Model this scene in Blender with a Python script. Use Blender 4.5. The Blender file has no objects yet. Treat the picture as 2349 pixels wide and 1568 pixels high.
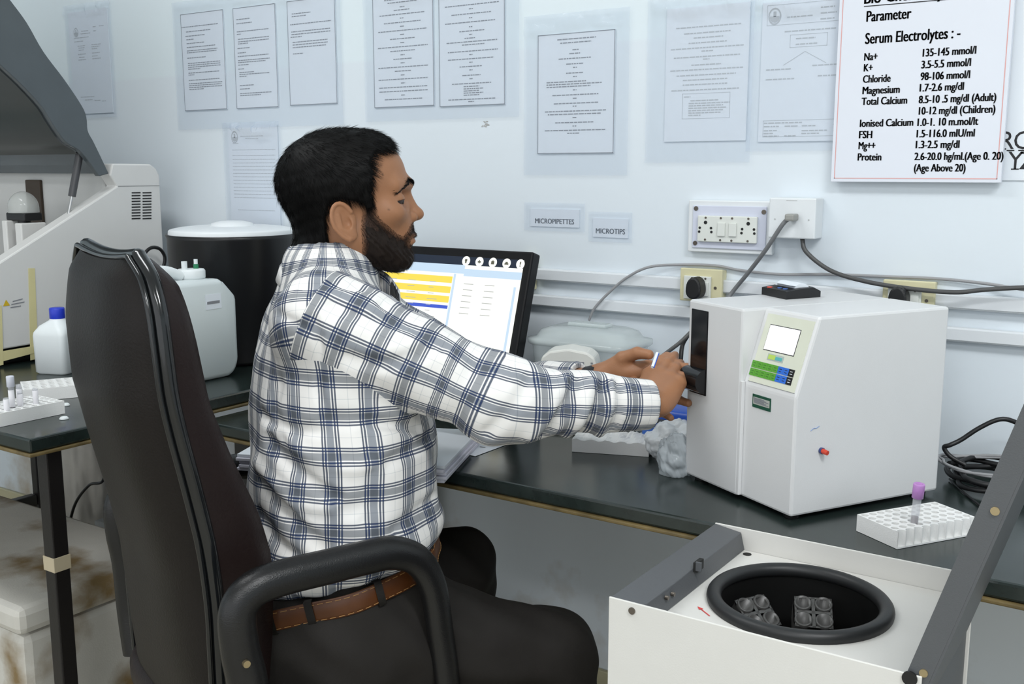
import bpy, bmesh, math, random
import numpy as np
from mathutils import Vector, Matrix

random.seed(7)
rng = np.random.default_rng(11)
SC = bpy.context.scene
COL = SC.collection
R = math.radians

# ------------------------------------------------------------------ camera
W, H = 2349, 1568
FPX = 2380.0
PITCH = math.atan(394 / FPX)
YAW = R(34.0)
ZC = 1.27
cam_data = bpy.data.cameras.new('camera')
cam_data.sensor_fit = 'HORIZONTAL'
cam_data.sensor_width = 36.0
cam_data.lens = 36.0 * FPX / W
cam_data.clip_start = 0.02
cam = bpy.data.objects.new('camera', cam_data)
COL.objects.link(cam)
cam.location = (0, 0, ZC)
cam.rotation_euler = (math.pi / 2 - PITCH, 0, YAW)
SC.camera = cam

# ------------------------------------------------------------------ world, lamps, exposure
world = bpy.data.worlds.new('world')
SC.world = world
world.use_nodes = True
bg = world.node_tree.nodes['Background']
bg.inputs['Color'].default_value = (0.93, 0.97, 1.0, 1)
bg.inputs['Strength'].default_value = 1.0


def area(name, loc, rot, sx, sy, power, color=(1, 1, 1)):
    l = bpy.data.lights.new(name, 'AREA')
    l.shape = 'RECTANGLE'
    l.size, l.size_y, l.energy, l.color = sx, sy, power, color
    o = bpy.data.objects.new(name, l)
    o.location, o.rotation_euler = loc, rot
    COL.objects.link(o)
    return o


area('ceiling_light', (-1.9, 0.55, 2.86), (0, 0, 0), 1.3, 0.35, 15, (0.97, 0.99, 1))
area('ceiling_light', (1.0, 0.25, 2.86), (0, 0, 0), 1.3, 0.35, 36, (0.97, 0.99, 1))
area('ceiling_light', (0.3, -1.6, 2.86), (0, 0, 0), 1.3, 0.35, 24, (0.97, 0.99, 1))
SC.view_settings.view_transform = 'Standard'
SC.view_settings.look = 'None'
SC.view_settings.exposure = 0.52
SC.view_settings.gamma = 1.0
SC.view_settings.use_curve_mapping = False
SC.cycles.use_denoising = True
SC.cycles.max_bounces = 10
SC.cycles.transparent_max_bounces = 16
SC.cycles.sample_clamp_indirect = 6

# ------------------------------------------------------------------ the camera's pinhole, used to read real positions off known planes
_fw = np.array([-math.sin(YAW) * math.cos(PITCH), math.cos(YAW) * math.cos(PITCH), -math.sin(PITCH)])
_rt = np.array([math.cos(YAW), math.sin(YAW), 0.0])
_up = np.cross(_rt, _fw)
_C = np.array([0, 0, ZC])


def _ray(x, y):
    return _fw * FPX + _rt * (x - W / 2) - _up * (y - H / 2)


def onz(x, y, z):
    r = _ray(x, y)
    return _C + r * ((z - ZC) / r[2])


def ony(x, y, Y=1.95):
    r = _ray(x, y)
    return _C + r * (Y / r[1])


def onx(x, y, X):
    r = _ray(x, y)
    return _C + r * (X / r[0])


def ond(x, y, d):
    return _C + _ray(x, y) / FPX * d


def onpl(x, y, o, n):
    r = _ray(x, y)
    return _C + r * (((np.array(o) - _C) @ np.array(n)) / (r @ np.array(n)))


# ------------------------------------------------------------------ materials
MATS = {}


def mat(name, color, rough=0.5, metal=0.0, spec=0.5, var=0.06, vscale=18.0, bump=0.0, bscale=200.0, alpha=1.0, trans=0.0, coat=0.0,
        emit=None, estr=1.0, sheen=0.0, ior=1.45):
    if name in MATS:
        return MATS[name]
    m = bpy.data.materials.new(name)
    m.use_nodes = True
    nt = m.node_tree
    b = nt.nodes['Principled BSDF']
    tc = nt.nodes.new('ShaderNodeTexCoord')
    nz = nt.nodes.new('ShaderNodeTexNoise')
    nz.inputs['Scale'].default_value = vscale
    nz.inputs['Detail'].default_value = 4
    nt.links.new(tc.outputs['Object'], nz.inputs['Vector'])
    mr = nt.nodes.new('ShaderNodeMapRange')
    mr.inputs['To Min'].default_value = 1 - var
    mr.inputs['To Max'].default_value = 1 + var
    nt.links.new(nz.outputs['Fac'], mr.inputs['Value'])
    vm = nt.nodes.new('ShaderNodeVectorMath')
    vm.operation = 'SCALE'
    vm.inputs[0].default_value = color[:3]
    nt.links.new(mr.outputs['Result'], vm.inputs['Scale'])
    nt.links.new(vm.outputs['Vector'], b.inputs['Base Color'])
    b.inputs['Roughness'].default_value = rough
    b.inputs['Metallic'].default_value = metal
    b.inputs['Specular IOR Level'].default_value = spec
    b.inputs['IOR'].default_value = ior
    b.inputs['Alpha'].default_value = alpha
    b.inputs['Transmission Weight'].default_value = trans
    b.inputs['Coat Weight'].default_value = coat
    if sheen:
        b.inputs['Sheen Weight'].default_value = sheen
    if emit:
        b.inputs['Emission Color'].default_value = (*emit, 1)
        b.inputs['Emission Strength'].default_value = estr
    if bump:
        n2 = nt.nodes.new('ShaderNodeTexNoise')
        n2.inputs['Scale'].default_value = bscale
        n2.inputs['Detail'].default_value = 3
        nt.links.new(tc.outputs['Object'], n2.inputs['Vector'])
        bp = nt.nodes.new('ShaderNodeBump')
        bp.inputs['Strength'].default_value = bump
        bp.inputs['Distance'].default_value = 0.002
        nt.links.new(n2.outputs['Fac'], bp.inputs['Height'])
        nt.links.new(bp.outputs['Normal'], b.inputs['Normal'])
    MATS[name] = m
    return m


def nodes_of(m):
    return m.node_tree, m.node_tree.nodes['Principled BSDF']


def srgb(r, g, b):
    f = lambda c: (c / 255 / 12.92) if c / 255 <= 0.04045 else ((c / 255 + 0.055) / 1.055) ** 2.4
    return (f(r), f(g), f(b))


# ------------------------------------------------------------------ mesh builder
class MB:
    def __init__(self):
        self.v, self.f, self.s = [], [], []

    def add(self, vs, fs, smooth=False):
        o = len(self.v)
        self.v.extend([tuple(map(float, p)) for p in vs])
        for f in fs:
            self.f.append(tuple(i + o for i in f))
            self.s.append(smooth)
        return self

    def bm(self, bm, smooth=False, M=None):
        bm.verts.ensure_lookup_table()
        bm.verts.index_update()
        vs = [(M @ v.co if M else v.co) for v in bm.verts]
        self.add(vs, [[v.index for v in f.verts] for f in bm.faces], smooth)
        bm.free()
        return self

    def box(self, c, s, bev=0.0, M=None, seg=2, smooth=False):
        b = bmesh.new()
        bmesh.ops.create_cube(b, size=1)
        for v in b.verts:
            v.co = Vector((v.co.x * s[0] + c[0], v.co.y * s[1] + c[1], v.co.z * s[2] + c[2]))
        if bev:
            bmesh.ops.bevel(b, geom=list(b.edges), offset=bev, segments=seg, profile=0.5, affect='EDGES')
        return self.bm(b, smooth, M)

    def box2(self, a, b, bev=0.0, M=None):
        a, b = np.array(a, float), np.array(b, float)
        return self.box((a + b) / 2, np.abs(b - a), bev, M)

    def prism(self, poly, axis, lo, hi, bev=0.0, M=None, smooth=False):
        """poly: 2D points; axis the extrusion axis (0,1,2); the 2D coords fill the other two axes in order."""
        b = bmesh.new()
        def p3(p, h):
            q = [p[0], p[1]]
            q.insert(axis, h)
            return Vector(q)
        v0 = [b.verts.new(p3(p, lo)) for p in poly]
        v1 = [b.verts.new(p3(p, hi)) for p in poly]
        n = len(poly)
        b.faces.new(v0)
        b.faces.new(v1[::-1])
        for i in range(n):
            b.faces.new((v0[i], v1[i], v1[(i + 1) % n], v0[(i + 1) % n])[::-1])
        bmesh.ops.recalc_face_normals(b, faces=b.faces)
        if bev:
            bmesh.ops.bevel(b, geom=list(b.edges), offset=bev, segments=2, profile=0.5, affect='EDGES')
        return self.bm(b, smooth, M)

    def cyl(self, p0, p1, r0, r1=None, seg=24, smooth=True, cap=True):
        r1 = r0 if r1 is None else r1
        p0, p1 = np.array(p0, float), np.array(p1, float)
        d = (p1 - p0) / np.linalg.norm(p1 - p0)
        a = np.cross(d, (0, 0, 1) if abs(d[2]) < 0.9 else (1, 0, 0))
        a /= np.linalg.norm(a)
        b = np.cross(d, a)
        t = np.linspace(0, 2 * np.pi, seg, endpoint=False)
        ring = np.cos(t)[:, None] * a + np.sin(t)[:, None] * b
        vs = np.vstack([p0 + ring * r0, p1 + ring * r1])
        self.add(vs, [(i, (i + 1) % seg, seg + (i + 1) % seg, seg + i) for i in range(seg)], smooth)
        if cap:
            self.add(vs[:seg], [tuple(range(seg))[::-1]])
            self.add(vs[seg:], [tuple(range(seg))])
        return self

    def lathe(self, prof, c=(0, 0, 0), seg=40, smooth=True, M=None, arc=None):
        """prof: (radius, z) from bottom to top."""
        t = np.linspace(0, 2 * np.pi, seg, endpoint=False)
        vs = []
        for r, z in prof:
            for a in t:
                p = Vector((c[0] + r * math.cos(a), c[1] + r * math.sin(a), c[2] + z))
                vs.append(M @ p if M else p)
        fs = []
        for k in range(len(prof) - 1):
            for i in range(seg):
                j = (i + 1) % seg
                fs.append((k * seg + i, k * seg + j, (k + 1) * seg + j, (k + 1) * seg + i))
        self.add(vs, fs, smooth)
        return self

    def tube(self, pts, r, seg=10, closed=False, res=6, smooth=True, flat=1.0):
        P = catmull(np.array(pts, float), res, closed) if res > 1 else np.array(pts, float)
        n = len(P)
        rr = np.full(n, r) if np.isscalar(r) else np.interp(np.linspace(0, 1, n), np.linspace(0, 1, len(r)), r)
        T = np.gradient(P, axis=0)
        if closed:
            T = np.roll(P, -1, 0) - np.roll(P, 1, 0)
        T /= np.linalg.norm(T, axis=1)[:, None] + 1e-12
        a = np.cross(T[0], (0, 0, 1))
        if np.linalg.norm(a) < 1e-3:
            a = np.cross(T[0], (1, 0, 0))
        a /= np.linalg.norm(a)
        vs = []
        t = np.linspace(0, 2 * np.pi, seg, endpoint=False)
        for i in range(n):
            a = a - T[i] * (a @ T[i])
            a /= np.linalg.norm(a)
            b = np.cross(T[i], a)
            vs.append(P[i] + rr[i] * (np.cos(t)[:, None] * a * flat + np.sin(t)[:, None] * b))
        vs = np.vstack(vs)
        fs = []
        for k in range(n if closed else n - 1):
            k2 = (k + 1) % n
            for i in range(seg):
                j = (i + 1) % seg
                fs.append((k * seg + i, k * seg + j, k2 * seg + j, k2 * seg + i))
        self.add(vs, fs, smooth)
        if not closed:
            self.add(vs[:seg], [tuple(range(seg))[::-1]])
            self.add(vs[-seg:], [tuple(range(seg))])
        return self

    def grid(self, G, smooth=True, closed_u=False):
        """G: array (n, m, 3)."""
        n, m = G.shape[:2]
        fs = []
        for i in range(n - 1):
            for j in range(m if closed_u else m - 1):
                j2 = (j + 1) % m
                fs.append((i * m + j, i * m + j2, (i + 1) * m + j2, (i + 1) * m + j))
        self.add(G.reshape(-1, 3), fs, smooth)
        return self

    def quad(self, a, b, c, d):
        return self.add([a, b, c, d], [(0, 1, 2, 3)])

    def build(self, name, m, parent=None, recalc=True):
        me = bpy.data.meshes.new(name)
        me.from_pydata(self.v, [], self.f)
        me.polygons.foreach_set('use_smooth', self.s)
        if recalc:
            b = bmesh.new()
            b.from_mesh(me)
            bmesh.ops.recalc_face_normals(b, faces=b.faces)
            b.to_mesh(me)
            b.free()
        me.update()
        return link(name, me, m, parent)


def link(name, me, m, parent=None):
    o = bpy.data.objects.new(name, me)
    if m:
        me.materials.append(m)
    COL.objects.link(o)
    if parent:
        o.parent = parent
    return o


def catmull(P, res, closed=False):
    n = len(P)
    out = []
    rngi = range(n if closed else n - 1)
    for i in rngi:
        if closed:
            p0, p1, p2, p3 = P[(i - 1) % n], P[i], P[(i + 1) % n], P[(i + 2) % n]
        else:
            p1, p2 = P[i], P[i + 1]
            p0 = P[i - 1] if i > 0 else 2 * p1 - p2
            p3 = P[i + 2] if i + 2 < n else 2 * p2 - p1
        for k in range(res):
            t = k / res
            out.append(0.5 * (2 * p1 + (p2 - p0) * t + (2 * p0 - 5 * p1 + 4 * p2 - p3) * t * t + (3 * p1 - p0 - 3 * p2 + p3) * t ** 3))
    if not closed:
        out.append(P[-1])
    return np.array(out)


def tag(o, label=None, cat=None, group=None, kind=None):
    if label:
        o['label'] = label
    if cat:
        o['category'] = cat
    if group:
        o['group'] = group
    if kind:
        o['kind'] = kind
    return o


def thing(name, label, cat, loc=(0, 0, 0), rotz=0.0, group=None):
    o = bpy.data.objects.new(name, None)
    o.empty_display_size = 0.05
    COL.objects.link(o)
    o.location = tuple(map(float, loc))
    o.rotation_euler = (0, 0, rotz)
    return tag(o, label, cat, group)


def dup(root, loc, rotz, label=None, group=None):
    r = root.copy()
    COL.objects.link(r)
    r.location = loc
    r.rotation_euler = (0, 0, rotz)
    tag(r, label, None, group)
    for ch in list(root.children):
        c = ch.copy()
        COL.objects.link(c)
        c.parent = r
        for g in ch.children:
            d = g.copy()
            COL.objects.link(d)
            d.parent = c
    return r


def text_mesh(s, size, bold=0.0, align='LEFT', xs=1.0, heavy=True):
    """Letters as a flat mesh in the local x-y plane, baseline at y = 0."""
    cu = bpy.data.curves.new('t', 'FONT')
    cu.body = s
    cu.size = size
    cu.align_x = align
    cu.fill_mode = 'FRONT'
    cu.resolution_u = 3
    o = bpy.data.objects.new('t', cu)
    COL.objects.link(o)
    dg = bpy.context.evaluated_depsgraph_get()
    me = o.evaluated_get(dg).to_mesh()
    vs = [(v.co.x * xs, v.co.y, v.co.z) for v in me.vertices]
    fs = [tuple(p.vertices) for p in me.polygons]
    o.evaluated_get(dg).to_mesh_clear()
    bpy.data.objects.remove(o)
    bpy.data.curves.remove(cu)
    if heavy and bold > 0:          # a heavier stroke: the outline laid again a hair to either side
        n = len(vs)
        k = bold * 0.75
        vs = vs + [(x + k, y, z) for x, y, z in vs] + [(x - k, y, z) for x, y, z in vs]
        fs = fs + [tuple(i + n for i in f) for f in fs] + [tuple(i + 2 * n for i in f) for f in fs]
    return vs, fs


def at_origin(v, loc):
    return [tuple(np.array(p) - np.array(loc)) for p in v]
# ------------------------------------------------------------------ the room
YW = 1.95
def wall_material():
    m = mat('painted_wall', (0.715, 0.775, 0.825), 0.55, var=0.02, vscale=3, bump=0.12, bscale=60)
    nt, b = nodes_of(m)
    src = b.inputs['Base Color'].links[0].from_socket
    tc = nt.nodes.new('ShaderNodeTexCoord')
    sep = nt.nodes.new('ShaderNodeSeparateXYZ')
    nt.links.new(tc.outputs['Object'], sep.inputs[0])
    # a slightly greener coat of paint above 1.53 m, towards the far end
    gt = nt.nodes.new('ShaderNodeMapRange')
    gt.inputs['From Min'].default_value = 1.525
    gt.inputs['From Max'].default_value = 1.535
    nt.links.new(sep.outputs['Z'], gt.inputs['Value'])
    mx = nt.nodes.new('ShaderNodeMix')
    mx.data_type = 'RGBA'
    mx.blend_type = 'MULTIPLY'
    mx.inputs[7].default_value = (1.02, 1.045, 1.03, 1)
    nt.links.new(gt.outputs[0], mx.inputs[0])
    nt.links.new(src, mx.inputs[6])
    # scuffs and damp stains low on the wall
    nz = nt.nodes.new('ShaderNodeTexNoise')
    nz.inputs['Scale'].default_value = 5.5
    nz.inputs['Detail'].default_value = 6
    nt.links.new(tc.outputs['Object'], nz.inputs['Vector'])
    r1 = nt.nodes.new('ShaderNodeMapRange')
    r1.inputs['From Min'].default_value = 0.52
    r1.inputs['From Max'].default_value = 0.75
    nt.links.new(nz.outputs['Fac'], r1.inputs['Value'])
    r2 = nt.nodes.new('ShaderNodeMapRange')
    r2.inputs['From Min'].default_value = 0.7
    r2.inputs['From Max'].default_value = 0.35
    nt.links.new(sep.outputs['Z'], r2.inputs['Value'])
    mu = nt.nodes.new('ShaderNodeMath')
    mu.operation = 'MULTIPLY'
    nt.links.new(r1.outputs[0], mu.inputs[0])
    nt.links.new(r2.outputs[0], mu.inputs[1])
    mx2 = nt.nodes.new('ShaderNodeMix')
    mx2.data_type = 'RGBA'
    mx2.inputs[7].default_value = (0.40, 0.33, 0.24, 1)
    nt.links.new(mu.outputs[0], mx2.inputs[0])
    nt.links.new(mx.outputs[2], mx2.inputs[6])
    nt.links.new(mx2.outputs[2], b.inputs['Base Color'])
    return m


M_wall = wall_material()
M_floor = mat('terrazzo_floor', (0.42, 0.39, 0.31), 0.35, var=0.25, vscale=30)
M_ceil = mat('ceiling_paint', (0.85, 0.87, 0.88), 0.8)
tag(MB().box2((-5.0, YW, 0), (3.2, YW + 0.15, 3.0)).build('wall_back', M_wall), kind='structure')
tag(MB().box2((-5.15, -3.5, 0), (-5.0, YW + 0.15, 3.0)).build('wall_left', M_wall), kind='structure')
tag(MB().box2((3.2, -3.5, 0), (3.35, YW + 0.15, 3.0)).build('wall_right', M_wall), kind='structure')
tag(MB().box2((-5.15, -3.5, -0.1), (3.35, YW + 0.15, 0)).build('floor', M_floor), kind='structure')
tag(MB().box2((-5.15, -3.5, 3.0), (3.35, YW + 0.15, 3.1)).build('ceiling', M_ceil), kind='structure')
M_skirt = mat('yellowed_skirting', (0.50, 0.46, 0.30), 0.45, var=0.12)
tag(MB().box2((-5.0, YW - 0.012, 0), (3.2, YW, 0.15), 0.003).build('baseboard_back', M_skirt), kind='structure')

# ------------------------------------------------------------------ benches
def granite(name):
    m = mat(name, (0.014, 0.022, 0.020), 0.16, spec=0.7, var=0.5, vscale=40)
    nt, b = nodes_of(m)
    tc = nt.nodes.new('ShaderNodeTexCoord')
    nz = nt.nodes.new('ShaderNodeTexNoise')
    nz.inputs['Scale'].default_value = 7
    nz.inputs['Detail'].default_value = 5
    nt.links.new(tc.outputs['Object'], nz.inputs['Vector'])
    mr = nt.nodes.new('ShaderNodeMapRange')
    mr.inputs['To Min'].default_value = 0.10
    mr.inputs['To Max'].default_value = 0.34
    nt.links.new(nz.outputs['Fac'], mr.inputs['Value'])
    nt.links.new(mr.outputs[0], b.inputs['Roughness'])
    return m


M_gran = granite('dark_green_granite')
M_edge = mat('worn_gilt_edge', (0.15, 0.11, 0.045), 0.45, var=0.95, vscale=26)
M_green_edge = mat('green_slab_edge', (0.012, 0.055, 0.026), 0.25, var=0.4)
M_blackmetal = mat('black_painted_steel', (0.012, 0.010, 0.010), 0.4, bump=0.1)
ZD = 0.76
bench = thing('work_bench', 'long dark green granite bench along the wall under the switchboards', 'bench', (-0.5, 1.66, 0))
def put(mb, name, m, parent, label=None):
    """Links mesh built in world coordinates under an unrotated or rotated parent, keeping it where it stands."""
    Mi = (Matrix.Translation(parent.location) @ parent.rotation_euler.to_matrix().to_4x4()).inverted()
    if parent.parent:
        pp = parent.parent
        Mi = (Matrix.Translation(pp.location) @ pp.rotation_euler.to_matrix().to_4x4()).inverted()
    mb.v = [tuple(Mi @ Vector(p)) for p in mb.v]
    o = mb.build(name, m, parent)
    if label:
        o['label'] = label
    return o


put(MB().box2((-1.700, 1.370, ZD - 0.024), (1.9, YW - 0.001, ZD), 0.004), 'granite_top', M_gran, bench)
put(MB().box2((-1.700, 1.366, ZD - 0.031), (1.9, YW - 0.001, ZD - 0.0245), 0.002), 'edge_strip', M_edge, bench, 'worn gilt strip under the granite edge')
for lx, ly in ((-1.60, 1.41), (-1.56, 1.905), (0.28, 1.42), (0.28, 1.905), (1.85, 1.42), (1.85, 1.905)):
    put(MB().box2((lx - 0.022, ly - 0.022, 0), (lx + 0.022, ly + 0.022, ZD - 0.0312), 0.003), 'leg', M_blackmetal, bench)
put(MB().box2((-1.64, 1.90, 0.60), (1.83, 1.93, 0.64), 0.003), 'rail', M_blackmetal, bench)

ZB = 0.80
sb = thing('side_table', 'dark granite side table with black steel legs carrying the large white machine', 'table', (-2.4, 1.5, 0))
put(MB().box2((-3.25, 1.000, ZB - 0.026), (-1.705, YW - 0.001, ZB), 0.004), 'granite_top', M_gran, sb)
put(MB().box2((-3.25, 0.997, ZB - 0.033), (-1.7015, YW - 0.001, ZB - 0.0265), 0.002), 'edge_strip', M_edge, sb, 'worn gilt strip under the granite edge')
for lx, ly in ((-1.745, 1.06), (-3.20, 1.90), (-3.20, 1.06), (-1.745, 1.90)):
    put(MB().box2((lx - 0.016, ly - 0.016, 0), (lx + 0.016, ly + 0.016, ZB - 0.0332), 0.003), 'leg', M_blackmetal, sb)
put(MB().box2((-3.215, 1.08, 0.16), (-3.185, 1.88, 0.20), 0.003), 'rail', M_blackmetal, sb)
M_tape_b = mat('beige_tape', (0.55, 0.47, 0.33), 0.6)
_zt = ony(145, 1305, 1.044)[2]
put(MB().box2((-1.7625, 1.0425, _zt - 0.014), (-1.7275, 1.0775, _zt + 0.014), 0.001), 'tape_patch', M_tape_b, sb, 'beige tape wrapped around the leg')
# ------------------------------------------------------------------ papers, films and signs on the wall
M_paper = mat('white_paper', (0.74, 0.785, 0.84), 0.6, var=0.015)
M_ink = mat('grey_print', (0.22, 0.23, 0.25), 0.7)
M_ink_soft = mat('faded_print', (0.46, 0.48, 0.50), 0.7)
M_ink_dark = mat('black_print', (0.015, 0.015, 0.018), 0.6)


def film_material():
    m = mat('clear_plastic_film', (0.50, 0.60, 0.74), 0.07, spec=0.5, alpha=0.20, var=0.05, vscale=8, bump=0.25, bscale=22)
    return m


M_film = film_material()
YP = YW - 0.0035        # printed faces
YF = YW - 0.0065        # clear films over them


def wrect(tl, br):
    a, b = ony(*tl), ony(*br)
    return a[0], b[0], b[2], a[2]


def film(tl, br, label, seed, curl=0.012):
    """A sheet of clear plastic taped over the papers, rippled and lifting a little along its upper edge."""
    x0, x1, z0, z1 = wrect(tl, br)
    n, m = 90, 60
    rg = np.random.default_rng(seed)
    U, V = np.meshgrid(np.linspace(0, 1, m), np.linspace(0, 1, n))
    y = np.full(U.shape, 0.0)
    for k in range(9):
        fx, fz, ph = rg.uniform(3, 16), rg.uniform(1, 5), rg.uniform(0, 6.3)
        y += 0.0011 * np.sin(fx * U * 3 + fz * V * 3 + ph) * np.exp(-((V - 1) / 0.10) ** 2) * curl / 0.012
        y += 0.00022 * np.sin(fx * U * 2.2 + fz * V * 4 + ph * 2)
    hh = max(z1 - z0, 0.05)
    for k in range(9):          # puckers below the tape line
        c_, w_ = 1 - rg.uniform(.012, .035) / hh, rg.uniform(.006, .011) / hh
        uc, uw = rg.uniform(.1, .9), rg.uniform(.06, .2)
        y += (curl / 0.012) * 0.0048 * np.exp(-((V - c_) / w_) ** 2) * np.exp(-((U - uc) / uw) ** 2) * (1 + .5 * np.sin(U * 70 + k))
    G = np.stack([x0 + (x1 - x0) * U, YF - np.abs(y), z0 + (z1 - z0) * V], -1)
    o = thing('plastic_film', label, 'plastic film', (G[:, :, 0].mean(), YF, z0))
    put(MB().grid(G), 'film_sheet', M_film, o)
    return o


def notice(tl, br, label, lines, border=True, soft=False, logo=None, boxes=(), diag=(), name='printed_notice', tilt=0.0, slack=0.0):
    """lines: (u0, u1, v, thickness) in the sheet, v measured from the top edge; u from the left edge."""
    x0, x1, z0, z1 = wrect(tl, br)
    w, h = x1 - x0, z1 - z0
    o = thing(name, label, 'notice', ((x0 + x1) / 2, YW, z0))
    o.rotation_euler = (0, tilt, 0)
    def L(u, v, dy=0.0):
        return ((u - 0.5) * w, YP - YW - dy, (1 - v) * h)
    MB().box(((0, (YP - YW + 0.0014), h / 2)), (w, 0.0028, h)).build('sheet', M_paper, o)
    e = 0.0004
    if border:
        b = MB()
        t = 0.0016 / w
        t2 = 0.0016 / h
        bx = border if isinstance(border, tuple) else (0.0, 0.0, 1.0, 1.0)
        u0, v0, u1, v1 = bx
        for q in ((u0, v0, u1, v0 + t2), (u0, v1 - t2, u1, v1), (u0, v0, u0 + t, v1), (u1 - t, v0, u1, v1)):
            b.quad(L(q[0], q[3], e), L(q[2], q[3], e), L(q[2], q[1], e), L(q[0], q[1], e))
        b.build('printed_border', M_ink, o, recalc=False)
    b = MB()
    rg = np.random.default_rng(int(abs(x0 * 1000)))
    for (u0, u1, v, t) in lines:
        th = t / h
        u = u0
        while u < u1 - 1e-4:          # words with small gaps
            ww = min(rg.uniform(0.02, 0.07), u1 - u)
            b.quad(L(u, v + th, e), L(u + ww, v + th, e), L(u + ww, v, e), L(u, v, e))
            u += ww + 0.008
    for (u0, v0, u1, v1) in boxes:
        t, t2 = 0.0007 / w, 0.0007 / h
        for q in ((u0, v0, u1, v0 + t2), (u0, v1 - t2, u1, v1), (u0, v0, u0 + t, v1), (u1 - t, v0, u1, v1)):
            b.quad(L(q[0], q[3], e), L(q[2], q[3], e), L(q[2], q[1], e), L(q[0], q[1], e))
    for (u0, v0, u1, v1) in diag:
        b.quad(L(u0, v0 + 0.004, e), L(u1, v1 + 0.004, e), L(u1, v1, e), L(u0, v0, e))
    if b.v:
        b.build('printed_text', M_ink_soft if soft else M_ink, o, recalc=False)
    if logo:
        u, v, r = logo
        g = MB()
        p = np.array(L(u, v, e))
        for k in range(2):
            rr = r * (1 - 0.45 * k)
            zz = -r * 0.5 * k
            t = np.linspace(0, 2 * np.pi, 16, endpoint=False)
            if k == 0:
                vs = [p + np.array((math.cos(a) * rr * s, -0.0001, math.sin(a) * rr * 1.25 * s)) for s in (1, 0.82) for a in t]
                g.add(vs, [(i, (i + 1) % 16, 16 + (i + 1) % 16, 16 + i) for i in range(16)])
            else:
                t = np.linspace(math.pi, 2 * math.pi, 10)
                vs = [p + np.array((math.cos(a) * r * 0.75, -0.0002, math.sin(a) * r * 0.9)) for a in t]
                g.add(vs, [tuple(range(10))])
                g.quad(p + np.array((-r * .2, -.0002, -r * .1)), p + np.array((r * .2, -.0002, -r * .1)), p + np.array((r * .2, -.0002, r * .7)), p + np.array((-r * .2, -.0002, r * .7)))
        g.build('round_emblem', M_ink_soft, o, recalc=False)
    return o


def para(spec, th=0.0022):
    return [(a, b, v, th) for a, b, v in spec]


# far sheet by the machine's lid
notice((158, 30), (262, 258), 'small faded form in clear film beside the raised machine lid', para([
    (0.32, 0.5, 0.19), (0.3, 0.55, 0.215), (0.62, 0.7, 0.16), (0.78, 0.9, 0.16), (0.62, 0.7, 0.2), (0.12, 0.5, 0.25), (0.12, 0.36, 0.285),
    (0.2, 0.4, 0.33), (0.22, 0.38, 0.35), (0.22, 0.36, 0.37), (0.2, 0.4, 0.41), (0.22, 0.36, 0.44), (0.2, 0.4, 0.465), (0.56, 0.8, 0.33), (0.56, 0.76, 0.35),
    (0.56, 0.7, 0.37), (0.56, 0.76, 0.41), (0.56, 0.7, 0.44), (0.56, 0.78, 0.465), (0.2, 0.55, 0.83), (0.3, 0.5, 0.86), (0.55, 0.7, 0.87), (0.74, 0.84, 0.88)]), border=False, soft=True, logo=(0.18, 0.2, 0.011))
film((150, 16), (272, 268), 'clear film taped over the small form beside the machine lid', 1)
# three framed pages in one film
notice((416, 34), (523, 250), 'first framed page of the row of three, dense printed lines', para([
    (0.02, 0.88, 0.13, ), (0.12, 0.7, 0.18), (0.1, 0.56, 0.225), (0.12, 0.3, 0.26), (0.12, 0.54, 0.3), (0.12, 0.8, 0.34), (0.12, 0.84, 0.375), (0.12, 0.82, 0.395),
    (0.12, 0.56, 0.45), (0.13, 0.9, 0.505), (0.13, 0.9, 0.525), (0.13, 0.9, 0.545), (0.13, 0.42, 0.565), (0.13, 0.86, 0.605), (0.13, 0.27, 0.625),
    (0.13, 0.86, 0.68), (0.13, 0.92, 0.715), (0.13, 0.9, 0.735), (0.13, 0.92, 0.755), (0.13, 0.48, 0.775)]))
notice((536, 20), (641, 245), 'middle framed page of the row of three, short printed paragraphs', para([
    (0.08, 0.4, 0.11), (0.08, 0.46, 0.15), (0.08, 0.84, 0.23), (0.08, 0.18, 0.255), (0.1, 0.84, 0.305), (0.1, 0.84, 0.33), (0.1, 0.34, 0.35), (0.08, 0.38, 0.395), (0.08, 0.28, 0.44),
    (0.08, 0.82, 0.475), (0.08, 0.84, 0.515), (0.08, 0.74, 0.535), (0.08, 0.34, 0.56), (0.08, 0.22, 0.6), (0.1, 0.46, 0.635), (0.1, 0.82, 0.655), (0.1, 0.28, 0.675),
    (0.1, 0.44, 0.765), (0.1, 0.34, 0.8), (0.1, 0.86, 0.845), (0.1, 0.6, 0.865)]))
notice((660, 4), (776, 237), 'third framed page of the row of three, nearest the double page', para([
    (0.1, 0.5, 0.12), (0.1, 0.4, 0.145), (0.06, 0.92, 0.22), (0.08, 0.9, 0.29), (0.08, 0.9, 0.315), (0.06, 0.3, 0.34), (0.1, 0.84, 0.39), (0.1, 0.84, 0.415), (0.1, 0.8, 0.44), (0.1, 0.32, 0.5)]))
film((398, 8), (792, 286), 'wide clear film taped over the row of three framed pages', 2)
# sheet lower down behind his head
notice((524, 290), (646, 520), 'handwritten-looking form on the wall above the black drum', para([
    (0.26, 0.72, 0.1), (0.36, 0.62, 0.125), (0.1, 0.22, 0.17), (0.08, 0.95, 0.235), (0.08, 0.95, 0.29)] + [(0.08, 0.95, 0.33 + 0.035 * k) for k in range(12)] + [(0.15, 0.9, 0.84)], 0.0014), border=False, soft=True, logo=(0.14, 0.11, 0.013))
film((514, 282), (655, 530), 'clear film over the form above the black drum', 3, 0.02)


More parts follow.
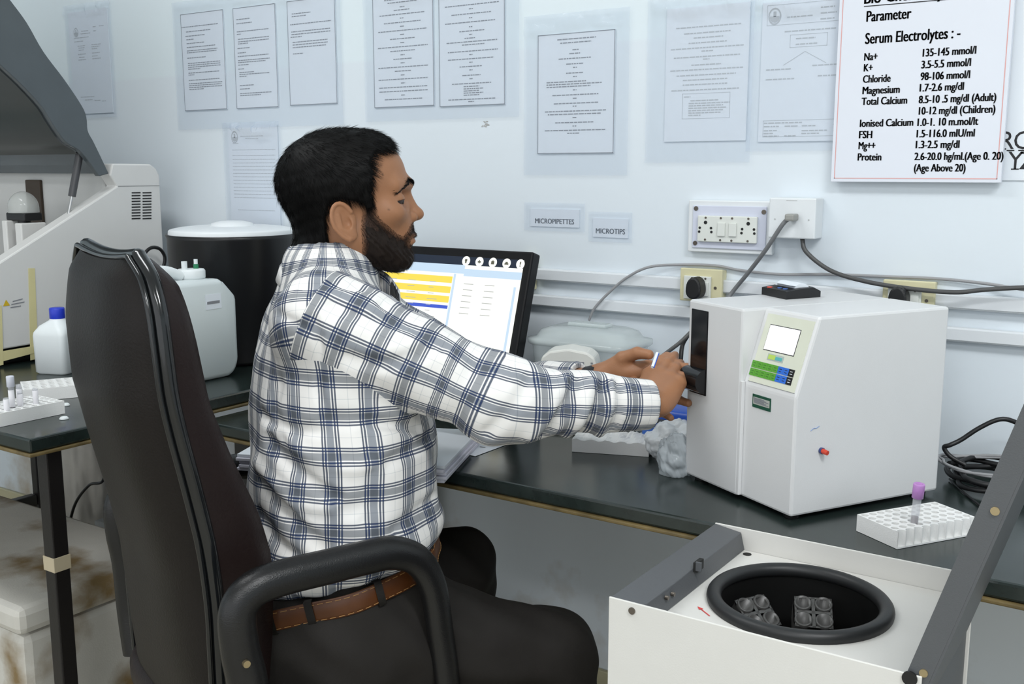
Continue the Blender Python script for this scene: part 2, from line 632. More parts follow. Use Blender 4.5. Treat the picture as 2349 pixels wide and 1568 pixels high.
def flow(n, widths):
    out = []
    for k, w in enumerate(widths):
        v = 0.1 + 0.8 * k / len(widths)
        out.append((0.5 - w / 2, 0.5 + w / 2, v))
        if k % 2 == n % 2:
            out.append((0.485, 0.515, v + 0.022))
    return out


notice((856, -20), (998, 242), 'flow chart page cut by the top edge, first of the double page', para(
    [(0.2, 0.8, 0.09), (0.26, 0.74, 0.115), (0.46, 0.54, 0.155), (0.36, 0.62, 0.18)] +
    [(0.5 - w / 2 - .01, 0.5 + w / 2, 0.215 + 0.034 * k) for k, w in enumerate([.74, .06, .6, .06, .8, .06, .4, .06, .82, .4, .06, .3, .06, .82, .26, .06, .82, .06, .8, .8, .06, .62])]))
notice((1008, -20), (1160, 239), 'flow chart page with an indented list, second of the double page', para(
    [(0.28, 0.7, 0.075), (0.1, 0.92, 0.14), (0.47, 0.53, 0.175), (0.2, 0.8, 0.215), (0.47, 0.52, 0.25), (0.1, 0.86, 0.285), (0.47, 0.52, 0.325), (0.32, 0.7, 0.36), (0.47, 0.52, 0.39),
     (0.4, 0.56, 0.42), (0.12, 0.9, 0.45), (0.36, 0.7, 0.475), (0.14, 0.9, 0.53), (0.47, 0.52, 0.56), (0.14, 0.84, 0.595), (0.47, 0.52, 0.625), (0.32, 0.66, 0.66), (0.47, 0.52, 0.69), (0.36, 0.64, 0.735), (0.47, 0.52, 0.765),
     (0.2, 0.8, 0.805), (0.38, 0.62, 0.83), (0.38, 0.68, 0.85), (0.38, 0.62, 0.868), (0.38, 0.68, 0.886), (0.38, 0.62, 0.904), (0.14, 0.86, 0.94), (0.45, 0.54, 0.96)]))
film((836, -20), (1195, 268), 'clear film over the two flow chart pages above his forehead', 4)
notice((1236, 82), (1409, 351), 'framed flow chart page hanging alone above the small wall labels', para(
    [(0.26, 0.76, 0.045), (0.3, 0.7, 0.075), (0.46, 0.54, 0.135), (0.42, 0.56, 0.165), (0.28, 0.7, 0.205), (0.38, 0.6, 0.25), (0.47, 0.52, 0.28), (0.38, 0.6, 0.325), (0.47, 0.52, 0.355),
     (0.12, 0.64, 0.395), (0.12, 0.84, 0.415), (0.12, 0.7, 0.435), (0.47, 0.52, 0.465), (0.2, 0.8, 0.505), (0.47, 0.52, 0.535), (0.22, 0.8, 0.575), (0.47, 0.52, 0.6), (0.1, 0.9, 0.64), (0.14, 0.84, 0.665), (0.47, 0.52, 0.695),
     (0.24, 0.74, 0.735), (0.47, 0.52, 0.765), (0.1, 0.9, 0.8), (0.4, 0.56, 0.825)]))
film((1206, 40), (1442, 402), 'clear film over the lone framed flow chart page', 5)
notice((1532, 22), (1712, 322), 'pale unframed page under glinting film, left of the emblem form', para(
    [(0.12, 0.9, 0.145), (0.22, 0.78, 0.19), (0.34, 0.7, 0.225), (0.28, 0.74, 0.262), (0.06, 0.94, 0.3), (0.44, 0.58, 0.325), (0.1, 0.9, 0.365), (0.46, 0.54, 0.385), (0.32, 0.68, 0.425), (0.06, 0.94, 0.46),
     (0.14, 0.86, 0.5), (0.22, 0.76, 0.535), (0.22, 0.76, 0.57), (0.08, 0.9, 0.61), (0.24, 0.32, 0.66), (0.32, 0.66, 0.69), (0.3, 0.8, 0.71), (0.3, 0.72, 0.728), (0.3, 0.76, 0.746), (0.3, 0.72, 0.764), (0.3, 0.7, 0.782), (0.3, 0.45, 0.8)]), border=False, soft=True, boxes=((0.22, 0.64, 0.8, 0.83),))
film((1490, 2), (1722, 372), 'glinting clear film over the pale unframed page', 6, 0.022)
notice((1752, 8), (1962, 322), 'form with round emblem and branching diagram beside the big poster', para(
    [(0.26, 0.52, 0.11), (0.6, 0.74, 0.06), (0.6, 0.76, 0.1), (0.6, 0.74, 0.14), (0.8, 0.96, 0.06), (0.8, 0.92, 0.08), (0.8, 0.96, 0.1), (0.8, 0.92, 0.12), (0.8, 0.92, 0.14), (0.24, 0.76, 0.21), (0.36, 0.56, 0.265), (0.36, 0.58, 0.305),
     (0.06, 0.32, 0.475), (0.54, 0.92, 0.46), (0.06, 0.36, 0.545), (0.6, 0.88, 0.535), (0.06, 0.46, 0.86), (0.06, 0.22, 0.885), (0.28, 0.42, 0.885), (0.46, 0.6, 0.885), (0.78, 0.88, 0.88), (0.06, 0.2, 0.915), (0.46, 0.72, 0.92),
     (0.06, 0.16, 0.935), (0.46, 0.64, 0.94), (0.06, 0.22, 0.955), (0.28, 0.4, 0.955), (0.78, 0.9, 0.925)]), border=False, soft=True, logo=(0.13, 0.10, 0.0125),
    boxes=((0.05, 0.02, 0.99, 0.165), (0.3, 0.24, 0.68, 0.33), (0.05, 0.845, 0.99, 0.965)), diag=((0.24, 0.45, 0.46, 0.36), (0.46, 0.36, 0.68, 0.45)))
film((1726, -4), (1941, 345), 'glinting clear film over the form with the round emblem', 7, 0.022)


# two small name strips
def name_strip(tl, br, text, label, tx, size):
    x0, x1, z0, z1 = wrect(tl, br)
    w, h = x1 - x0, z1 - z0
    o = thing('name_strip', label, 'label', ((x0 + x1) / 2, YW, z0))
    MB().box((0, -0.0014, h / 2), (w, 0.0028, h)).build('sheet', M_paper, o)
    vs, fs = text_mesh(text, size, 0.0006, 'CENTER', 0.92)
    MB().add([(x, -0.0033, y + h * tx) for x, y, z in vs], fs).build('lettering', M_ink, o, recalc=False)
    G = np.stack(np.meshgrid(np.linspace(-w * .62, w * .62, 14), np.linspace(-h * .25, h * 1.35, 10)) + [np.zeros((10, 14))], -1)[..., [0, 2, 1]]
    G[..., 1] = -0.0050 + 0.0005 * np.sin(G[..., 0] * 210 + G[..., 2] * 160)
    MB().grid(G).build('clear_tape', M_film, o)
    return o


name_strip((1218, 478), (1330, 522), 'MICROPIPETTES', 'paper strip lettered MICROPIPETTES taped to the wall', 0.18, 0.0155)
name_strip((1362, 500), (1442, 546), 'MICROTIPS', 'paper strip lettered MICROTIPS taped to the wall', 0.2, 0.0155)

# big reference poster
def poster():
    x0, x1, z0, z1 = wrect((1944, -190), (2301, 419))
    w, h = x1 - x0, z1 - z0
    o = thing('reference_poster', 'big white board listing serum electrolyte values with a thin red margin', 'poster', (x0, YW, z0))
    o.rotation_euler = (0, R(0.0), 0)
    M_board = mat('poster_vinyl', (0.73, 0.76, 0.83), 0.35, var=0.01)
    yb = -0.022
    MB().box2((0, yb, 0), (w, -0.0085, h), 0.001).build('board', M_board, o)
    MB().box2((w * .3, -0.0084, h * .55), (w * .7, -0.0005, h * .9)).build('mounting_block', M_board, o)
    M_red = mat('pale_red_line', (0.75, 0.38, 0.36), 0.5)
    b = MB()
    t, m = 0.0014, 0.006
    for q in ((m, m, w - m, m + t), (m, m, m + t, h - m), (w - m - t, m, w - m, h - m), (m, h - m - t, w - m, h - m)):
        b.quad((q[0], yb - 0.0004, q[1]), (q[2], yb - 0.0004, q[1]), (q[2], yb - 0.0004, q[3]), (q[0], yb - 0.0004, q[3]))
    b.build('red_margin', M_red, o, recalc=False)
    lt = MB()
    def put_text(s, px, py, size, xs=0.84, bold=0.0012):
        p = onpl(px, py, (0, YW + yb, 0), (0, 1, 0))
        vs, fs = text_mesh(s, size, bold, 'LEFT', xs)
        lt.add([(p[0] - x0 + x, yb - 0.0005, p[2] - z0 + y) for x, y, z in vs], fs)
    def width_size(px0, px1, py):
        return (onpl(px1, py, (0, YW + yb, 0), (0, 1, 0))[0] - onpl(px0, py, (0, YW + yb, 0), (0, 1, 0))[0])
    def fit(s, px0, px1, py, xh):
        """size from letter height in px, then squeezed to the photographed width"""
        size = xh
        vs, fs = text_mesh(s, size, 0.0009 + size * 0.018, 'LEFT', 1.0)
        tw = max(v[0] for v in vs) - min(v[0] for v in vs)
        k = width_size(px0, px1, py) / tw
        p = onpl(px0, py, (0, YW + yb, 0), (0, 1, 0))
        mn = min(v[0] for v in vs)
        lt.add([(p[0] - x0 + (x - mn) * k, yb - 0.0005, p[2] - z0 + y) for x, y, z in vs], fs)
    fit('Bio-Chemistry', 1982, 2165, 9, 0.030)
    fit('Parameter', 1987, 2090, 50, 0.0265)
    fit('Serum Electrolytes : -', 1984, 2202, 101, 0.0270)
    S = 0.0188
    for s, a, b_, y in (('Na+', 1982, 2013, 139), ('K+', 1981, 2002, 164), ('Chloride', 1979, 2043, 190), ('Magnesium', 1978, 2064, 216), ('Total Calcium', 1976, 2081, 241),
                        ('Ionised Calcium', 1972, 2095, 291), ('FSH', 1970, 2001, 317), ('Mg++', 1969, 2008, 342), ('Protein', 1967, 2022, 368)):
        fit(s, a, b_, y, S)
    for s, a, b_, y in (('135-145 mmol/l', 2116, 2239, 130), ('3.5-5.5 mmol/l', 2113, 2227, 157), ('98-106 mmol/l', 2111, 2225, 184), ('1.7-2.6 mg/dl', 2109, 2211, 210),
                        ('8.5-10 .5 mg/dl (Adult)', 2107, 2285, 237), ('10-12 mg/dl (Children)', 2107, 2283, 263), ('1.0-1. 10 m.mol/lt', 2104, 2244, 289), ('1.5-116.0 mIU/ml', 2102, 2236, 315),
                        ('1.3-2.5 mg/dl', 2100, 2201, 340), ('2.6-20.0 hg/ml.(Age 0. 20)', 2097, 2302, 367), ('(Age Above 20)', 2096, 2215, 393)):
        fit(s, a, b_, y, S)
    p0 = onpl(1982, 14, (0, YW + yb, 0), (0, 1, 0))
    p1 = onpl(2200, 14, (0, YW + yb, 0), (0, 1, 0))
    lt.quad((p0[0] - x0, yb - 0.0005, p0[2] - z0 - 0.0015), (p1[0] - x0, yb - 0.0005, p0[2] - z0 - 0.0015), (p1[0] - x0, yb - 0.0005, p0[2] - z0), (p0[0] - x0, yb - 0.0005, p0[2] - z0))
    lt.build('lettering', M_ink_dark, o, recalc=False)


poster()


def side_sign():
    x0, x1, z0, z1 = wrect((2262, -60), (2420, 414))
    w, h = x1 - x0, z1 - z0
    o = thing('lettered_sheet', 'white sheet with large serif capitals half hidden by the big poster', 'sign', (x0, YW, z0))
    MB().box2((0, -0.003, 0), (w, -0.0002, h)).build('sheet', M_paper, o)
    b = MB()
    for s, px, py, size in (('R', 2291, 342, 0.043), ('O', 2323, 342, 0.043), ('Y', 2311, 388, 0.043), ('Z', 2337, 388, 0.043)):
        p = ony(px, py)
        vs, fs = text_mesh(s, size, -0.0002, 'LEFT', 0.92)
        b.add([(p[0] - x0 + x, -0.0034, p[2] - z0 + y) for x, y, z in vs], fs)
        cap = size * 0.72
        xs = [v[0] for v in vs]
        ser = {'R': [(min(xs) + .003, 0)], 'Y': [(sum(xs) / len(xs), 0), (min(xs) + .003, cap), (max(xs) - .003, cap)], 'Z': [], 'O': []}[s]
        for sx, sz in ser:
            b.quad(*[(p[0] - x0 + sx + ax, -0.0034, p[2] - z0 + sz + az) for ax, az in ((-0.006, -0.0008), (0.006, -0.0008), (0.006, 0.0012), (-0.006, 0.0012))])
    b.build('lettering', M_ink_dark, o, recalc=False)


side_sign()

# ------------------------------------------------------------------ switchboards, sockets, trunking, cables on the wall
M_ivory = mat('ivory_plastic', (0.72, 0.74, 0.70), 0.35)
M_plate = mat('lilac_painted_plate', (0.62, 0.65, 0.76), 0.4, var=0.05)
M_whitepl = mat('white_plastic', (0.74, 0.77, 0.79), 0.35)
M_hole = mat('dark_hole', (0.01, 0.01, 0.01), 0.6)
M_screw = mat('dull_screw', (0.16, 0.14, 0.12), 0.35, metal=0.8)
M_yellowed = mat('yellowed_plastic', (0.66, 0.62, 0.40), 0.45, var=0.08)
M_rubber = mat('black_rubber', (0.008, 0.008, 0.009), 0.45)


def wall_box(name, label, cat, tl, br):
    x0, x1, z0, z1 = wrect(tl, br)
    o = thing(name, label, cat, ((x0 + x1) / 2, YW, z0))
    return o, x1 - x0, z1 - z0


def disc(mb, x, z, y, r, t=0.0008):
    mb.cyl((x, y + t, z), (x, y, z), r, seg=14)


o, w, h = wall_box('switchboard', 'white switchboard with two sockets and two rocker switches on lilac plate', 'switchboard', (1587, 458), (1776, 584))
MB().box2((-w / 2, -0.014, 0), (w / 2, -0.0005, h), 0.002).build('back_box', M_whitepl, o)
MB().box2((-w * .44, -0.017, h * .08), (w * .43, -0.0138, h * .9), 0.0012).build('cover_plate', M_plate, o)
pw, ph = w * 0.70, h * 0.50
zc_ = h * 0.46
fp = MB().box2((-pw / 2 - .002, -0.024, zc_ - ph / 2), (pw / 2 - .002, -0.0168, zc_ + ph / 2), 0.0015).build('socket_plate', M_ivory, o)
for sx in (-0.36, 0.36):
    hb = MB()
    for dx, dz, r in ((0, 0.2, 0.0036), (-0.012, -0.01, 0.0026), (0.012, -0.01, 0.0026), (-0.013, -0.16, 0.0026), (0.013, -0.16, 0.0026)):
        disc(hb, sx * pw + dx - .002, zc_ + dz * ph + .002, -0.0246, r)
    hb.build('socket_holes', M_hole, fp)
for sx in (-0.095, 0.095):
    MB().box2((sx * pw - 0.0085, -0.0275, zc_ - ph * .27), (sx * pw + 0.0075, -0.0238, zc_ + ph * .25), 0.0012).build('rocker_switch', M_ivory, fp)
for sx in (-0.36, -0.1, 0.09, 0.36):
    for sz in (-0.42, 0.42):
        m_ = MB()
        disc(m_, sx * pw - .002, zc_ + sz * ph, -0.0248, 0.0022)
        m_.build('screw', M_screw, fp)
for sx, sz in ((-0.40, 0.17), (-0.40, 0.84), (0.40, 0.80)):
    m_ = MB()
    disc(m_, sx * w, sz * h, -0.0182, 0.0046, 0.0012)
    m_.build('corner_screw', M_screw, o)

o, w, h = wall_box('data_box', 'plain white square box with a grey plug, beside the switchboard', 'junction box', (1784, 452), (1886, 546))
MB().box2((-w / 2, -0.045, 0), (w / 2, -0.0005, h), 0.0025).build('casing', M_whitepl, o)
M_pmark = mat('grey_plastic_mark', (0.45, 0.46, 0.46), 0.5)
for sx in (-0.36, 0.36):
    mk = MB()
    disc(mk, sx * w, h * .47, -0.0455, 0.0016, 0.0005)
    mk.build('cover_screw', M_pmark, o)
MB().box2((-w * .13, -0.0454, h * .93), (w * .1, -0.0449, h * .945)).build('cover_notch', M_pmark, o)
M_greycable = mat('grey_cable', (0.17, 0.175, 0.18), 0.45)
M_darkcable = mat('dark_grey_cable', (0.08, 0.08, 0.08), 0.4)
M_blackcable = mat('black_cable', (0.012, 0.012, 0.013), 0.4)
M_palecable = mat('pale_grey_cable', (0.32, 0.32, 0.33), 0.5)


def cable(label, pts, r, m, name='cable', cat='cable', loc=None, res=8):
    P = np.array(pts, float)
    loc = P[0] if loc is None else loc
    mb = MB().tube(P - loc, r, seg=8, res=res)
    o = mb.build(name, m)
    o.location = loc
    return tag(o, label, cat)


def wp(px, py, dy):
    return ony(px, py, YW - dy)


o = cable('grey network cable plugged into the white box, running behind the analyzer', [wp(1812, 500, .062), wp(1795, 515, .068), wp(1755, 575, .06), wp(1715, 627, .045), wp(1680, 670, .04), wp(1650, 715, .06), wp(1620, 790, .03)], 0.0042, M_greycable)
MB().box2((-0.006, -0.014, -0.005), (0.012, 0.0145, 0.008), 0.003).build('plug', mat('grey_plug', (0.30, 0.30, 0.28), 0.4), o)
cable('dark cable leaving the underside of the white box and sagging towards the far socket', [wp(1840, 546, .03), wp(1850, 578, .035), wp(1905, 620, .035), wp(1985, 645, .04), wp(2090, 662, .045), wp(2190, 670, .045), wp(2260, 664, .04), wp(2360, 659, .035), wp(2460, 662, .03)], 0.0042, M_darkcable)
cable('thin pale wire running along the top of the trunking and down behind the clear box', [wp(1351, 735, .03), wp(1365, 705, .028), wp(1400, 668, .026), wp(1440, 635, .026), wp(1490, 612, .024), wp(1560, 607, .008), wp(1640, 609, .006), wp(1700, 620, .006), wp(1790, 629, .007), wp(1900, 629, .006), wp(2030, 634, .006), wp(2150, 639, .007), wp(2260, 650, .01), wp(2349, 664, .02), wp(2440, 674, .02)], 0.0028, M_palecable)

M_trunk = mat('white_pvc_trunking', (0.72, 0.75, 0.78), 0.45, var=0.05, vscale=8)
_a = ony(1238, 614); _b = ony(1238, 641)
for nm, lab, xa, za, zb, ends in (('cable_trunking', 'upper strip of white cable trunking along the wall', ony(1238, 640)[0], ony(1238, 641)[2], ony(1238, 614)[2], None),
                                  ('cable_trunking', 'lower strip of white cable trunking along the wall', -1.75, ony(1216, 697)[2], ony(1216, 672)[2], None)):
    o = thing(nm, lab, 'trunking', ((xa + 2.5) / 2, YW, za))
    hw = (2.5 - xa) / 2
    MB().box2((-hw, -0.016, 0), (hw, -0.0005, zb - za), 0.0015).build('channel', M_trunk, o)
    MB().box2((-hw, -0.0185, (zb - za) * .1), (hw, -0.0158, (zb - za) * .93), 0.001).build('snap_cover', M_trunk, o)


def socket_box(tl, br, label, plug_px, dark=True):
    o, w, h = wall_box('socket_box', label, 'socket', tl, br)
    MB().box2((-w / 2, -0.030, 0), (w / 2, -0.0205, h), 0.002).build('back_box', M_yellowed, o)
    MB().box2((-w / 2 + .003, -0.0204, .003), (w / 2 - .003, -0.0005, h - .003)).build('spacer', M_yellowed, o)
    fp = MB().box2((-w * .38, -0.036, h * .08), (w * .26, -0.0298, h * .78), 0.0012).build('socket_plate', M_ivory, o)
    MB().box2((w * .06, -0.040, h * .2), (w * .22, -0.0358, h * .62), 0.001).build('rocker_switch', M_ivory, fp)
    for sx in (-0.18, 0.14):
        m_ = MB()
        disc(m_, sx * w, h * .72, -0.0368, 0.002)
        m_.build('screw', M_screw, fp)
    m_ = MB()
    disc(m_, w * .35, h * .45, -0.0312, 0.003, 0.0012)
    m_.build('corner_screw', M_screw, o)
    p = ony(*plug_px, YW - 0.04)
    pl = thing('power_plug', 'black three-pin plug in the socket' + label.split('socket box')[1], 'plug', p)
    pr = MB()
    sec = [(0.016 * math.sin(t) * (1 + 0.25 * max(0, -math.cos(t))), 0.022 * math.cos(t) + 0.003) for t in np.linspace(0, 2 * math.pi, 20, endpoint=False)]
    pr.prism(sec, 1, -0.028, 0.0035, 0.004)
    pr.build('plug_body', M_rubber, pl)
    MB().tube([(0, -0.018, -0.02), (0, -0.024, -0.045), (0.004, -0.02, -0.10), (0.012, -0.012, -0.18), (0.016, -0.014, -0.245)], 0.0038, seg=8).build('plug_cord', M_rubber, pl)
    return o


socket_box((1575, 611), (1668, 692), 'yellowed socket box above the front corner of the analyzer', (1602, 662))
socket_box((2036, 637), (2150, 722), 'yellowed socket box above the rear of the analyzer', (2066, 686))
sk = thing('cable_end_box', 'small yellowed box on the wall behind the monitor edge', 'junction box', ony(1222, 662))
MB().box2((-0.018, -0.020, 0), (0.012, -0.0005, 0.075), 0.002).build('casing', M_yellowed, sk)
# flaked paint over a nail hole
fl = MB()
for k in range(7):
    c = np.array((random.uniform(-.014, .012), -0.0006, random.uniform(-.006, .006)))
    t = np.linspace(0, 2 * np.pi, 7, endpoint=False)
    fl.add([c + np.array((math.cos(a) * random.uniform(.001, .006), 0, math.sin(a) * random.uniform(.001, .003))) for a in t], [tuple(range(7))])
o = fl.build('flaked_paint', mat('exposed_plaster', (0.42, 0.42, 0.41), 0.8), None, recalc=False)
o.location = ony(1115, 284)
tag(o, 'small flaked grey patch on the wall below the double page', 'paint flake')
# ------------------------------------------------------------------ the large white machine on the side table
M_mwhite = mat('machine_white_enamel', (0.66, 0.655, 0.64), 0.38, var=0.02)
M_mgrey = mat('machine_inner_grey', (0.50, 0.50, 0.49), 0.5, var=0.04)
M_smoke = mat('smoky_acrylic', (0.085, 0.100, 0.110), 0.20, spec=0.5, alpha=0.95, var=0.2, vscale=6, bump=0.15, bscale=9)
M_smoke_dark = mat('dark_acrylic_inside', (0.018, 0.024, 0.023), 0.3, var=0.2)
M_black = mat('black_plastic', (0.010, 0.010, 0.011), 0.4)
XM = -2.40
mach = thing('clinical_analyzer', 'large white bench machine with raised smoky lid and side vents', 'analyzer', (-2.8, 1.62, ZB))
def yz(px, py):
    p = onx(px, py, XM)
    return (p[1], p[2])
side = [(1.05, 0.835), (1.838, 0.855)] + [yz(366, 402), yz(358, 386), yz(345, 376), yz(258, 375), yz(252, 402), yz(268, 427), yz(0, 601), (1.05, 0.86)]
put(MB().prism(side, 0, XM - 0.045, XM, 0.004), 'side_panel', M_mwhite, mach)
put(MB().prism([(y - (0.0 if y < 1.2 else 0), z) for y, z in side], 0, -3.20, -3.155, 0.004), 'side_panel', M_mwhite, mach)
seam = MB().box2((XM - 0.002, yz(268, 427)[0] + .004, yz(268, 427)[1] - .001), (XM + 0.0006, 1.836, yz(268, 427)[1] + .0008))
put(seam, 'panel_seam', mat('seam_grey', (0.25, 0.25, 0.25), 0.6), mach)
zt = onx(0, 325, -2.6)[2]
put(MB().box2((-3.156, 1.70, 0.84), (-2.446, 1.84, 1.285), 0.012), 'rear_housing', M_mgrey, mach)
put(MB().box2((-3.156, 1.03, 0.835), (-2.446, 1.70, 0.98), 0.01), 'work_deck', M_mwhite, mach)
put(MB().box2((-3.17, 1.06, ZB + 0.0005), (-2.43, 1.82, 0.8345), 0.004), 'plinth', M_black, mach)
v = MB()
for c in range(2):
    for k in range(10):
        y0, z0 = yz(302 + 25 * c, 442 + 6.6 * k)
        y1, _ = yz(322 + 25 * c, 442 + 6.6 * k)
        v.box2((XM - 0.0005, y0, z0 - 0.0016), (XM + 0.0010, y1, z0 + 0.0016))
put(v, 'vent_slots', M_hole, mach)
# lid: a smoky curved hood swung up about its rear edge
def lid_prof(pxs, X=XM + 0.004):
    return [tuple(onx(x, y, X)[1:]) for x, y in pxs]
outer = lid_prof([(-60, -120), (-20, -60), (24, 0), (62, 52), (100, 118), (148, 182), (188, 242), (199, 270), (202, 300), (215, 325), (232, 360), (250, 398)])
inner = lid_prof([(228, 404), (205, 372), (182, 345), (150, 325), (118, 280), (96, 245), (50, 195), (0, 148), (-60, 90), (-110, 20)])
outer = [tuple(q) for q in catmull(np.array(outer), 4)]
inner = [tuple(q) for q in catmull(np.array(inner), 3)]
put(MB().prism(outer + inner, 0, XM - 0.014, XM + 0.004, 0.002), 'lid_side', M_smoke, mach)
put(MB().prism([(y, z) for y, z in outer + inner], 0, -3.19, -3.175, 0.002), 'lid_side', M_smoke, mach)
oc = np.array(outer)
xs = np.linspace(-3.175, XM - 0.0145, 8)
G1 = np.stack([np.stack([np.full(len(oc), x), oc[:, 0], oc[:, 1]], -1) for x in xs], 0)
put(MB().grid(G1), 'lid_hood', M_smoke, mach)
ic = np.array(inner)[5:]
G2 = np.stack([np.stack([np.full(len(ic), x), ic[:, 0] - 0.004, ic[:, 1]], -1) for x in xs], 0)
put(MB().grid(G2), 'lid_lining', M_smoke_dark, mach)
a, b = onx(183, 350, XM - 0.03), onx(165, 450, XM - 0.03)
c = onx(153, 492, XM - 0.03)
put(MB().cyl(a, b, 0.0095).cyl(a - (0, 0, .004), a, 0.011), 'gas_strut', mat('strut_grey', (0.06, 0.06, 0.065), 0.35), mach)
put(MB().cyl(b, c - (0, .01, .05), 0.0035), 'strut_rod', mat('steel', (0.5, 0.5, 0.5), 0.3, metal=1.0), mach)
def at_back(px, py, Y=1.698):
    return ony(px, py, Y)
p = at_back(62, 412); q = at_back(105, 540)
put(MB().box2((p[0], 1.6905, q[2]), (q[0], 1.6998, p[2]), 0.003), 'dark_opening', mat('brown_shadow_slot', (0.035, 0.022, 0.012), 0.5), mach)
p0 = ony(56, 505, 1.55)
pr = MB().cyl((p0[0], 1.55, 0.98), (p0[0], 1.55, p0[2]), 0.016).box((p0[0], 1.55, p0[2] + .01), (0.085, 0.05, 0.02), 0.003)
put(pr, 'probe_arm', M_black, mach)
put(MB().lathe([(0.038, 0.0), (0.038, 0.012)] + [(0.038 * math.cos(t), 0.012 + 0.043 * math.sin(t)) for t in np.linspace(0.1, math.pi / 2, 10)], (p0[0], 1.55, p0[2] + .02), 32), 'probe_dome', mat('clear_dome', (0.6, 0.62, 0.6), 0.1, alpha=0.5), mach)
put(MB().box2((p0[0] - 0.04, 1.51, 0.98), (p0[0] - 0.018, 1.58, p0[2]), 0.003).box2((p0[0] + 0.02, 1.51, 0.98), (p0[0] + 0.05, 1.58, p0[2] - .005), 0.003), 'reagent_cells', M_mwhite, mach)
# yellow masking tape and a warning sticker on the side panel
M_ytape = mat('yellow_masking_tape', (0.66, 0.60, 0.32), 0.55)
def patch(corners, X=XM + 0.0012):
    ps = [onx(x, y, X) for x, y in corners]
    return MB().add(ps + [p - np.array((0.0008, 0, 0)) for p in ps], [(0, 1, 2, 3), (7, 6, 5, 4)] + [(i, i + 4, (i + 1) % 4 + 4, (i + 1) % 4) for i in range(4)])
put(patch([(65, 615), (80, 615), (88, 822), (70, 826)]), 'tape_strip', M_ytape, mach)
put(patch([(0, 806), (84, 792), (84, 808), (0, 830)], XM + 0.0022), 'tape_strip', M_ytape, mach)
put(patch([(0, 700), (4, 700), (8, 836), (0, 838)], XM + 0.0030), 'tape_strip', M_ytape, mach)
ps = [onx(x, y, XM + 0.0014) for x, y in ((7, 702), (14, 687), (23, 700))]
st = put(MB().add(ps, [(0, 1, 2)]), 'warning_triangle', mat('warning_yellow', (0.62, 0.42, 0.02), 0.5), mach)
t = MB()
for x0, y0, x1, y1 in ((29, 690, 52, 684), (26, 697, 56, 691), (24, 704, 48, 700)):
    t.add([onx(x, y, XM + 0.0012) for x, y in ((x0, y0), (x1, y1), (x1, y1 + 2.4), (x0, y0 + 2.4))], [(0, 1, 2, 3)])
put(t, 'warning_text', M_ink, mach)
cable('black cable looping up behind the jerrycan at the machine corner', [onx(x, y, XM + 0.05) for x, y in ((322, 640), (330, 590), (338, 574), (352, 567), (368, 572), (378, 590), (374, 615), (360, 650))], 0.0048, M_blackcable)

# ------------------------------------------------------------------ jerrycan
M_hdpe = mat('translucent_hdpe', (0.66, 0.72, 0.73), 0.38, alpha=0.90, var=0.03)
M_hdpe_cap = mat('white_hdpe', (0.72, 0.76, 0.77), 0.4)
M_liquid = mat('pale_blue_liquid', (0.40, 0.50, 0.58), 0.3, var=0.04)
XJ = -1.85
jy0, jy1 = 1.335, 1.612
j = thing('jerrycan', 'translucent white jerrycan part filled with liquid, with two spouts on its cap', 'jerrycan', (XJ - 0.075, (jy0 + jy1) / 2, ZB))
zj = onx(500, 640, XJ)[2]
def jprof(ins):
    y0, y1, z0, z1 = jy0 + ins, jy1 - ins, ZB + 0.0005 + ins, zj - ins
    c = 0.034
    return [(y0 + .02, z0), (y1 - .028, z0), (y1 - .01, z0 + .012), (y1, z0 + .035), (y1, z1 - c * 1.25), (y1 - c, z1 - .006), (y1 - c - .012, z1), (y0 + c, z1), (y0, z1 - c), (y0, z0 + .02)]
put(MB().prism(jprof(0), 0, XJ - 0.15, XJ, 0.012, smooth=True), 'can_body', M_hdpe, j)
zl = onx(500, 828, XJ)[2]
put(MB().box2((XJ - 0.135, jy0 + 0.018, ZB + 0.014), (XJ - 0.011, jy1 - 0.016, zl), 0.006), 'liquid', M_liquid, j)
yc = onx(446, 640, XJ - 0.05)[1]
put(MB().lathe([(0.0, 0), (0.030, 0), (0.031, 0.004), (0.031, 0.018), (0.028, 0.022), (0, 0.022)], (XJ - 0.06, yc, zj), 28), 'screw_cap', M_hdpe_cap, j)
put(MB().cyl((XJ - 0.06, yc - 0.018, zj + .021), (XJ - 0.06, yc - 0.018, zj + .040), 0.0065), 'spout', M_hdpe_cap, j)
put(MB().cyl((XJ - 0.06, yc + 0.014, zj + .021), (XJ - 0.06, yc + 0.014, zj + .032), 0.0058), 'spout_ring', mat('green_plastic', (0.02, 0.20, 0.09), 0.4), j)
put(MB().cyl((XJ - 0.06, yc + 0.014, zj + .0322), (XJ - 0.06, yc + 0.014, zj + .043), 0.0045), 'spout', M_hdpe_cap, j)
put(MB().tube([(XJ - 0.06, yc - 0.03, zj + 0.008), (XJ - 0.06, yc - 0.07, zj + 0.022), (XJ - 0.06, yc - 0.12, zj + 0.022), (XJ - 0.06, yc - 0.145, zj - 0.004)], 0.012, seg=12), 'carry_handle', M_hdpe_cap, j)
lb = patch([(471, 676), (507, 672), (509, 706), (473, 711)], XJ + 0.0010)
lab = put(lb, 'paper_label', M_paper, j)
put(patch([(476, 692), (504, 688), (504, 694), (476, 698)], XJ + 0.0022), 'label_print', M_ink, j)

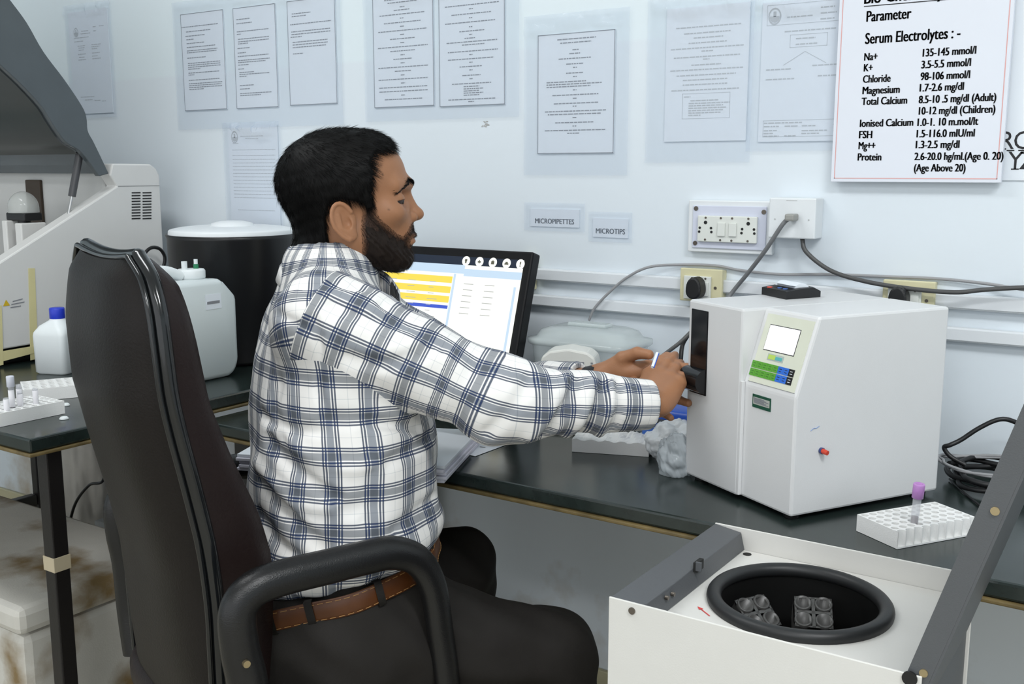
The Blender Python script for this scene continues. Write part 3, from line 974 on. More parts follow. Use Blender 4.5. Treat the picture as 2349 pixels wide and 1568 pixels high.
# ------------------------------------------------------------------ white bottle with blue cap
bx, by = onz(140, 858, ZB)[0], onz(140, 858, ZB)[1]
bx -= 0.03
by += 0.02
bt = thing('reagent_bottle', 'square white bottle with a blue screw cap beside the machine', 'bottle', (bx, by, ZB), R(20))
def sq_ring(hw, z, rr):
    pts = []
    for sx, sy in ((1, 1), (-1, 1), (-1, -1), (1, -1)):
        a0 = {(1, 1): 0, (-1, 1): 90, (-1, -1): 180, (1, -1): 270}[(sx, sy)]
        for k in range(6):
            a = R(a0 + 90 * k / 5)
            pts.append((sx * (hw - rr) + rr * math.cos(a), sy * (hw - rr) + rr * math.sin(a), z))
    return pts
rings = [sq_ring(0.038, 0.0005, .012), sq_ring(0.042, 0.005, .012), sq_ring(0.043, 0.09, .012), sq_ring(0.042, 0.098, .014), sq_ring(0.034, 0.112, .018), sq_ring(0.018, 0.124, .0178), sq_ring(0.0165, 0.128, .0164)]
MB().grid(np.array(rings), True, True).add(rings[0], [tuple(range(24))]).build('bottle_body', M_hdpe_cap, bt)
MB().lathe([(0.0165, 0.127), (0.0172, 0.128), (0.0172, 0.150), (0.016, 0.1525), (0, 0.1525)], seg=28).build('screw_cap', mat('blue_cap', (0.02, 0.045, 0.52), 0.35), bt)

# ------------------------------------------------------------------ black drum with white lid
dx, dy, dr = -2.045, 1.776, 0.158
zr = ond(540, 541, 2.50)[2]
dm = thing('lidded_drum', 'black drum with a white domed lid behind the jerrycan', 'drum', (dx, dy, ZB))
hr = zr - ZB
MB().lathe([(0, 0.0005), (dr * .95, 0.0005), (dr * .97, .01), (dr, hr - .01), (dr + .004, hr), (dr - .002, hr), (dr - .006, 0.01), (0, 0.008)], seg=56).build('drum_body', mat('black_drum', (0.007, 0.007, 0.008), 0.35), dm)
MB().lathe([(dr - .003, hr - .002), (dr - .004, hr + .008), (dr - .006, hr + .0105), (dr - .012, hr + .0125), (dr - .03, hr + .016), (dr - .06, hr + .019), (0, hr + .020)], seg=56).build('drum_lid', M_whitepl, dm)
MB().lathe([(0.055, hr + .019), (0.05, hr + .026), (0.03, hr + .031), (0, hr + .032)], seg=32).build('lid_knob', M_whitepl, dm)

# ------------------------------------------------------------------ foam tube racks
M_foam = mat('white_foam', (0.80, 0.80, 0.79), 0.7, var=0.03, bump=0.2, bscale=500)
def foam_rack_mesh(nx, ny, pitch, h, r, scallop=False, deep=None):
    """A foam block with a grid of round wells; the near row may be cut open into scallops."""
    b = MB()
    w, d = nx * pitch, ny * pitch
    deep = h * 0.75 if deep is None else deep
    n = 16
    t = np.array([math.pi / 4 + 2 * math.pi * k / n for k in range(n)])
    for i in range(nx):
        for jx in range(ny):
            cx, cy = (i + .5) * pitch - w / 2, (jx + .5) * pitch - d / 2
            k = 1 / np.maximum(np.abs(np.cos(t)), np.abs(np.sin(t)))
            sq = [(cx + pitch / 2 * kk * math.cos(a), cy + pitch / 2 * kk * math.sin(a), h) for a, kk in zip(t, k)]
            ci = [(cx + r * math.cos(a), cy + r * math.sin(a), h) for a in t]
            c2 = [(cx + r * .9 * math.cos(a), cy + r * .9 * math.sin(a), h - deep) for a in t]
            b.add(sq + ci + c2, [(q, (q + 1) % n, n + (q + 1) % n, n + q) for q in range(n)] + [(n + q, n + (q + 1) % n, 2 * n + (q + 1) % n, 2 * n + q) for q in range(n)] + [tuple(range(2 * n, 3 * n))])
    x0, x1, y0, y1 = -w / 2, w / 2, -d / 2, d / 2
    z0 = 0.0005
    b.quad((x0, y0, z0), (x1, y0, z0), (x1, y1, z0), (x0, y1, z0))
    b.quad((x1, y0, z0), (x1, y1, z0), (x1, y1, h), (x1, y0, h))
    b.quad((x0, y0, z0), (x0, y1, z0), (x0, y1, h), (x0, y0, h))
    b.quad((x0, y1, z0), (x1, y1, z0), (x1, y1, h), (x0, y1, h))
    if scallop:
        for x in (x0, x1):
            b.quad((x, y0, z0), (x, y0 - .0068, z0), (x, y0 - .0068, h), (x, y0, h))
    if not scallop:
        b.quad((x0, y0, z0), (x1, y0, z0), (x1, y0, h), (x0, y0, h))
    else:
        m = 10
        top, bot = [], []
        for i in range(nx):
            for q in range(m):
                a = math.pi * (1 - q / (m - 1))
                cx = (i + .5) * pitch - w / 2
                top.append((cx + pitch * .46 * math.cos(a), y0 + -0.0002 + 0.0065 * math.sin(a) - 0.0065, h))
        bot = [(x, y, z0 + 0.002) for x, y, z in top]
        nn = len(top)
        b.add(top + bot, [(q, q + 1, nn + q + 1, nn + q) for q in range(nn - 1)], True)
        f1 = [(x, y0, h) for x, y, z in top]
        b.add(top + f1, [(q, q + 1, nn + q + 1, nn + q) for q in range(nn - 1)])
        g1 = [(x, y0 - 0.0068, z0 + .0022) for x, y, z in top]
        b.add(bot + g1, [(q, q + 1, nn + q + 1, nn + q) for q in range(nn - 1)])
        b.quad((x0, y0 - .0068, z0), (x1, y0 - .0068, z0), (x1, y0 - .0068, z0 + .0022), (x0, y0 - .0068, z0 + .0022))
        b.quad((x0, y0 - .0068, z0), (x1, y0 - .0068, z0), (x1, y0, z0), (x0, y0, z0))
    return b


def rack(label, corner_px, z, h, nx, ny, pitch, r, hd, off, scallop=False):
    o = thing('foam_tube_rack', label, 'tube rack', corner_px, hd)
    foam_rack_mesh(nx, ny, pitch, h, r, scallop).build('foam_block', M_foam, o)
    return o


rackA = rack('white foam rack holding blood tubes at the near end of the side table', (-1.882, 1.062, ZB), ZB, 0.026, 11, 6, 0.0165, 0.0058, R(90), 0)
rackB = rack('empty white foam rack on the side table behind the chair', (-2.005, 1.245, ZB), ZB, 0.026, 8, 6, 0.0165, 0.0058, R(62), 0)
_n = np.array([onz(2052, 1216, .785), onz(1972, 1178, .785), onz(2235, 1184, .785)])
_u = (_n[2] - _n[0]); _u[2] = 0
_hd = math.atan2(_u[1], _u[0])
_L = np.linalg.norm(_u)
_wd = np.linalg.norm(_n[1] - _n[0])
pit = _L / 10.0
ny_ = max(3, round(_wd / pit))
_ctr = _n[0] + _u / 2 + np.array((-math.sin(_hd), math.cos(_hd), 0)) * (ny_ * pit / 2)
rackC = rack('white foam rack with one lilac-capped tube, beside the small white analyzer', (_ctr[0], _ctr[1], ZD), ZD, 0.025, 10, ny_, pit, pit * .36, _hd, 0, True)

M_glass = mat('tube_glass', (0.78, 0.80, 0.84), 0.06, alpha=0.28, var=0.01)
M_blood = mat('dark_blood', (0.055, 0.008, 0.006), 0.25)
M_tlabel = mat('tube_label', (0.74, 0.73, 0.76), 0.6)
M_stopper = {'lilac': mat('lilac_cap', (0.52, 0.25, 0.60), 0.4), 'grey': mat('pale_grey_cap', (0.62, 0.64, 0.72), 0.4)}


def tube(label, x, y, z, ln, r, cap=None, lab=None, blood=0.2, tilt=(0, 0), group=None):
    o = thing('blood_tube', label, 'test tube', (x, y, z), 0, group)
    o.rotation_euler = (R(tilt[0]), R(tilt[1]), 0)
    MB().lathe([(0, 0), (r * .6, .0012), (r * .95, .005), (r, .009), (r, ln), (r * .86, ln), (r * .86, .009), (0, .004)], seg=16).build('glass', M_glass, o)
    if blood:
        MB().lathe([(0, .0045), (r * .6, .0058), (r * .8, .010), (r * .8, ln * blood), (0, ln * blood)], seg=14).build('blood', M_blood, o)
    if lab:
        MB().lathe([(r * 1.04, ln * lab[0]), (r * 1.05, ln * lab[0] + .0004), (r * 1.05, ln * lab[1]), (r * 1.02, ln * lab[1])], seg=16).build('label_band', M_tlabel, o)
    if cap:
        MB().lathe([(r * 1.05, ln - .010), (r * 1.35, ln - .009), (r * 1.38, ln + .010), (r * 1.25, ln + .0115), (r * .8, ln + .0115), (r * .7, ln + .007), (0, ln + .007)], seg=18).build('stopper', M_stopper[cap], o)
    return o


zt_ = ZB + 0.007
tube('uncapped glass tube with white label, first on the near rack', -1.915, 1.060, zt_, 0.062, 0.0050, None, (.3, .75), .34, group='blood tubes in the near rack')
tube('tube with pale grey stopper, tallest in the near rack', -1.862, 1.064, zt_, 0.068, 0.0052, 'grey', (.3, .78), .3, group='blood tubes in the near rack')
tube('slim tube in front of the stoppered one, white band only', -1.850, 1.046, zt_, 0.042, 0.0050, None, (.2, .95), .0, group='blood tubes in the near rack')
tube('tube with lilac-grey label just behind the stoppered one', -1.884, 1.092, zt_, 0.056, 0.0050, None, (.35, .85), .25, group='blood tubes in the near rack')
tube('short tube with red tip of blood between the labelled ones', -1.866, 1.083, zt_, 0.046, 0.0050, None, (.3, .9), .2, group='blood tubes in the near rack')
tube('outermost tube of the near rack, towards the chair', -1.852, 1.106, zt_, 0.050, 0.0050, None, (.35, .92), .22, group='blood tubes in the near rack')
_t = onz(2095, 1197, .785)
tube('lilac-capped blood tube standing in the foam rack', _t[0], _t[1], ZD + 0.007, 0.064, 0.0058, 'lilac', None, .42, (2, 4))
for px, py, lab in ((150, 930, 'small clear plastic cap on the side table, farther one'), (147, 961, 'small clear plastic cap near the table edge')):
    p = onz(px, py, ZB)
    o = MB().lathe([(0.0085, 0.0004), (0.0088, 0.002), (0.006, 0.005), (0, 0.0055)], seg=18).build('bottle_stopper', M_hdpe_cap)
    o.location = p
    tag(o, lab, 'stopper')

# ------------------------------------------------------------------ stained foam box and bag under the side table
def stained_foam():
    m = mat('stained_foam_box', (0.62, 0.60, 0.55), 0.65, var=0.08, bump=0.15, bscale=300)
    nt, b = nodes_of(m)
    src = b.inputs['Base Color'].links[0].from_socket
    tc = nt.nodes.new('ShaderNodeTexCoord')
    nz = nt.nodes.new('ShaderNodeTexNoise')
    nz.inputs['Scale'].default_value = 6
    nz.inputs['Detail'].default_value = 7
    nt.links.new(tc.outputs['Object'], nz.inputs['Vector'])
    rp = nt.nodes.new('ShaderNodeMapRange')
    rp.inputs['From Min'].default_value = 0.50
    rp.inputs['From Max'].default_value = 0.66
    nt.links.new(nz.outputs['Fac'], rp.inputs['Value'])
    mx = nt.nodes.new('ShaderNodeMix')
    mx.data_type = 'RGBA'
    mx.inputs[7].default_value = (0.24, 0.165, 0.075, 1)
    nt.links.new(rp.outputs[0], mx.inputs[0])
    nt.links.new(src, mx.inputs[6])
    nt.links.new(mx.outputs[2], b.inputs['Base Color'])
    return m


fb = thing('foam_cooler_box', 'brown-stained white foam cooler box on the floor under the side table', 'box', (-2.2, 1.2, 0))
M_sfoam = stained_foam()
put(MB().box2((-2.62, 1.045, 0.0005), (-1.86, 1.42, 0.372), 0.02), 'box_body', M_sfoam, fb)
put(MB().box2((-2.63, 1.035, 0.3725), (-1.85, 1.43, 0.43), 0.016), 'box_lid', M_sfoam, fb)
def crumple(rad, c, seed, amp=0.25, sub=5):
    b = bmesh.new()
    bmesh.ops.create_icosphere(b, subdivisions=sub, radius=1)
    rg = np.random.default_rng(seed)
    K = [(rg.normal(size=3) * s, rg.uniform(0, 6.3), a) for s, a in ((1.6, .5), (2.4, .4), (3.6, .3), (5, .25), (7, .18), (9, .14), (14, .10), (20, .07)) for _ in range(2)]
    for v in b.verts:
        p = np.array(v.co)
        f = 1 + amp * .0 + amp * sum(a * abs(math.sin(p @ k + ph)) for k, ph, a in K) - amp
        v.co = Vector((c[0] + p[0] * rad[0] * f, c[1] + p[1] * rad[1] * f, max(c[2] + p[2] * rad[2] * f, c[2] - rad[2] * .92)))
    return b
M_bag = mat('crumpled_grey_bag', (0.45, 0.43, 0.39), 0.5, var=0.2)
p = ony(210, 1150, 1.80)
o = MB().bm(crumple((0.08, 0.07, 0.28), (0, 0, 0.258), 3, 0.22), True).build('sack', M_bag)
o.location = (p[0], 1.80, 0)
tag(o, 'crumpled grey-brown sack slumped on the floor by the wall', 'sack')
cable('black cord hanging down beneath the side table by the sack', [ony(x, y, 1.60) for x, y in ((240, 1010), (238, 1098), (205, 1112), (175, 1150), (160, 1200), (157, 1250), (150, 1330))], 0.004, M_blackcable)
# cardboard-white carton in the gap below the bench
o = MB().box2((-0.2, -0.14, 0.0005), (0.2, 0.14, 0.30), 0.004).build('carton', mat('greyed_white_card', (0.50, 0.52, 0.54), 0.7))
o.location = (ony(330, 1180, 1.78)[0] + .14, 1.80, 0)
tag(o, 'greyish white carton on the floor behind the chair back', 'carton')
# ------------------------------------------------------------------ monitor
tl = R(17)
p_tr = ony(1223, 577, 1.80)
p_br = ony(1187, 822, 1.73)
mw = 0.50
mh = 0.315
top_z = p_tr[2]
mon = thing('computer_monitor', 'black flat monitor showing a yellow-banded table, behind his outstretched arm', 'monitor', (p_tr[0] - mw / 2, 1.80, ZD))
# local frame of the tilted panel: origin at its upper right corner
e_up = np.array((0, math.sin(tl), math.cos(tl)))
e_n = np.array((0, -math.cos(tl), math.sin(tl)))
e_x = np.array((1.0, 0, 0))
O = p_tr
def mp(u, v, n=0.0):
    """u metres leftwards from the upper right corner, v metres down the panel."""
    return O - e_x * u - e_up * v + e_n * n
Mm = Matrix(((1, 0, 0, 0), (0, e_n[1], e_up[1], 0), (0, e_n[2], e_up[2], 0), (0, 0, 0, 1)))
cpos = mp(mw / 2, mh / 2, -0.016)
Mt = Matrix.Translation(cpos) @ Matrix(((1, 0, 0), (0, -e_n[1], e_up[1]), (0, -e_n[2], e_up[2]))).to_4x4()
M_mon = mat('monitor_black', (0.006, 0.006, 0.007), 0.35, spec=0.25)
put(MB().box((0, 0, 0), (mw, 0.030, mh), 0.004, Mt), 'bezel', M_mon, mon)
put(MB().box((0, 0.03, 0), (mw * .7, 0.03, mh * .7), 0.008, Mt), 'rear_shell', M_mon, mon)
sp = mp(mw / 2, mh * .55, -0.06)
put(MB().box2((sp[0] - .03, sp[1] - .012, ZD + .012), (sp[0] + .03, sp[1] + .012, sp[2]), 0.004), 'stand_neck', M_mon, mon)
put(MB().box2((sp[0] - .12, sp[1] - .10, ZD + .0005), (sp[0] + .12, sp[1] + .08, ZD + .014), 0.005), 'stand_foot', M_mon, mon)
put(MB().box2((sp[0] - .02, sp[1] - .004, sp[2] - .03), (sp[0] + .02, sp[1] + .03, sp[2] + .03), 0.002), 'tilt_joint', M_mon, mon)
def glow(name, c, s=1.0):
    s = s * 0.76
    return mat(name, tuple(0.02 * q for q in c), 0.25, emit=c, estr=s, var=0.0)
S_white = glow('screen_white', (0.95, 0.97, 0.90), 1.0)
S_yel = glow('screen_yellow', (0.95, 0.74, 0.10), 0.95)
S_blue = glow('screen_blue', (0.055, 0.11, 0.62), 0.95)
S_pale = glow('screen_pale_blue', (0.58, 0.74, 0.90), 0.95)
S_navy = glow('screen_navy', (0.012, 0.020, 0.040), 1.0)
S_grey = glow('screen_grey_text', (0.42, 0.43, 0.42), 1.0)
S_red = glow('screen_red', (0.80, 0.10, 0.06), 0.9)
def mq(px0, py0, px1, py1, n):
    """Screen rectangle from two photographed corners, laid on the tilted panel."""
    P = []
    for px, py in ((px0, py0), (px1, py1)):
        q = onpl(px, py, O + e_n * n, e_n)
        P.append(((O - q) @ e_x, (O - q) @ e_up))
    (u0, v0), (u1, v1) = P
    return u0, v0, u1, v1
def uq(mb, u0, v0, u1, v1, n):
    mb.quad(mp(u0, v1, n), mp(u1, v1, n), mp(u1, v0, n), mp(u0, v0, n))
n0 = 0.0012
u1 = 0.017
uL = mw - 0.017
v0, v1 = 0.019, mh - 0.026
sc = MB(); uq(sc, uL, v0, u1, v1, n0)
screen = put(sc, 'screen', S_white, mon)
du = lambda px: mq(px, 650, px, 650, n0)[0]
dv = lambda py, px=1080: mq(px, py, px, py, n0)[1]
vh = dv(613, 1150)
def bar(name, m, rects, n=0.0016):
    mb = MB()
    for r in rects:
        uq(mb, r[0], r[1], r[2], r[3], n)
    o = put(mb, name, m, mon)
    return o
uR = u1
bar('header_bar', S_navy, [(uL, v0, uR, vh)])
ub, us = 0.165, 0.185
vb = lambda k: dv(k, 1060)
bar('toolbar_bands', S_pale, [(uL, vh, ub, dv(622, 980)), (ub, dv(620, 1120), uR, dv(637, 1120)), (us + .006, vh + .02, us, v1 - .02), (0.032, vh + .04, 0.026, v1 - .03)])
rows = [(630, 645), (653, 668), (675, 690)]
off = dv(645, 1000) - dv(645, 1000)
bar('yellow_rows', S_yel, [(uL - .03, dv(a, 980), us + .008, dv(b, 980)) for a, b in rows], 0.0020)
bar('blue_row', S_blue, [(uL - .01, dv(690, 980) + .006, us + .008, dv(690, 980) + .0135)], 0.0020)
bar('red_button', S_red, [(uL - .006, dv(648, 900), uL - .026, dv(664, 900))], 0.0022)
rg = np.random.default_rng(5)
tx = []
for k in range(14):
    v = vh + 0.040 + 0.0128 * k
    for c in range(4):
        u = uL - 0.05 - c * 0.06
        if u > us + .03:
            tx.append((u, v, u - rg.uniform(.012, .03), v + .0014))
    if k < 6:
        tx.append((ub - .005, v, ub - .03, v + .0014))
        tx.append((ub - .06, v, ub - .085, v + .0014))
bar('table_text', S_grey, tx, 0.0024)
bar('bottom_buttons', S_yel if False else glow('screen_cream', (0.90, 0.80, 0.42), 0.9), [(0.195, v1 - .016, 0.168, v1 - .005), (0.055, v1 - .016, 0.03, v1 - .005)], 0.0020)
bar('bottom_bar', S_pale, [(0.162, v1 - .016, 0.062, v1 - .004)], 0.0019)
for k, px in enumerate((1061, 1092, 1123, 1155, 1187)):
    u, v = du(px), (v0 + vh) / 2
    ic, gl = MB(), MB()
    t = np.linspace(0, 2 * np.pi, 22, endpoint=False)
    ic.add([mp(u + .0105 * math.cos(a), v + .0105 * math.sin(a), 0.0022) for a in t], [tuple(range(22))])
    ico = put(ic, 'round_icon', S_white, mon)
    for a, b, c, d in [((.003, -.004, -.003, .001), (.002, .001, -.002, .005)), ((.004, -.001, -.004, .002), (.001, -.004, -.001, .004)), ((.004, -.003, -.004, .004), (.001, -.005, -.001, -.002)), ((.005, 0, -.005, .003), (.003, -.003, -.003, 0)), ((.0015, -.005, -.0015, .001), (.0015, .003, -.0015, .005))][k]:
        uq(gl, u + a, v + b, u + c, v + d, 0.0026)
    put(gl, 'icon_glyph', glow('screen_icon_ink', (0.10, 0.10, 0.07), 1.0), ico)

# ------------------------------------------------------------------ clear storage box, small device, tub, foam tray, papers
M_clear = mat('clear_polypropylene', (0.70, 0.76, 0.77), 0.22, alpha=0.40, var=0.03)
M_clear_lid = mat('clear_lid', (0.72, 0.79, 0.79), 0.14, alpha=0.48, var=0.03, bump=0.1, bscale=30)
cb = thing('storage_container', 'clear plastic container with a loose lid against the wall behind his hands', 'container', (-1.055, 1.853, ZD))
def rr(hx, hy, z, r):
    pts = []
    for k, (sx, sy) in enumerate(((1, 1), (-1, 1), (-1, -1), (1, -1))):
        for q in range(7):
            a = R(90 * k + 90 * q / 6)
            pts.append((sx * (hx - r) + r * math.cos(a), sy * (hy - r) + r * math.sin(a), z))
    return np.array(pts)
zc2 = ony(1340, 790, 1.79)[2] - ZD
G = np.array([rr(.098, .058, .0005, .03), rr(.102, .061, .004, .03), rr(.112, .070, zc2 - .002, .032)])
MB().grid(G, True, True).add(G[0], [tuple(range(28))]).build('tub', M_clear, cb)
G = np.array([rr(.116, .074, zc2 - .010, .034), rr(.120, .078, zc2 - .006, .036), rr(.120, .078, zc2 + .003, .036), rr(.106, .066, zc2 + .006, .036), rr(.098, .060, zc2 + .020, .036), rr(.08, .05, zc2 + .026, .03), rr(.03, .025, zc2 + .028, .02)])
MB().grid(G, True, True).add(G[-1], [tuple(range(28))]).build('container_lid', M_clear_lid, cb)
MB().box((0, 0.0, zc2 + .031), (0.09, 0.035, 0.008), 0.003).build('lid_handle', M_clear_lid, cb)
MB().box2((-.08, -.04, .004), (.07, .04, .075), .01).build('contents', mat('pale_blue_contents', (0.45, 0.52, 0.58), 0.6), cb)

pm = ony(1296, 840, 1.70)
md = thing('mini_centrifuge', 'small off-white device with arched front and round dial, behind his sleeve', 'mini centrifuge', (pm[0], 1.722, ZD), R(22))
zt2 = ony(1296, 797, 1.70)[2] - ZD
hw = 0.055
prof = [(-hw, 0.0005), (hw, 0.0005)] + [(hw * math.cos(t), zt2 - 0.022 + 0.022 * math.sin(t)) for t in np.linspace(0.0, math.pi, 13)]
prof = [(-hw, 0.0005), (hw, 0.0005), (hw, zt2 - .03), (hw - .004, zt2 - .016), (hw - .018, zt2 - .006), (0, zt2), (-hw + .018, zt2 - .006), (-hw + .004, zt2 - .016), (-hw, zt2 - .03)]
M_offw = mat('off_white_plastic', (0.70, 0.70, 0.66), 0.35)
MB().prism(prof, 1, -0.035, 0.03, 0.004).build('casing', M_offw, md)
MB().box((0, -0.0358, zt2 - .026), (0.062, 0.001, 0.004)).build('printed_name', M_ink, md)
MB().box((-.046, -0.0358, zt2 - .026), (0.004, 0.001, 0.003)).box((.046, -0.0358, zt2 - .026), (0.004, 0.001, 0.003)).build('printed_marks', M_ink, md)
MB().cyl((0.014, -0.035, zt2 - .052), (0.014, -0.0365, zt2 - .052), 0.022, seg=32).build('dial_ring', mat('pale_blue_ring', (0.55, 0.68, 0.76), 0.4), md)
MB().cyl((0.014, -0.036, zt2 - .052), (0.014, -0.048, zt2 - .052), 0.011, 0.010, seg=26).build('dial_knob', M_offw, md)

tb = thing('blue_lidded_tub', 'small translucent tub with blue lid, on the bench beside the small analyzer', 'tub', (-0.803, 1.755, ZD))
zt3 = ony(1535, 945, 1.71)[2] - ZD
G = np.array([rr(.052, .04, .0005, .012), rr(.054, .042, .003, .012), rr(.060, .048, zt3 - .006, .012)])
MB().grid(G, True, True).add(G[0], [tuple(range(28))]).build('tub_body', mat('smoky_translucent', (0.25, 0.28, 0.31), 0.25, alpha=0.75), tb)
G = np.array([rr(.063, .051, zt3 - .014, .012), rr(.064, .052, zt3 - .012, .012), rr(.064, .052, zt3 + .002, .012), rr(.056, .044, zt3 + .004, .012), rr(.02, .02, zt3 + .004, .01)])
MB().grid(G, True, True).add(G[-1], [tuple(range(28))]).build('tub_lid', mat('blue_lid', (0.02, 0.10, 0.55), 0.35), tb)
MB().box2((-.052, -.053, zt3 - .055), (-.022, -.0485, zt3 - .012), 0.003).build('lid_clip', mat('blue_clip', (0.05, 0.16, 0.55), 0.35), tb)

# torn foam tray
f0, f1, f2 = onz(1312, 1036, ZD), onz(1488, 1048, ZD), onz(1512, 1012, ZD)
u_ = f1 - f0
hd = math.atan2(u_[1], u_[0])
L_ = np.linalg.norm(u_)
ft = thing('foam_tray', 'torn slab of white foam lying on the bench under his forearm', 'foam slab', f0, hd)
n = 36
rg = np.random.default_rng(4)
G = []
for i, v in enumerate(np.linspace(0, 1, 10)):
    row = []
    for q in range(n):
        x = L_ * q / (n - 1)
        z = 0.024 + 0.0012 * rg.normal() * (0.2 + v) + 0.0015 * math.sin(q * .9 + 3 * v)
        row.append((x, 0.08 * v, z))
    G.append(row)
G = np.array(G)
lo = G.copy(); lo[:, :, 2] = 0.0005
b = MB().grid(G, False).grid(lo, False)
for sl in (np.s_[0, :], np.s_[-1, :], np.s_[:, 0], np.s_[:, -1]):
    b.grid(np.stack([G[sl], lo[sl]]), False)
b.build('foam_slab', M_foam, ft)
# crumpled white wrap and clear bag beside the analyzer
p = onz(1543, 1062, ZD)
o = MB().bm(crumple((0.033, 0.033, 0.027), (0, 0, 0.0243), 8, 0.36), True).build('crumpled_wrap', mat('thin_white_plastic', (0.80, 0.83, 0.85), 0.3, alpha=0.9))
o.location = (p[0] - 0.015, p[1] + 0.04, ZD)
tag(o, 'crumpled white plastic wrap beside the front corner of the small analyzer', 'plastic wrap')
p = onz(1575, 1096, ZD)
o = MB().bm(crumple((0.020, 0.022, 0.030), (0, 0, 0.0281), 9, 0.30), True).build('clear_bag', mat('clear_bag_plastic', (0.52, 0.57, 0.60), 0.12, alpha=0.5))
o.location = (p[0] - 0.026, p[1] + 0.010, ZD)
tag(o, 'small clear plastic bag pressed against the analyzer foot', 'plastic bag')

# ledger of papers overhanging the bench edge, and a loose sheet
rb, rf, lf = onz(1067, 1003, ZD + .03), onz(1022, 1068, ZD + .03), onz(545, 1040, ZD + .03)
ux = rf - lf; ux[2] = 0
hdl = math.atan2(ux[1], ux[0])
Ll = np.linalg.norm(ux)
lg = thing('paper_stack', 'thick stack of ruled papers on the bench edge in front of his belly', 'papers', (lf[0], lf[1], ZD), hdl)
M_sheets = mat('page_edges', (0.62, 0.62, 0.70), 0.7, var=0.1, vscale=60)
rg = np.random.default_rng(2)
for k in range(5):
    b = MB()
    z0 = 0.0006 + 0.0058 * k
    dx_, dy_ = rg.uniform(-.004, .004), rg.uniform(-.004, .004)
    b.box2((dx_, 0.0 + dy_, z0), (Ll + dx_, 0.245 + dy_, z0 + 0.0054), 0.0008)
    b.build('sheaf', M_sheets if k < 4 else M_paper, lg)
c0 = [onz(x, y, ZD + .0008) for x, y in ((1050, 1037), (1090, 1046), (1185, 1011), (1080, 1004))]
ctr = np.mean(c0, 0)
o = thing('loose_sheet', 'single loose white sheet on the bench beside the paper stack', 'paper', (ctr[0], ctr[1], ZD))
ps = [tuple(q - np.array((ctr[0], ctr[1], ZD))) for q in c0]
MB().add(ps + [(x, y, z + 0.0006) for x, y, z in ps], [(3, 2, 1, 0), (4, 5, 6, 7)] + [(i, (i + 1) % 4, (i + 1) % 4 + 4, i + 4) for i in range(4)]).build('sheet', M_paper, o)
q = onz(1107, 1025, ZD + .0018) - np.array((ctr[0], ctr[1], ZD))
MB().box(q, (0.012, 0.004, 0.0003)).build('printed_mark', M_ink, o)
# ------------------------------------------------------------------ the small white analyzer on the bench
M_awhite = mat('analyzer_white', (0.68, 0.685, 0.69), 0.35, var=0.015, bump=0.06, bscale=700)
M_awhite2 = mat('analyzer_front_white', (0.64, 0.645, 0.65), 0.4, var=0.02, bump=0.06, bscale=700)
AN = np.array([-0.480, 1.432, ZD])
AH = -math.atan2(0.497, 0.868)
an = thing('electrolyte_analyzer', 'small white bench analyzer with green keypad and lit square screen', 'analyzer', AN, AH)
zf = 0.008
AW, AD, AT = 0.256, 0.305, 0.302
xs_ = -0.118
# left half: plain block; right half: recessed, with a panel leaning back to the top
MB().prism([(0, zf), (0, AT), (AD, AT), (AD, zf)], 0, -AW, xs_, 0.004).build('left_housing', M_awhite2, an)
zb_ = 0.187
sl = 0.044
MB().prism([(0.006, zf), (0.006, zb_), (sl, AT), (AD, AT), (AD, zf)], 0, xs_ - 0.002, 0.0, 0.004).build('right_housing', M_awhite, an)
MB().box2((xs_ - 0.001, 0.0, zf + .002), (xs_ + 0.0045, 0.006, zb_ + 0.004), 0.001).build('divider_strip', M_awhite, an)
for fx, fy in ((-0.235, 0.02), (-0.02, 0.025), (-0.235, 0.285), (-0.02, 0.285)):
    MB().cyl((fx, fy, 0.0005), (fx, fy, zf + 0.002), 0.011, 0.012, seg=20).build('foot', M_rubber, an)
M_window = mat('black_gloss_window', (0.006, 0.006, 0.007), 0.12)
MB().box2((-0.2465, -0.0016, 0.150), (-0.203, 0.004, 0.288), 0.001).build('sampler_window', M_window, an)
b = MB().prism([(0.0, 0.193)] + [(-0.021 * math.sin(t), 0.173 + 0.020 * math.cos(t)) for t in np.linspace(0.15, math.pi - .15, 40)] + [(0.0, 0.153)], 0, -0.254, -0.2045, 0.0, smooth=False)
b.build('sampler_flap', M_window, an)
# leaning control panel: local frame
pu = np.array((1.0, 0, 0))
sv = np.array((0, sl - 0.006, AT - zb_)); slen = np.linalg.norm(sv); sv = sv / slen
sn = np.array((0, -sv[2], sv[1]))
P0 = np.array((xs_, 0.006, zb_))
def pp(u, v, n=0.0):
    return P0 + pu * u + sv * v + sn * n
def slab(mb, u0, v0, u1, v1, n0, n1):
    vs = [pp(u0, v0, n0), pp(u1, v0, n0), pp(u1, v1, n0), pp(u0, v1, n0), pp(u0, v0, n1), pp(u1, v0, n1), pp(u1, v1, n1), pp(u0, v1, n1)]
    return mb.add(vs, [(0, 3, 2, 1), (4, 5, 6, 7), (0, 1, 5, 4), (1, 2, 6, 5), (2, 3, 7, 6), (3, 0, 4, 7)])
wP = -xs_
panel = slab(MB(), 0.010, 0.006, wP - 0.006, slen - 0.008, -0.001, 0.0010).build('control_panel', mat('cream_membrane', (0.66, 0.68, 0.57), 0.4), an)
slab(MB(), 0.0095, 0.0055, wP - 0.0055, 0.0062, 0.0, 0.0008).build('panel_edge', M_ink, an)
def puv(px, py):
    Rm = np.array([[math.cos(AH), -math.sin(AH), 0], [math.sin(AH), math.cos(AH), 0], [0, 0, 1]])
    o = AN + Rm @ P0
    q = onpl(px, py, o, Rm @ sn) - o
    q = Rm.T @ q
    return q @ pu, q @ sv
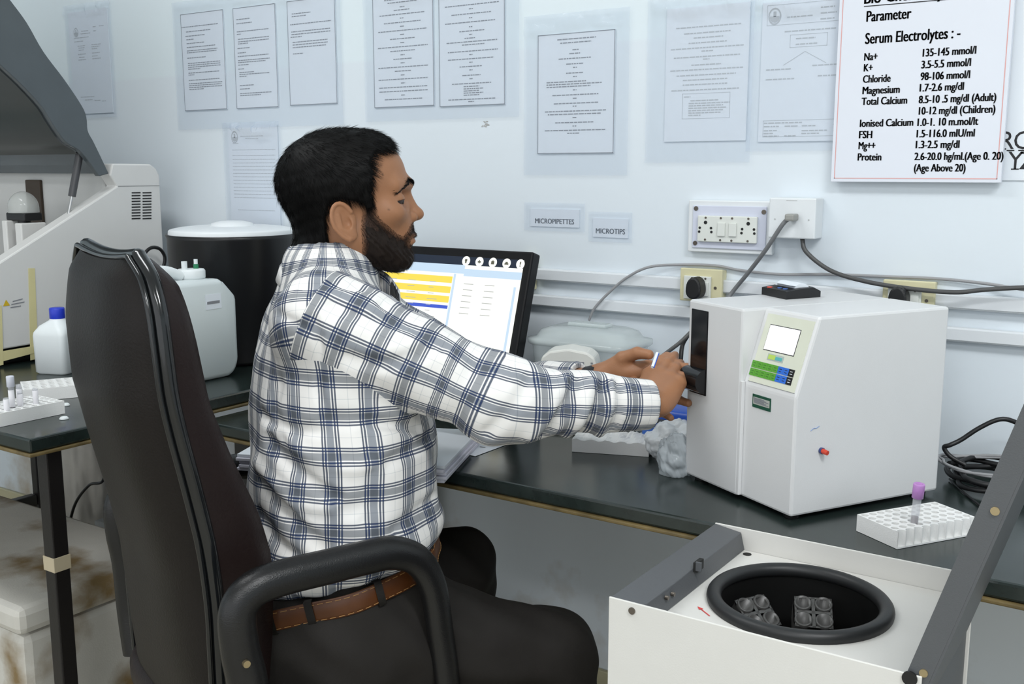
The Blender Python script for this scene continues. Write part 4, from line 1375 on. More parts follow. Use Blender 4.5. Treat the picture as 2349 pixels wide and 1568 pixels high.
(ua, va), (ub_, vb_), (uc, vc), (ud, vd) = puv(1770, 744), puv(1838, 760), puv(1821, 816), puv(1754, 800)
su0, su1, sv0, sv1 = (ua + ud) / 2, (ub_ + uc) / 2, (vc + vd) / 2, (va + vb_) / 2
slab(MB(), su0 - .0012, sv0 - .0012, su1 + .0012, sv1 + .0012, 0.001, 0.0014).build('screen_frame', M_ink_dark, panel)
slab(MB(), su0, sv0, su1, sv1, 0.0013, 0.0019).build('lit_screen', mat('lit_lcd', (0.1, 0.1, 0.1), 0.3, emit=(0.96, 1.0, 1.0), estr=1.15, var=0.0), panel)
(u0, v0), (u1_, v1_) = puv(1764, 812), puv(1797, 831)
vm = (v0 + v1_) / 2
slab(MB(), u0, vm - .005, u1_, vm + .005, 0.001, 0.0015).build('name_plate', mat('grey_plate', (0.42, 0.48, 0.46), 0.4), panel)
slab(MB(), u0 + .002, vm - .0035, u0 + (u1_ - u0) * .5, vm + .0035, 0.0014, 0.0019).build('plate_print', mat('lime_print', (0.45, 0.62, 0.12), 0.5), panel)
slab(MB(), u0 + (u1_ - u0) * .5, vm - .003, u1_ - .003, vm + .002, 0.0014, 0.0019).build('plate_print', mat('teal_print', (0.10, 0.42, 0.42), 0.5), panel)
k0, k1 = puv(1731, 823), puv(1825, 850)
k2, k3 = puv(1718, 858), puv(1815, 887)
ku0, ku1 = (k0[0] + k2[0]) / 2, (k1[0] + k3[0]) / 2
kv1, kv0 = (k0[1] + k1[1]) / 2, (k2[1] + k3[1]) / 2
kw = (ku1 - ku0) / 8
kh = (kv1 - kv0) / 2
M_kg = mat('green_key', (0.10, 0.33, 0.035), 0.4)
M_kb = mat('blue_key', (0.03, 0.15, 0.62), 0.4)
M_kk = mat('black_key', (0.012, 0.012, 0.013), 0.4)
M_kl = mat('key_legend', (0.04, 0.16, 0.02), 0.5)
for r in range(2):
    for c in range(8):
        m = M_kg if c < 5 else (M_kb if c < 7 else M_kk)
        a0 = ku0 + c * kw
        q = kv0 + r * kh
        key = slab(MB(), a0 + .0002, q + .0006, a0 + kw - .0002, q + kh - .0006, 0.0009, 0.0017).build('key', m, panel)
        key['label'] = ('green key', 'blue key', 'black key')[0 if c < 5 else 1 if c < 7 else 2]
        lg_ = MB()
        for t in (0.32, 0.62):
            slab(lg_, a0 + kw * .28, q + kh * t, a0 + kw * .72, q + kh * (t + .07), 0.0016, 0.0020)
        lg_.build('key_legend', M_kl if c < 5 else M_ink_dark if c < 7 else M_paper, panel)
# rating label on the front
def fxz(px, py, y=0.006):
    Rm = np.array([[math.cos(AH), -math.sin(AH), 0], [math.sin(AH), math.cos(AH), 0], [0, 0, 1]])
    o = AN + Rm @ np.array((0, y, 0))
    q = Rm.T @ (onpl(px, py, o, Rm @ np.array((0, 1, 0))) - o)
    return q[0], q[2]
(a0, b0), (a1, b1) = fxz(1728, 902), fxz(1768, 945)
bm_ = fxz(1728, 932)[1]
bt_ = b0
lbl = MB().box2((a0, 0.0048, bm_), (a1, 0.0066, bt_)).build('rating_label', mat('dark_green_label', (0.012, 0.075, 0.045), 0.4), an)
MB().box2((a0 + .002, 0.0046, bm_ + .005), (a1 - .002, 0.0064, bt_ - .004)).build('label_field', mat('label_field', (0.42, 0.44, 0.40), 0.5), lbl)
t = MB()
for k in range(6):
    zq = bm_ + .007 + k * (bt_ - bm_ - .013) / 5
    t.box2((a0 + .004, 0.0043, zq), (a0 + (a1 - a0) * (0.9 - .12 * (k % 3)), 0.0050, zq + .0011))
t.build('label_text', M_ink, lbl)
MB().cyl((-0.0005, 0.058, 0.103), (0.004, 0.058, 0.103), 0.0048, seg=18).build('switch_collar', mat('navy_plastic', (0.05, 0.07, 0.20), 0.4), an)
MB().cyl((0.003, 0.058, 0.103), (0.012, 0.060, 0.1015), 0.0040, 0.0036, seg=18).build('red_switch', mat('red_plastic', (0.62, 0.06, 0.03), 0.35), an)
MB().tube([(0.0006, 0.036, 0.135), (0.0007, 0.042, 0.1385), (0.0007, 0.046, 0.138), (0.0006, 0.052, 0.1405)], 0.0006, seg=5).build('pen_scribble', mat('blue_ink', (0.28, 0.38, 0.62), 0.6), an)
# thermal printer let into the top
zt_ = AT
pr = MB().prism([(0.0, zt_ - .001), (0.0, zt_ + .014), (0.075, zt_ + .017), (0.125, zt_ + .014), (0.128, zt_ - .001)], 0, -0.048, 0.02, 0.004)
def apos(px, py, z):
    Rm = np.array([[math.cos(AH), -math.sin(AH), 0], [math.sin(AH), math.cos(AH), 0], [0, 0, 1]])
    return Rm.T @ (onz(px, py, ZD + z) - AN)
q0, q1, q2 = apos(1747, 675, AT), apos(1803, 687, AT), apos(1882, 681, AT)
prn = MB()
pc = (q0 + q2) / 2
e1 = q1 - q0; e1[2] = 0; l1 = np.linalg.norm(e1); e1 /= l1
e2 = q2 - q1; e2[2] = 0; l2 = np.linalg.norm(e2); e2 /= l2
ez = np.array((0, 0, 1))
def pq(a, b, z):
    return q0 * np.array((1, 1, 0)) + e1 * a * l1 + e2 * b * l2 + ez * (AT + z)
b = MB()
hs = [(0.0, .0125), (0.45, .016), (0.8, .0165), (1.0, .010)]
vs = []
for bb, hh in hs:
    vs += [pq(0, bb, -.0005), pq(0, bb, hh), pq(0.05, bb, hh + .001), pq(0.95, bb, hh + .001), pq(1, bb, hh), pq(1, bb, -.0005)]
fs = []
for k in range(len(hs) - 1):
    for i in range(6):
        fs.append((k * 6 + i, k * 6 + (i + 1) % 6, (k + 1) * 6 + (i + 1) % 6, (k + 1) * 6 + i))
fs += [tuple(range(6)), tuple(range(18, 24))]
printer = b.add(vs, fs).build('thermal_printer', M_black, an)
MB().cyl(pq(.25, .06, .0125), pq(.25, .06, .0152), 0.0045, seg=18).build('red_button', mat('red_button', (0.75, 0.09, 0.05), 0.35), printer)
for a in (.52, .74):
    MB().cyl(pq(a, .16, .013), pq(a, .16, .0158), 0.0042, seg=16).build('blue_button', mat('blue_button', (0.08, 0.18, 0.50), 0.35), printer)
MB().cyl(pq(.12, .52, .0075), pq(.9, .52, .0075), 0.0165, seg=28).build('paper_roll', M_paper, printer)
MB().add([pq(.14, .38, .0195), pq(.88, .38, .0195), pq(.88, .18, .022), pq(.14, .18, .022)] + [pq(.14, .38, .0190), pq(.88, .38, .0190), pq(.88, .18, .0215), pq(.14, .18, .0215)], [(0, 1, 2, 3), (7, 6, 5, 4), (0, 4, 5, 1), (1, 5, 6, 2), (2, 6, 7, 3), (3, 7, 4, 0)]).build('paper_tongue', M_paper, printer)

# ------------------------------------------------------------------ centrifuge in front of the bench
M_cwhite = mat('centrifuge_white', (0.66, 0.65, 0.62), 0.42, var=0.03, bump=0.05, bscale=500)
M_cgrey = mat('centrifuge_grey', (0.085, 0.090, 0.097), 0.42, var=0.04, bump=0.1, bscale=700)
M_crub = mat('centrifuge_rubber', (0.016, 0.017, 0.018), 0.45)
M_cdark = mat('chamber_black', (0.006, 0.006, 0.006), 0.4)
CX0, CX1, CY0, CY1, CT = -0.552, -0.212, 1.022, 1.338, 0.775
CB = 0.40
DZ = CT - 0.031
ce = thing('laboratory_centrifuge', 'white centrifuge with its lid open and round rubber-rimmed chamber', 'centrifuge', ((CX0 + CX1) / 2, (CY0 + CY1) / 2, CB))
OO = np.array(ce.location)
def cbox(a, b, bev=0.0):
    return MB().box2(np.array(a) - OO, np.array(b) - OO, bev)
ccx, ccy, cr = -0.382, 1.196, 0.1025
cbox((CX0, CY0, CB), (CX1 + .012, CY0 + 0.003, CT), 0.001).build('front_panel', M_cwhite, ce)
cbox((CX0, CY1 - 0.003, CB), (CX1 + .004, CY1, CT), 0.001).build('back_panel', M_cwhite, ce)
cbox((CX1 - .003, CY0 + .0035, CB), (CX1, CY1 - .0035, CT - .002), 0.001).build('side_panel', M_cgrey, ce)
cbox((CX0, CY0 + .0035, CB), (CX0 + .003, CY1 - .0035, CT - .03), 0.001).build('side_panel', M_cgrey, ce)
cbox((CX0, CY0 + .0035, CB), (CX1, CY1 - .0035, CB + .003)).build('base_plate', M_cgrey, ce)
# deck with a round opening
n = 64
t = np.array([math.pi / 4 + 2 * math.pi * k / n for k in range(n)])
rx0, rx1, ry0, ry1 = CX0 + .003, CX1 - .003, CY0 + .0035, CY1 - .0035
sq = []
for a in t:
    c_, s_ = math.cos(a), math.sin(a)
    k = min(((rx1 if c_ > 0 else rx0) - ccx) / c_ if abs(c_) > 1e-6 else 9, ((ry1 if s_ > 0 else ry0) - ccy) / s_ if abs(s_) > 1e-6 else 9)
    sq.append(np.array((ccx + k * c_, ccy + k * s_, DZ)) - OO)
ci = [np.array((ccx + cr * .96 * math.cos(a), ccy + cr * .96 * math.sin(a), DZ)) - OO for a in t]
corner = [np.array((x, y, DZ)) - OO for x, y in ((rx1, ry1), (rx0, ry1), (rx0, ry0), (rx1, ry0))]
b = MB().add(sq + ci, [(i, (i + 1) % n, n + (i + 1) % n, n + i) for i in range(n)])
for c in corner:          # corner triangles of the deck
    d = sorted(range(n), key=lambda i: np.linalg.norm(sq[i] - c))[:2]
    b.add([c, sq[d[0]], sq[d[1]]], [(0, 1, 2)])
deck = b.build('deck', M_cwhite, ce)
cc = np.array((ccx, ccy, DZ)) - OO
MB().tube([cc + np.array((cr * math.cos(a), cr * math.sin(a), 0.004)) for a in np.linspace(0, 2 * np.pi, 40, endpoint=False)], 0.0092, seg=14, closed=True, res=2).build('rubber_rim', M_crub, ce)
MB().lathe([(0, -0.125), (cr * .80, -0.125), (cr * .92, -0.118), (cr * .955, -0.10), (cr * .96, 0.0)], cc, 56).build('chamber_bowl', M_cdark, ce)
M_rot = mat('rotor_grey', (0.075, 0.074, 0.072), 0.35, var=0.1)
rot = MB().cyl(cc + (0, 0, -.124), cc + (0, 0, -.055), 0.014).cyl(cc + (0, 0, -.075), cc + (0, 0, -.055), 0.03, 0.022)
for k in range(4):
    a = R(18 + 90 * k)
    d = np.array((math.cos(a), math.sin(a), 0))
    s = np.array((-math.sin(a), math.cos(a), 0))
    vs = []
    for rr_, ww in ((0.015, .014), (0.078, .022)):
        for z in (-.082, -.068):
            vs += [cc + d * rr_ + s * ww + (0, 0, z), cc + d * rr_ - s * ww + (0, 0, z)]
    rot.add(vs, [(0, 1, 3, 2), (4, 6, 7, 5), (0, 4, 5, 1), (2, 3, 7, 6), (0, 2, 6, 4), (1, 5, 7, 3)])
rotor = rot.build('rotor', M_rot, ce)


def bucket(px, py, z, yaw, tilt):
    """Block of four round wells hung on the rotor."""
    p = onz(px, py, z) - OO
    Mx = Matrix.Translation(Vector(p)) @ Matrix.Rotation(yaw, 4, 'Z') @ Matrix.Rotation(tilt, 4, 'X')
    pitch, r, h = 0.0255, 0.0092, 0.034
    b = MB()
    m_ = 16
    tt = [math.pi / 4 + 2 * math.pi * k / m_ for k in range(m_)]
    for sx in (-.5, .5):
        for sy in (-.5, .5):
            c = np.array((sx * pitch, sy * pitch))
            o_ = [(c[0] + 1.22 * r * math.cos(a), c[1] + 1.22 * r * math.sin(a)) for a in tt]
            i_ = [(c[0] + r * math.cos(a), c[1] + r * math.sin(a)) for a in tt]
            vs = [Mx @ Vector((x, y, 0.003)) for x, y in o_] + [Mx @ Vector((x, y, 0.0045)) for x, y in i_] + [Mx @ Vector((x * 1, y * 1, -h * .9)) for x, y in i_] + [Mx @ Vector((x, y, -.002)) for x, y in o_]
            b.add(vs, [(i, (i + 1) % m_, m_ + (i + 1) % m_, m_ + i) for i in range(m_)] + [(m_ + i, m_ + (i + 1) % m_, 2 * m_ + (i + 1) % m_, 2 * m_ + i) for i in range(m_)] +
                  [(i, (i + 1) % m_, 3 * m_ + (i + 1) % m_, 3 * m_ + i) for i in range(m_)] + [tuple(range(2 * m_, 3 * m_))], True)
    # body around the wells, open where the wells are
    w = pitch * .98
    out = []
    for k, (sx, sy) in enumerate(((1, 1), (-1, 1), (-1, -1), (1, -1))):
        for q in range(6):
            a = R(90 * k + 90 * q / 5)
            out.append((sx * (w - .010) + .010 * math.cos(a), sy * (w - .010) + .010 * math.sin(a)))
    G = np.array([[Mx @ Vector((x, y, z)) for x, y in out] for z in (-h, -.003, 0.0)])
    b.grid(G, True, True)
    # top web: ring from outline to centre lying just under the well collars
    top = [Mx @ Vector((x, y, 0.0)) for x, y in out]
    mid = [Mx @ Vector((x * .18, y * .18, 0.0)) for x, y in out]
    rim = []
    nn = len(out)
    b2 = MB()
    side_strips = []
    for x0, x1, y0, y1 in ((-w, w, w - .0028, w), (-w, w, -w, -w + .0028), (-w, -w + .0028, -w, w), (w - .0028, w, -w, w), (-.0024, .0024, -w, w), (-w, w, -.0024, .0024)):
        b.add([Mx @ Vector(q) for q in ((x0 * .93, y0 * .93, .0012), (x1 * .93, y0 * .93, .0012), (x1 * .93, y1 * .93, .0012), (x0 * .93, y1 * .93, .0012))], [(0, 1, 2, 3)])
    bk = b.build('tube_bucket', M_rot, ce)
    f = MB()
    for sx in (-.5, .5):
        for sy in (-.5, .5):
            c = Vector((sx * pitch, sy * pitch, -h * .6))
            f.lathe([(0, 0), (r * .97, 0)], (0, 0, 0), 12, False, Mx @ Matrix.Translation(c))
    f.build('well_floors', M_hole, bk)
    return bk


bucket(1866, 1405, DZ - .030, R(22), R(30))
bucket(1738, 1405, DZ - .036, R(58), R(34))
# grey channel along the far long side
z_ = CT
ch = [(CX0 + .001, z_ - .0005), (CX0 + .040, z_ - .006), (CX0 + .046, DZ + .0005), (CX0 + .001, DZ + .0005)]
MB().prism([(x - OO[0], z - OO[2]) for x, z in ch], 1, CY0 + .004 - OO[1], CY1 - .0035 - OO[1], 0.0012).build('side_channel', M_cgrey, ce)
p = onx(1603, 1296, CX0 + .044) - OO
MB().box((p[0] - .0005, p[1], p[2]), (0.006, 0.020, 0.013), 0.0005).build('latch_slot', M_hole, ce)
MB().box((p[0] + .004, p[1] - .009, p[2] + .002), (0.008, 0.003, 0.012), 0.0005).build('latch_tongue', M_cgrey, ce)
for px, py in ((1530, 1370), (1544, 1362)):
    p = onx(px, py, CX0 + .045) - OO
    MB().cyl(p - (.002, 0, 0), p + (.0022, 0, 0), 0.0028, seg=12).build('screw', M_screw, ce)
for px, py, r, m in ((1450, 1400, .0042, M_screw), (2087, 1555, .0075, M_rubber)):
    p = ony(px, py, CY0) - OO
    MB().cyl(p + (0, .001, 0), p - (0, .0016, 0), r, seg=18).build('front_screw', m, ce)
p = onz(1714, 1271, DZ) - OO
MB().cyl(p - (0, 0, .001), p + (0, 0, .0008), 0.0058, seg=20).build('deck_hole', M_hole, ce)
a_, b_ = onz(1600, 1391, DZ) - OO, onz(1628, 1413, DZ) - OO
d_ = (b_ - a_) / np.linalg.norm(b_ - a_)
s_ = np.array((-d_[1], d_[0], 0))
h_ = np.array((0, 0, .0007))
MB().add([a_ + h_, a_ + d_ * .009 + s_ * .0032 + h_, a_ + d_ * .009 - s_ * .0032 + h_], [(0, 1, 2)]).add([a_ + d_ * .008 + s_ * .0008 + h_, b_ + s_ * .0008 + h_, b_ - s_ * .0008 + h_, a_ + d_ * .008 - s_ * .0008 + h_], [(0, 1, 2, 3)]).build('arrow_sticker', mat('red_arrow', (0.65, 0.05, 0.05), 0.5), ce)
# lid swung up on its hinge along the near-wall side
_l1, _l2 = ony(2142, 1400, CY0 + .004), ony(2328, 973, CY0 + .004)
dl = _l2 - _l1; dl[1] = 0; dl /= np.linalg.norm(dl)
HZ = CT - .012
HX = _l1[0] + dl[0] / dl[2] * (HZ - _l1[2])
nl = np.array((dl[2], 0, -dl[0]))
LL = 0.40
Ml = Matrix((( dl[0], 0, nl[0], HX - OO[0]), (0, 1, 0, 0), (dl[2], 0, nl[2], HZ - OO[2]), (0, 0, 0, 1)))
FW = 0.0245
y0_, y1_ = CY0 + .004 - OO[1], CY1 - .006 - OO[1]
lid = MB().box2((-0.075, y0_, FW - .0025), (LL, y1_, FW), 0.0, Ml)
lid.box2((-0.075, y0_, 0.0), (LL, y0_ + .0025, FW - .0026), 0.0, Ml)
lid.box2((0.02, y1_ - .0025, 0.0), (LL, y1_, FW - .0026), 0.0, Ml)
lid.box2((LL - .0025, y0_ + .0026, 0.0), (LL, y1_ - .0026, FW - .0026), 0.0, Ml)
lid_o = lid.build('lid', M_cgrey, ce)
for u_, w_ in ((0.205, .014), (0.02, .014)):
    q = np.array(Ml @ Vector((u_, CY0 + .004 - OO[1], w_)))
    MB().cyl(q + (0, .0005, 0), q - (0, .0015, 0), 0.0042, seg=16).build('lid_rivet', mat('brass_rivet', (0.42, 0.34, 0.20), 0.3, metal=0.8), lid_o)
hb = MB()
for yy in (CY0 + .05, CY1 - .05):
    hb.cyl((CX1 - OO[0] + .004, yy - .02 - OO[1], HZ - OO[2]), (CX1 - OO[0] + .004, yy + .02 - OO[1], HZ - OO[2]), 0.004, seg=12)
hb.build('hinge', M_screw, ce)
# stand below it (below the frame)
sd_ = thing('centrifuge_stand', 'plain low steel stand under the white centrifuge', 'stand', ((CX0 + CX1) / 2, (CY0 + CY1) / 2, 0))
MB().box2((-.17, -.155, CB - .02), (.17, .155, CB - .0005), 0.003).build('stand_top', M_blackmetal, sd_)
for sx in (-.15, .15):
    for sy in (-.135, .135):
        MB().box2((sx - .014, sy - .014, 0), (sx + .014, sy + .014, CB - .0205), 0.002).build('leg', M_blackmetal, sd_)

# ------------------------------------------------------------------ cables lying on the bench by the analyzer
pts = []
for k in range(46):
    a = k / 46 * 2 * math.pi * 3.6
    rr_ = 1 + 0.13 * math.sin(k * 1.7)
    pts.append((-0.245 + 0.085 * rr_ * math.cos(a) + .01 * math.sin(k), 1.80 + 0.075 * rr_ * math.sin(a), ZD + 0.006 + 0.0065 * (k / 46 * 3.6) + 0.002 * math.sin(k * 2.1)))
cable('coil of black power cable heaped on the bench against the wall', pts, 0.0045, M_blackcable, loc=(-0.245, 1.80, ZD), res=4, name='cable_coil')
pts = []
for k in range(26):
    a = k / 26 * 2 * math.pi * 1.7 + 1
    pts.append((-0.25 + 0.10 * math.cos(a) * (1 + .08 * math.sin(3 * k)), 1.80 + 0.06 * math.sin(a), ZD + 0.034 + 0.0035 * math.sin(k * 1.3)))
cable('pale grey lead tangled in the black cable coil', pts, 0.0024, M_palecable, loc=(-0.25, 1.80, ZD + .03), res=4)
cable('black cord rising from the coil and arching to the wall', [ony(x, y, Y) for x, y, Y in ((2215, 1066, 1.80), (2180, 1046, 1.80), (2166, 1026, 1.80), (2180, 1020, 1.80), (2205, 1008, 1.81), (2245, 982, 1.82), (2290, 962, 1.83), (2325, 966, 1.84), (2360, 990, 1.85), (2400, 1040, 1.85))], 0.0040, M_blackcable)
cable('thin black lead lying straight across the bench behind the foam rack', [onz(x, y, ZD + .003) for x, y in ((2178, 1098), (2205, 1124), (2235, 1148), (2262, 1170))], 0.0016, M_blackcable)
cable('flat dark strap lying on the bench near the cable coil', [onz(x, y, ZD + .003) for x, y in ((2192, 1092), (2225, 1105), (2262, 1116), (2300, 1118))], 0.0026, M_blackcable)
cable('black power cord running from the wall socket down past his hands', [ony(x, y, Y) for x, y, Y in ((1584, 762, 1.78), (1560, 785, 1.765), (1530, 808, 1.755), (1490, 838, 1.75), (1450, 868, 1.75), (1420, 900, 1.75))], 0.0040, M_darkcable)
cable('short black lead hanging beside the sampler window', [ony(x, y, Y) for x, y, Y in ((1577, 770, 1.80), (1566, 790, 1.79), (1562, 820, 1.78), (1561, 860, 1.775), (1556, 886, 1.77))], 0.0042, M_blackcable)

# ------------------------------------------------------------------ the chair
CHH = R(70)
CH = np.array((-1.241, 1.089, 0.0))
M_leather = mat('brown_leatherette', (0.0085, 0.0062, 0.0054), 0.45, spec=0.26, var=0.15, bump=0.25, bscale=260)
M_leather2 = mat('maroon_leatherette', (0.013, 0.0072, 0.0068), 0.42, spec=0.28, var=0.15, bump=0.25, bscale=260)
M_piping = mat('black_gloss_piping', (0.007, 0.008, 0.009), 0.16, coat=0.3)
M_arm = mat('black_armrest', (0.009, 0.009, 0.0095), 0.27, spec=0.5, bump=0.22, bscale=650)
chair = thing('office_chair', 'high-backed brown leatherette office chair with black loop arms', 'chair', CH, CHH)
zk = [0.46, 0.55, 0.69, 0.78, 0.87, 0.96, 1.05, 1.130, 1.156]
xk = [-.130, -.132, -.134, -.144, -.161, -.179, -.186, -.189, -.193]
bulge = [.020, .028, .038, .046, .050, .050, .046, .034, .010]
fth = [.05, .065, .078, .074, .062, .045, .036, .028, .012]
wk = [.192, .196, .200, .200, .198, .197, .196, .193, .188]
ZZ = np.concatenate([np.linspace(0.46, 1.06, 36), np.linspace(1.07, 1.154, 13)])
ip = lambda a: np.interp(ZZ, zk, a)
X_, B_, T_, W_ = ip(xk), ip(bulge), ip(fth), ip(wk)
tcorner = np.clip((ZZ - 1.058) / 0.104, 0, 1)
W_ = W_ - 0.085 * (1 - np.sqrt(np.clip(1 - tcorner ** 2, 0, 1)))
uu = np.linspace(-1, 1, 33)
def sheet(sign, depth, inset):
    G = []
    for k, z in enumerate(ZZ):
        prof = (1 - np.abs(uu) ** 4.0)
        y = uu * (W_[k] - inset)
        dip = 0.008 * np.clip((z - 1.08) / 0.09, 0, 1) * np.cos(uu * math.pi / 2)
        G.append(np.stack([X_[k] + sign * (0.006 + depth[k] * prof), y, np.full(33, z) - dip], -1))
    return np.array(G)
Gr = sheet(-1, B_, 0.004)
Gf = sheet(1, T_, 0.0)
def closed_sheet(G):
    b = MB().grid(G)
    # flat rim back to the mid plane so that the pad is solid
    bo = np.concatenate([G[:, 0], G[-1, 1:], G[::-1, -1][1:], G[0, ::-1][1:-1]])
    mid = bo.copy()
    mid[:, 0] = np.interp(mid[:, 2], zk, xk)
    n_ = len(bo)
    b.add(np.concatenate([bo, mid]), [(i, (i + 1) % n_, n_ + (i + 1) % n_, n_ + i) for i in range(n_)])
    b.add(mid, [tuple(range(n_))])
    return b
closed_sheet(Gr).build('backrest_shell', M_leather, chair)
# padded front of the back: thick side wall
Gside = []
b = MB().grid(Gf)
bo = np.concatenate([Gf[:, 0], Gf[-1, 1:], Gf[::-1, -1][1:], Gf[0, ::-1][1:-1]])
b2 = bo.copy(); b2[:, 0] -= 0.004
n_ = len(bo)
# swell the cushion edge so it stands forward of the piping
def swell(G):
    H_ = G.copy()
    return H_
b.add(np.concatenate([bo, b2]), [(i, (i + 1) % n_, n_ + (i + 1) % n_, n_ + i) for i in range(n_)])
b = MB()
edge = np.interp(ZZ, [0.46, .60, .732, .80, .879, .96, 1.046, 1.12, 1.168], [.065, .08, .087, .078, .062, .052, .046, .036, .012])
sec_u = np.concatenate([[-1.0], -0.985 * np.ones(1), np.linspace(-0.93, 0.93, 27), 0.985 * np.ones(1), [1.0]])
G = []
for k, z in enumerate(ZZ):
    row = []
    for u in sec_u:
        au = abs(u)
        if au >= 0.999:
            x = 0.004
        elif au > 0.98:
            x = edge[k] * 0.72
        else:
            x = edge[k] + T_[k] * 0.35 * (1 - au ** 3)
        dip = 0.008 * np.clip((z - 1.08) / 0.09, 0, 1) * math.cos(u * math.pi / 2)
        row.append((X_[k] + x, u * (W_[k] + .006 * np.clip((1.16 - z) / .06, 0, 1)) * (1.0 if au > .999 else .997), z - dip))
    G.append(row)
G = np.array(G)
b.grid(G)
bo = np.concatenate([G[:, 0], G[-1, 1:], G[::-1, -1][1:], G[0, ::-1][1:-1]])
mid = bo.copy(); mid[:, 0] = np.interp(mid[:, 2], zk, xk) + .002
n_ = len(bo)
b.add(np.concatenate([bo, mid]), [(i, (i + 1) % n_, n_ + (i + 1) % n_, n_ + i) for i in range(n_)])
b.add(mid, [tuple(range(n_))])
b.build('backrest_cushion', M_leather2, chair)
for off, r, yo in ((-0.011, .0042, .001), (0.003, .0105, .001)):
    path = []
    for k in list(range(0, len(ZZ))):
        path.append((X_[k] + off, -(W_[k] + yo), ZZ[k]))
    top = []
    for u in np.linspace(-.94, .94, 9):
        top.append((X_[-1] + off, u * (W_[-1] + yo), ZZ[-1] + .004 - .008 * math.cos(u * math.pi / 2)))
    path = path[::3] + top + [(p[0], -p[1], p[2]) for p in path[::3][::-1]]
    MB().tube(path, r, seg=12, res=4).build('piping', M_piping, chair)
# seat
G = []
for k, (s, z) in enumerate(((.80, .405), (.97, .412), (1.0, .43), (1.0, .452), (.97, .468), (.86, .479), (.5, .484), (.05, .485))):
    G.append([(0.072 + s * 0.238 * np.sign(math.cos(a)) * abs(math.cos(a)) ** .45, s * 0.255 * np.sign(math.sin(a)) * abs(math.sin(a)) ** .45, z) for a in np.linspace(0, 2 * np.pi, 48, endpoint=False)])
MB().grid(np.array(G), True, True).add(G[0], [tuple(range(48))]).build('seat', M_leather2, chair)
MB().box2((-.15, -.18, .375), (.22, .18, .4045), .01).build('seat_pan', M_blackmetal, chair)
# loop arms
for s in (-1, 1):
    y = s * 0.276
    loop = [(-.115, y * .96, .42), (-.118, y, .50), (-.121, y, .585), (-.130, y, .645), (-.130, y, .695), (-.108, y, .719), (-.066, y, .7255), (0, y, .7255), (.06, y, .7255), (.104, y, .723), (.145, y, .702), (.171, y, .657), (.184, y, .578), (.195, y, .496), (.20, y * .97, .42)]
    arm = MB().tube(loop, [.024, .024, .024, .0225, .022, .022, .0215, .0215, .0215, .0215, .0205, .0195, .019, .0185, .018], seg=16, res=6, flat=1.15).build('armrest', M_arm, chair)
    MB().cyl((-.131, y + s * .0, .630), (-.131, y + s * .027, .630), 0.0058, .005, seg=16).build('arm_bolt', mat('brass_bolt', (0.45, 0.36, 0.22), 0.28, metal=0.9), arm)
# lower mechanism
MB().cyl((0.03, 0, .10), (0.03, 0, .375), 0.03).build('gas_column', M_blackmetal, chair)
for k in range(5):
    a = R(72 * k + 20)
    d = np.array((math.cos(a), math.sin(a), 0))
    leg = MB().tube([np.array((.03, 0, .12)) + d * .02, np.array((.03, 0, .115)) + d * .15, np.array((.03, 0, .075)) + d * .29], [.024, .02, .015], seg=10, res=4).build('base_leg', M_blackmetal, chair)
    c = np.array((.03, 0, .029)) + d * .285
    sd2 = np.array((-d[1], d[0], 0))
    MB().cyl(c - sd2 * .02, c + sd2 * .02, .0285, seg=20).build('castor', M_rubber, leg)
# ------------------------------------------------------------------ the man: implicit shapes meshed on a grid
def rcone(P, a, b, ra, rb):
    a, b = np.asarray(a, float), np.asarray(b, float)
    ab = b - a
    t = np.clip(((P - a) @ ab) / (ab @ ab), 0, 1)
    return np.linalg.norm(P - a - t[..., None] * ab, axis=-1) - (ra + (rb - ra) * t)


def ell(P, c, r, Rm=None):
    q = P - np.asarray(c, float)
    if Rm is not None:
        q = q @ Rm
    r = np.asarray(r, float)
    k0 = np.linalg.norm(q / r, axis=-1)
    k1 = np.linalg.norm(q / (r * r), axis=-1) + 1e-9
    return k0 * (k0 - 1) / k1


def smin(a, b, k):
    h = np.clip(0.5 + 0.5 * (b - a) / k, 0, 1)
    return b + (a - b) * h - k * h * (1 - h)


def smax(a, b, k):
    return -smin(-a, -b, k)


def poly_sd(X, Z, poly):
    """Signed distance to a polygon in the x-z plane (negative inside)."""
    d = np.full(X.shape, 1e9)
    s = np.ones(X.shape)
    n = len(poly)
    for i in range(n):
        ax, az = poly[i]
        bx_, bz_ = poly[i - 1]
        ex, ez_ = bx_ - ax, bz_ - az
        wx, wz = X - ax, Z - az
        t = np.clip((wx * ex + wz * ez_) / (ex * ex + ez_ * ez_), 0, 1)
        d = np.minimum(d, (wx - ex * t) ** 2 + (wz - ez_ * t) ** 2)
        c1, c2, c3 = Z >= az, Z < bz_, ex * wz > ez_ * wx
        flip = (c1 & c2 & c3) | (~c1 & ~c2 & ~c3)
        s = np.where(flip, -s, s)
    return s * np.sqrt(d)


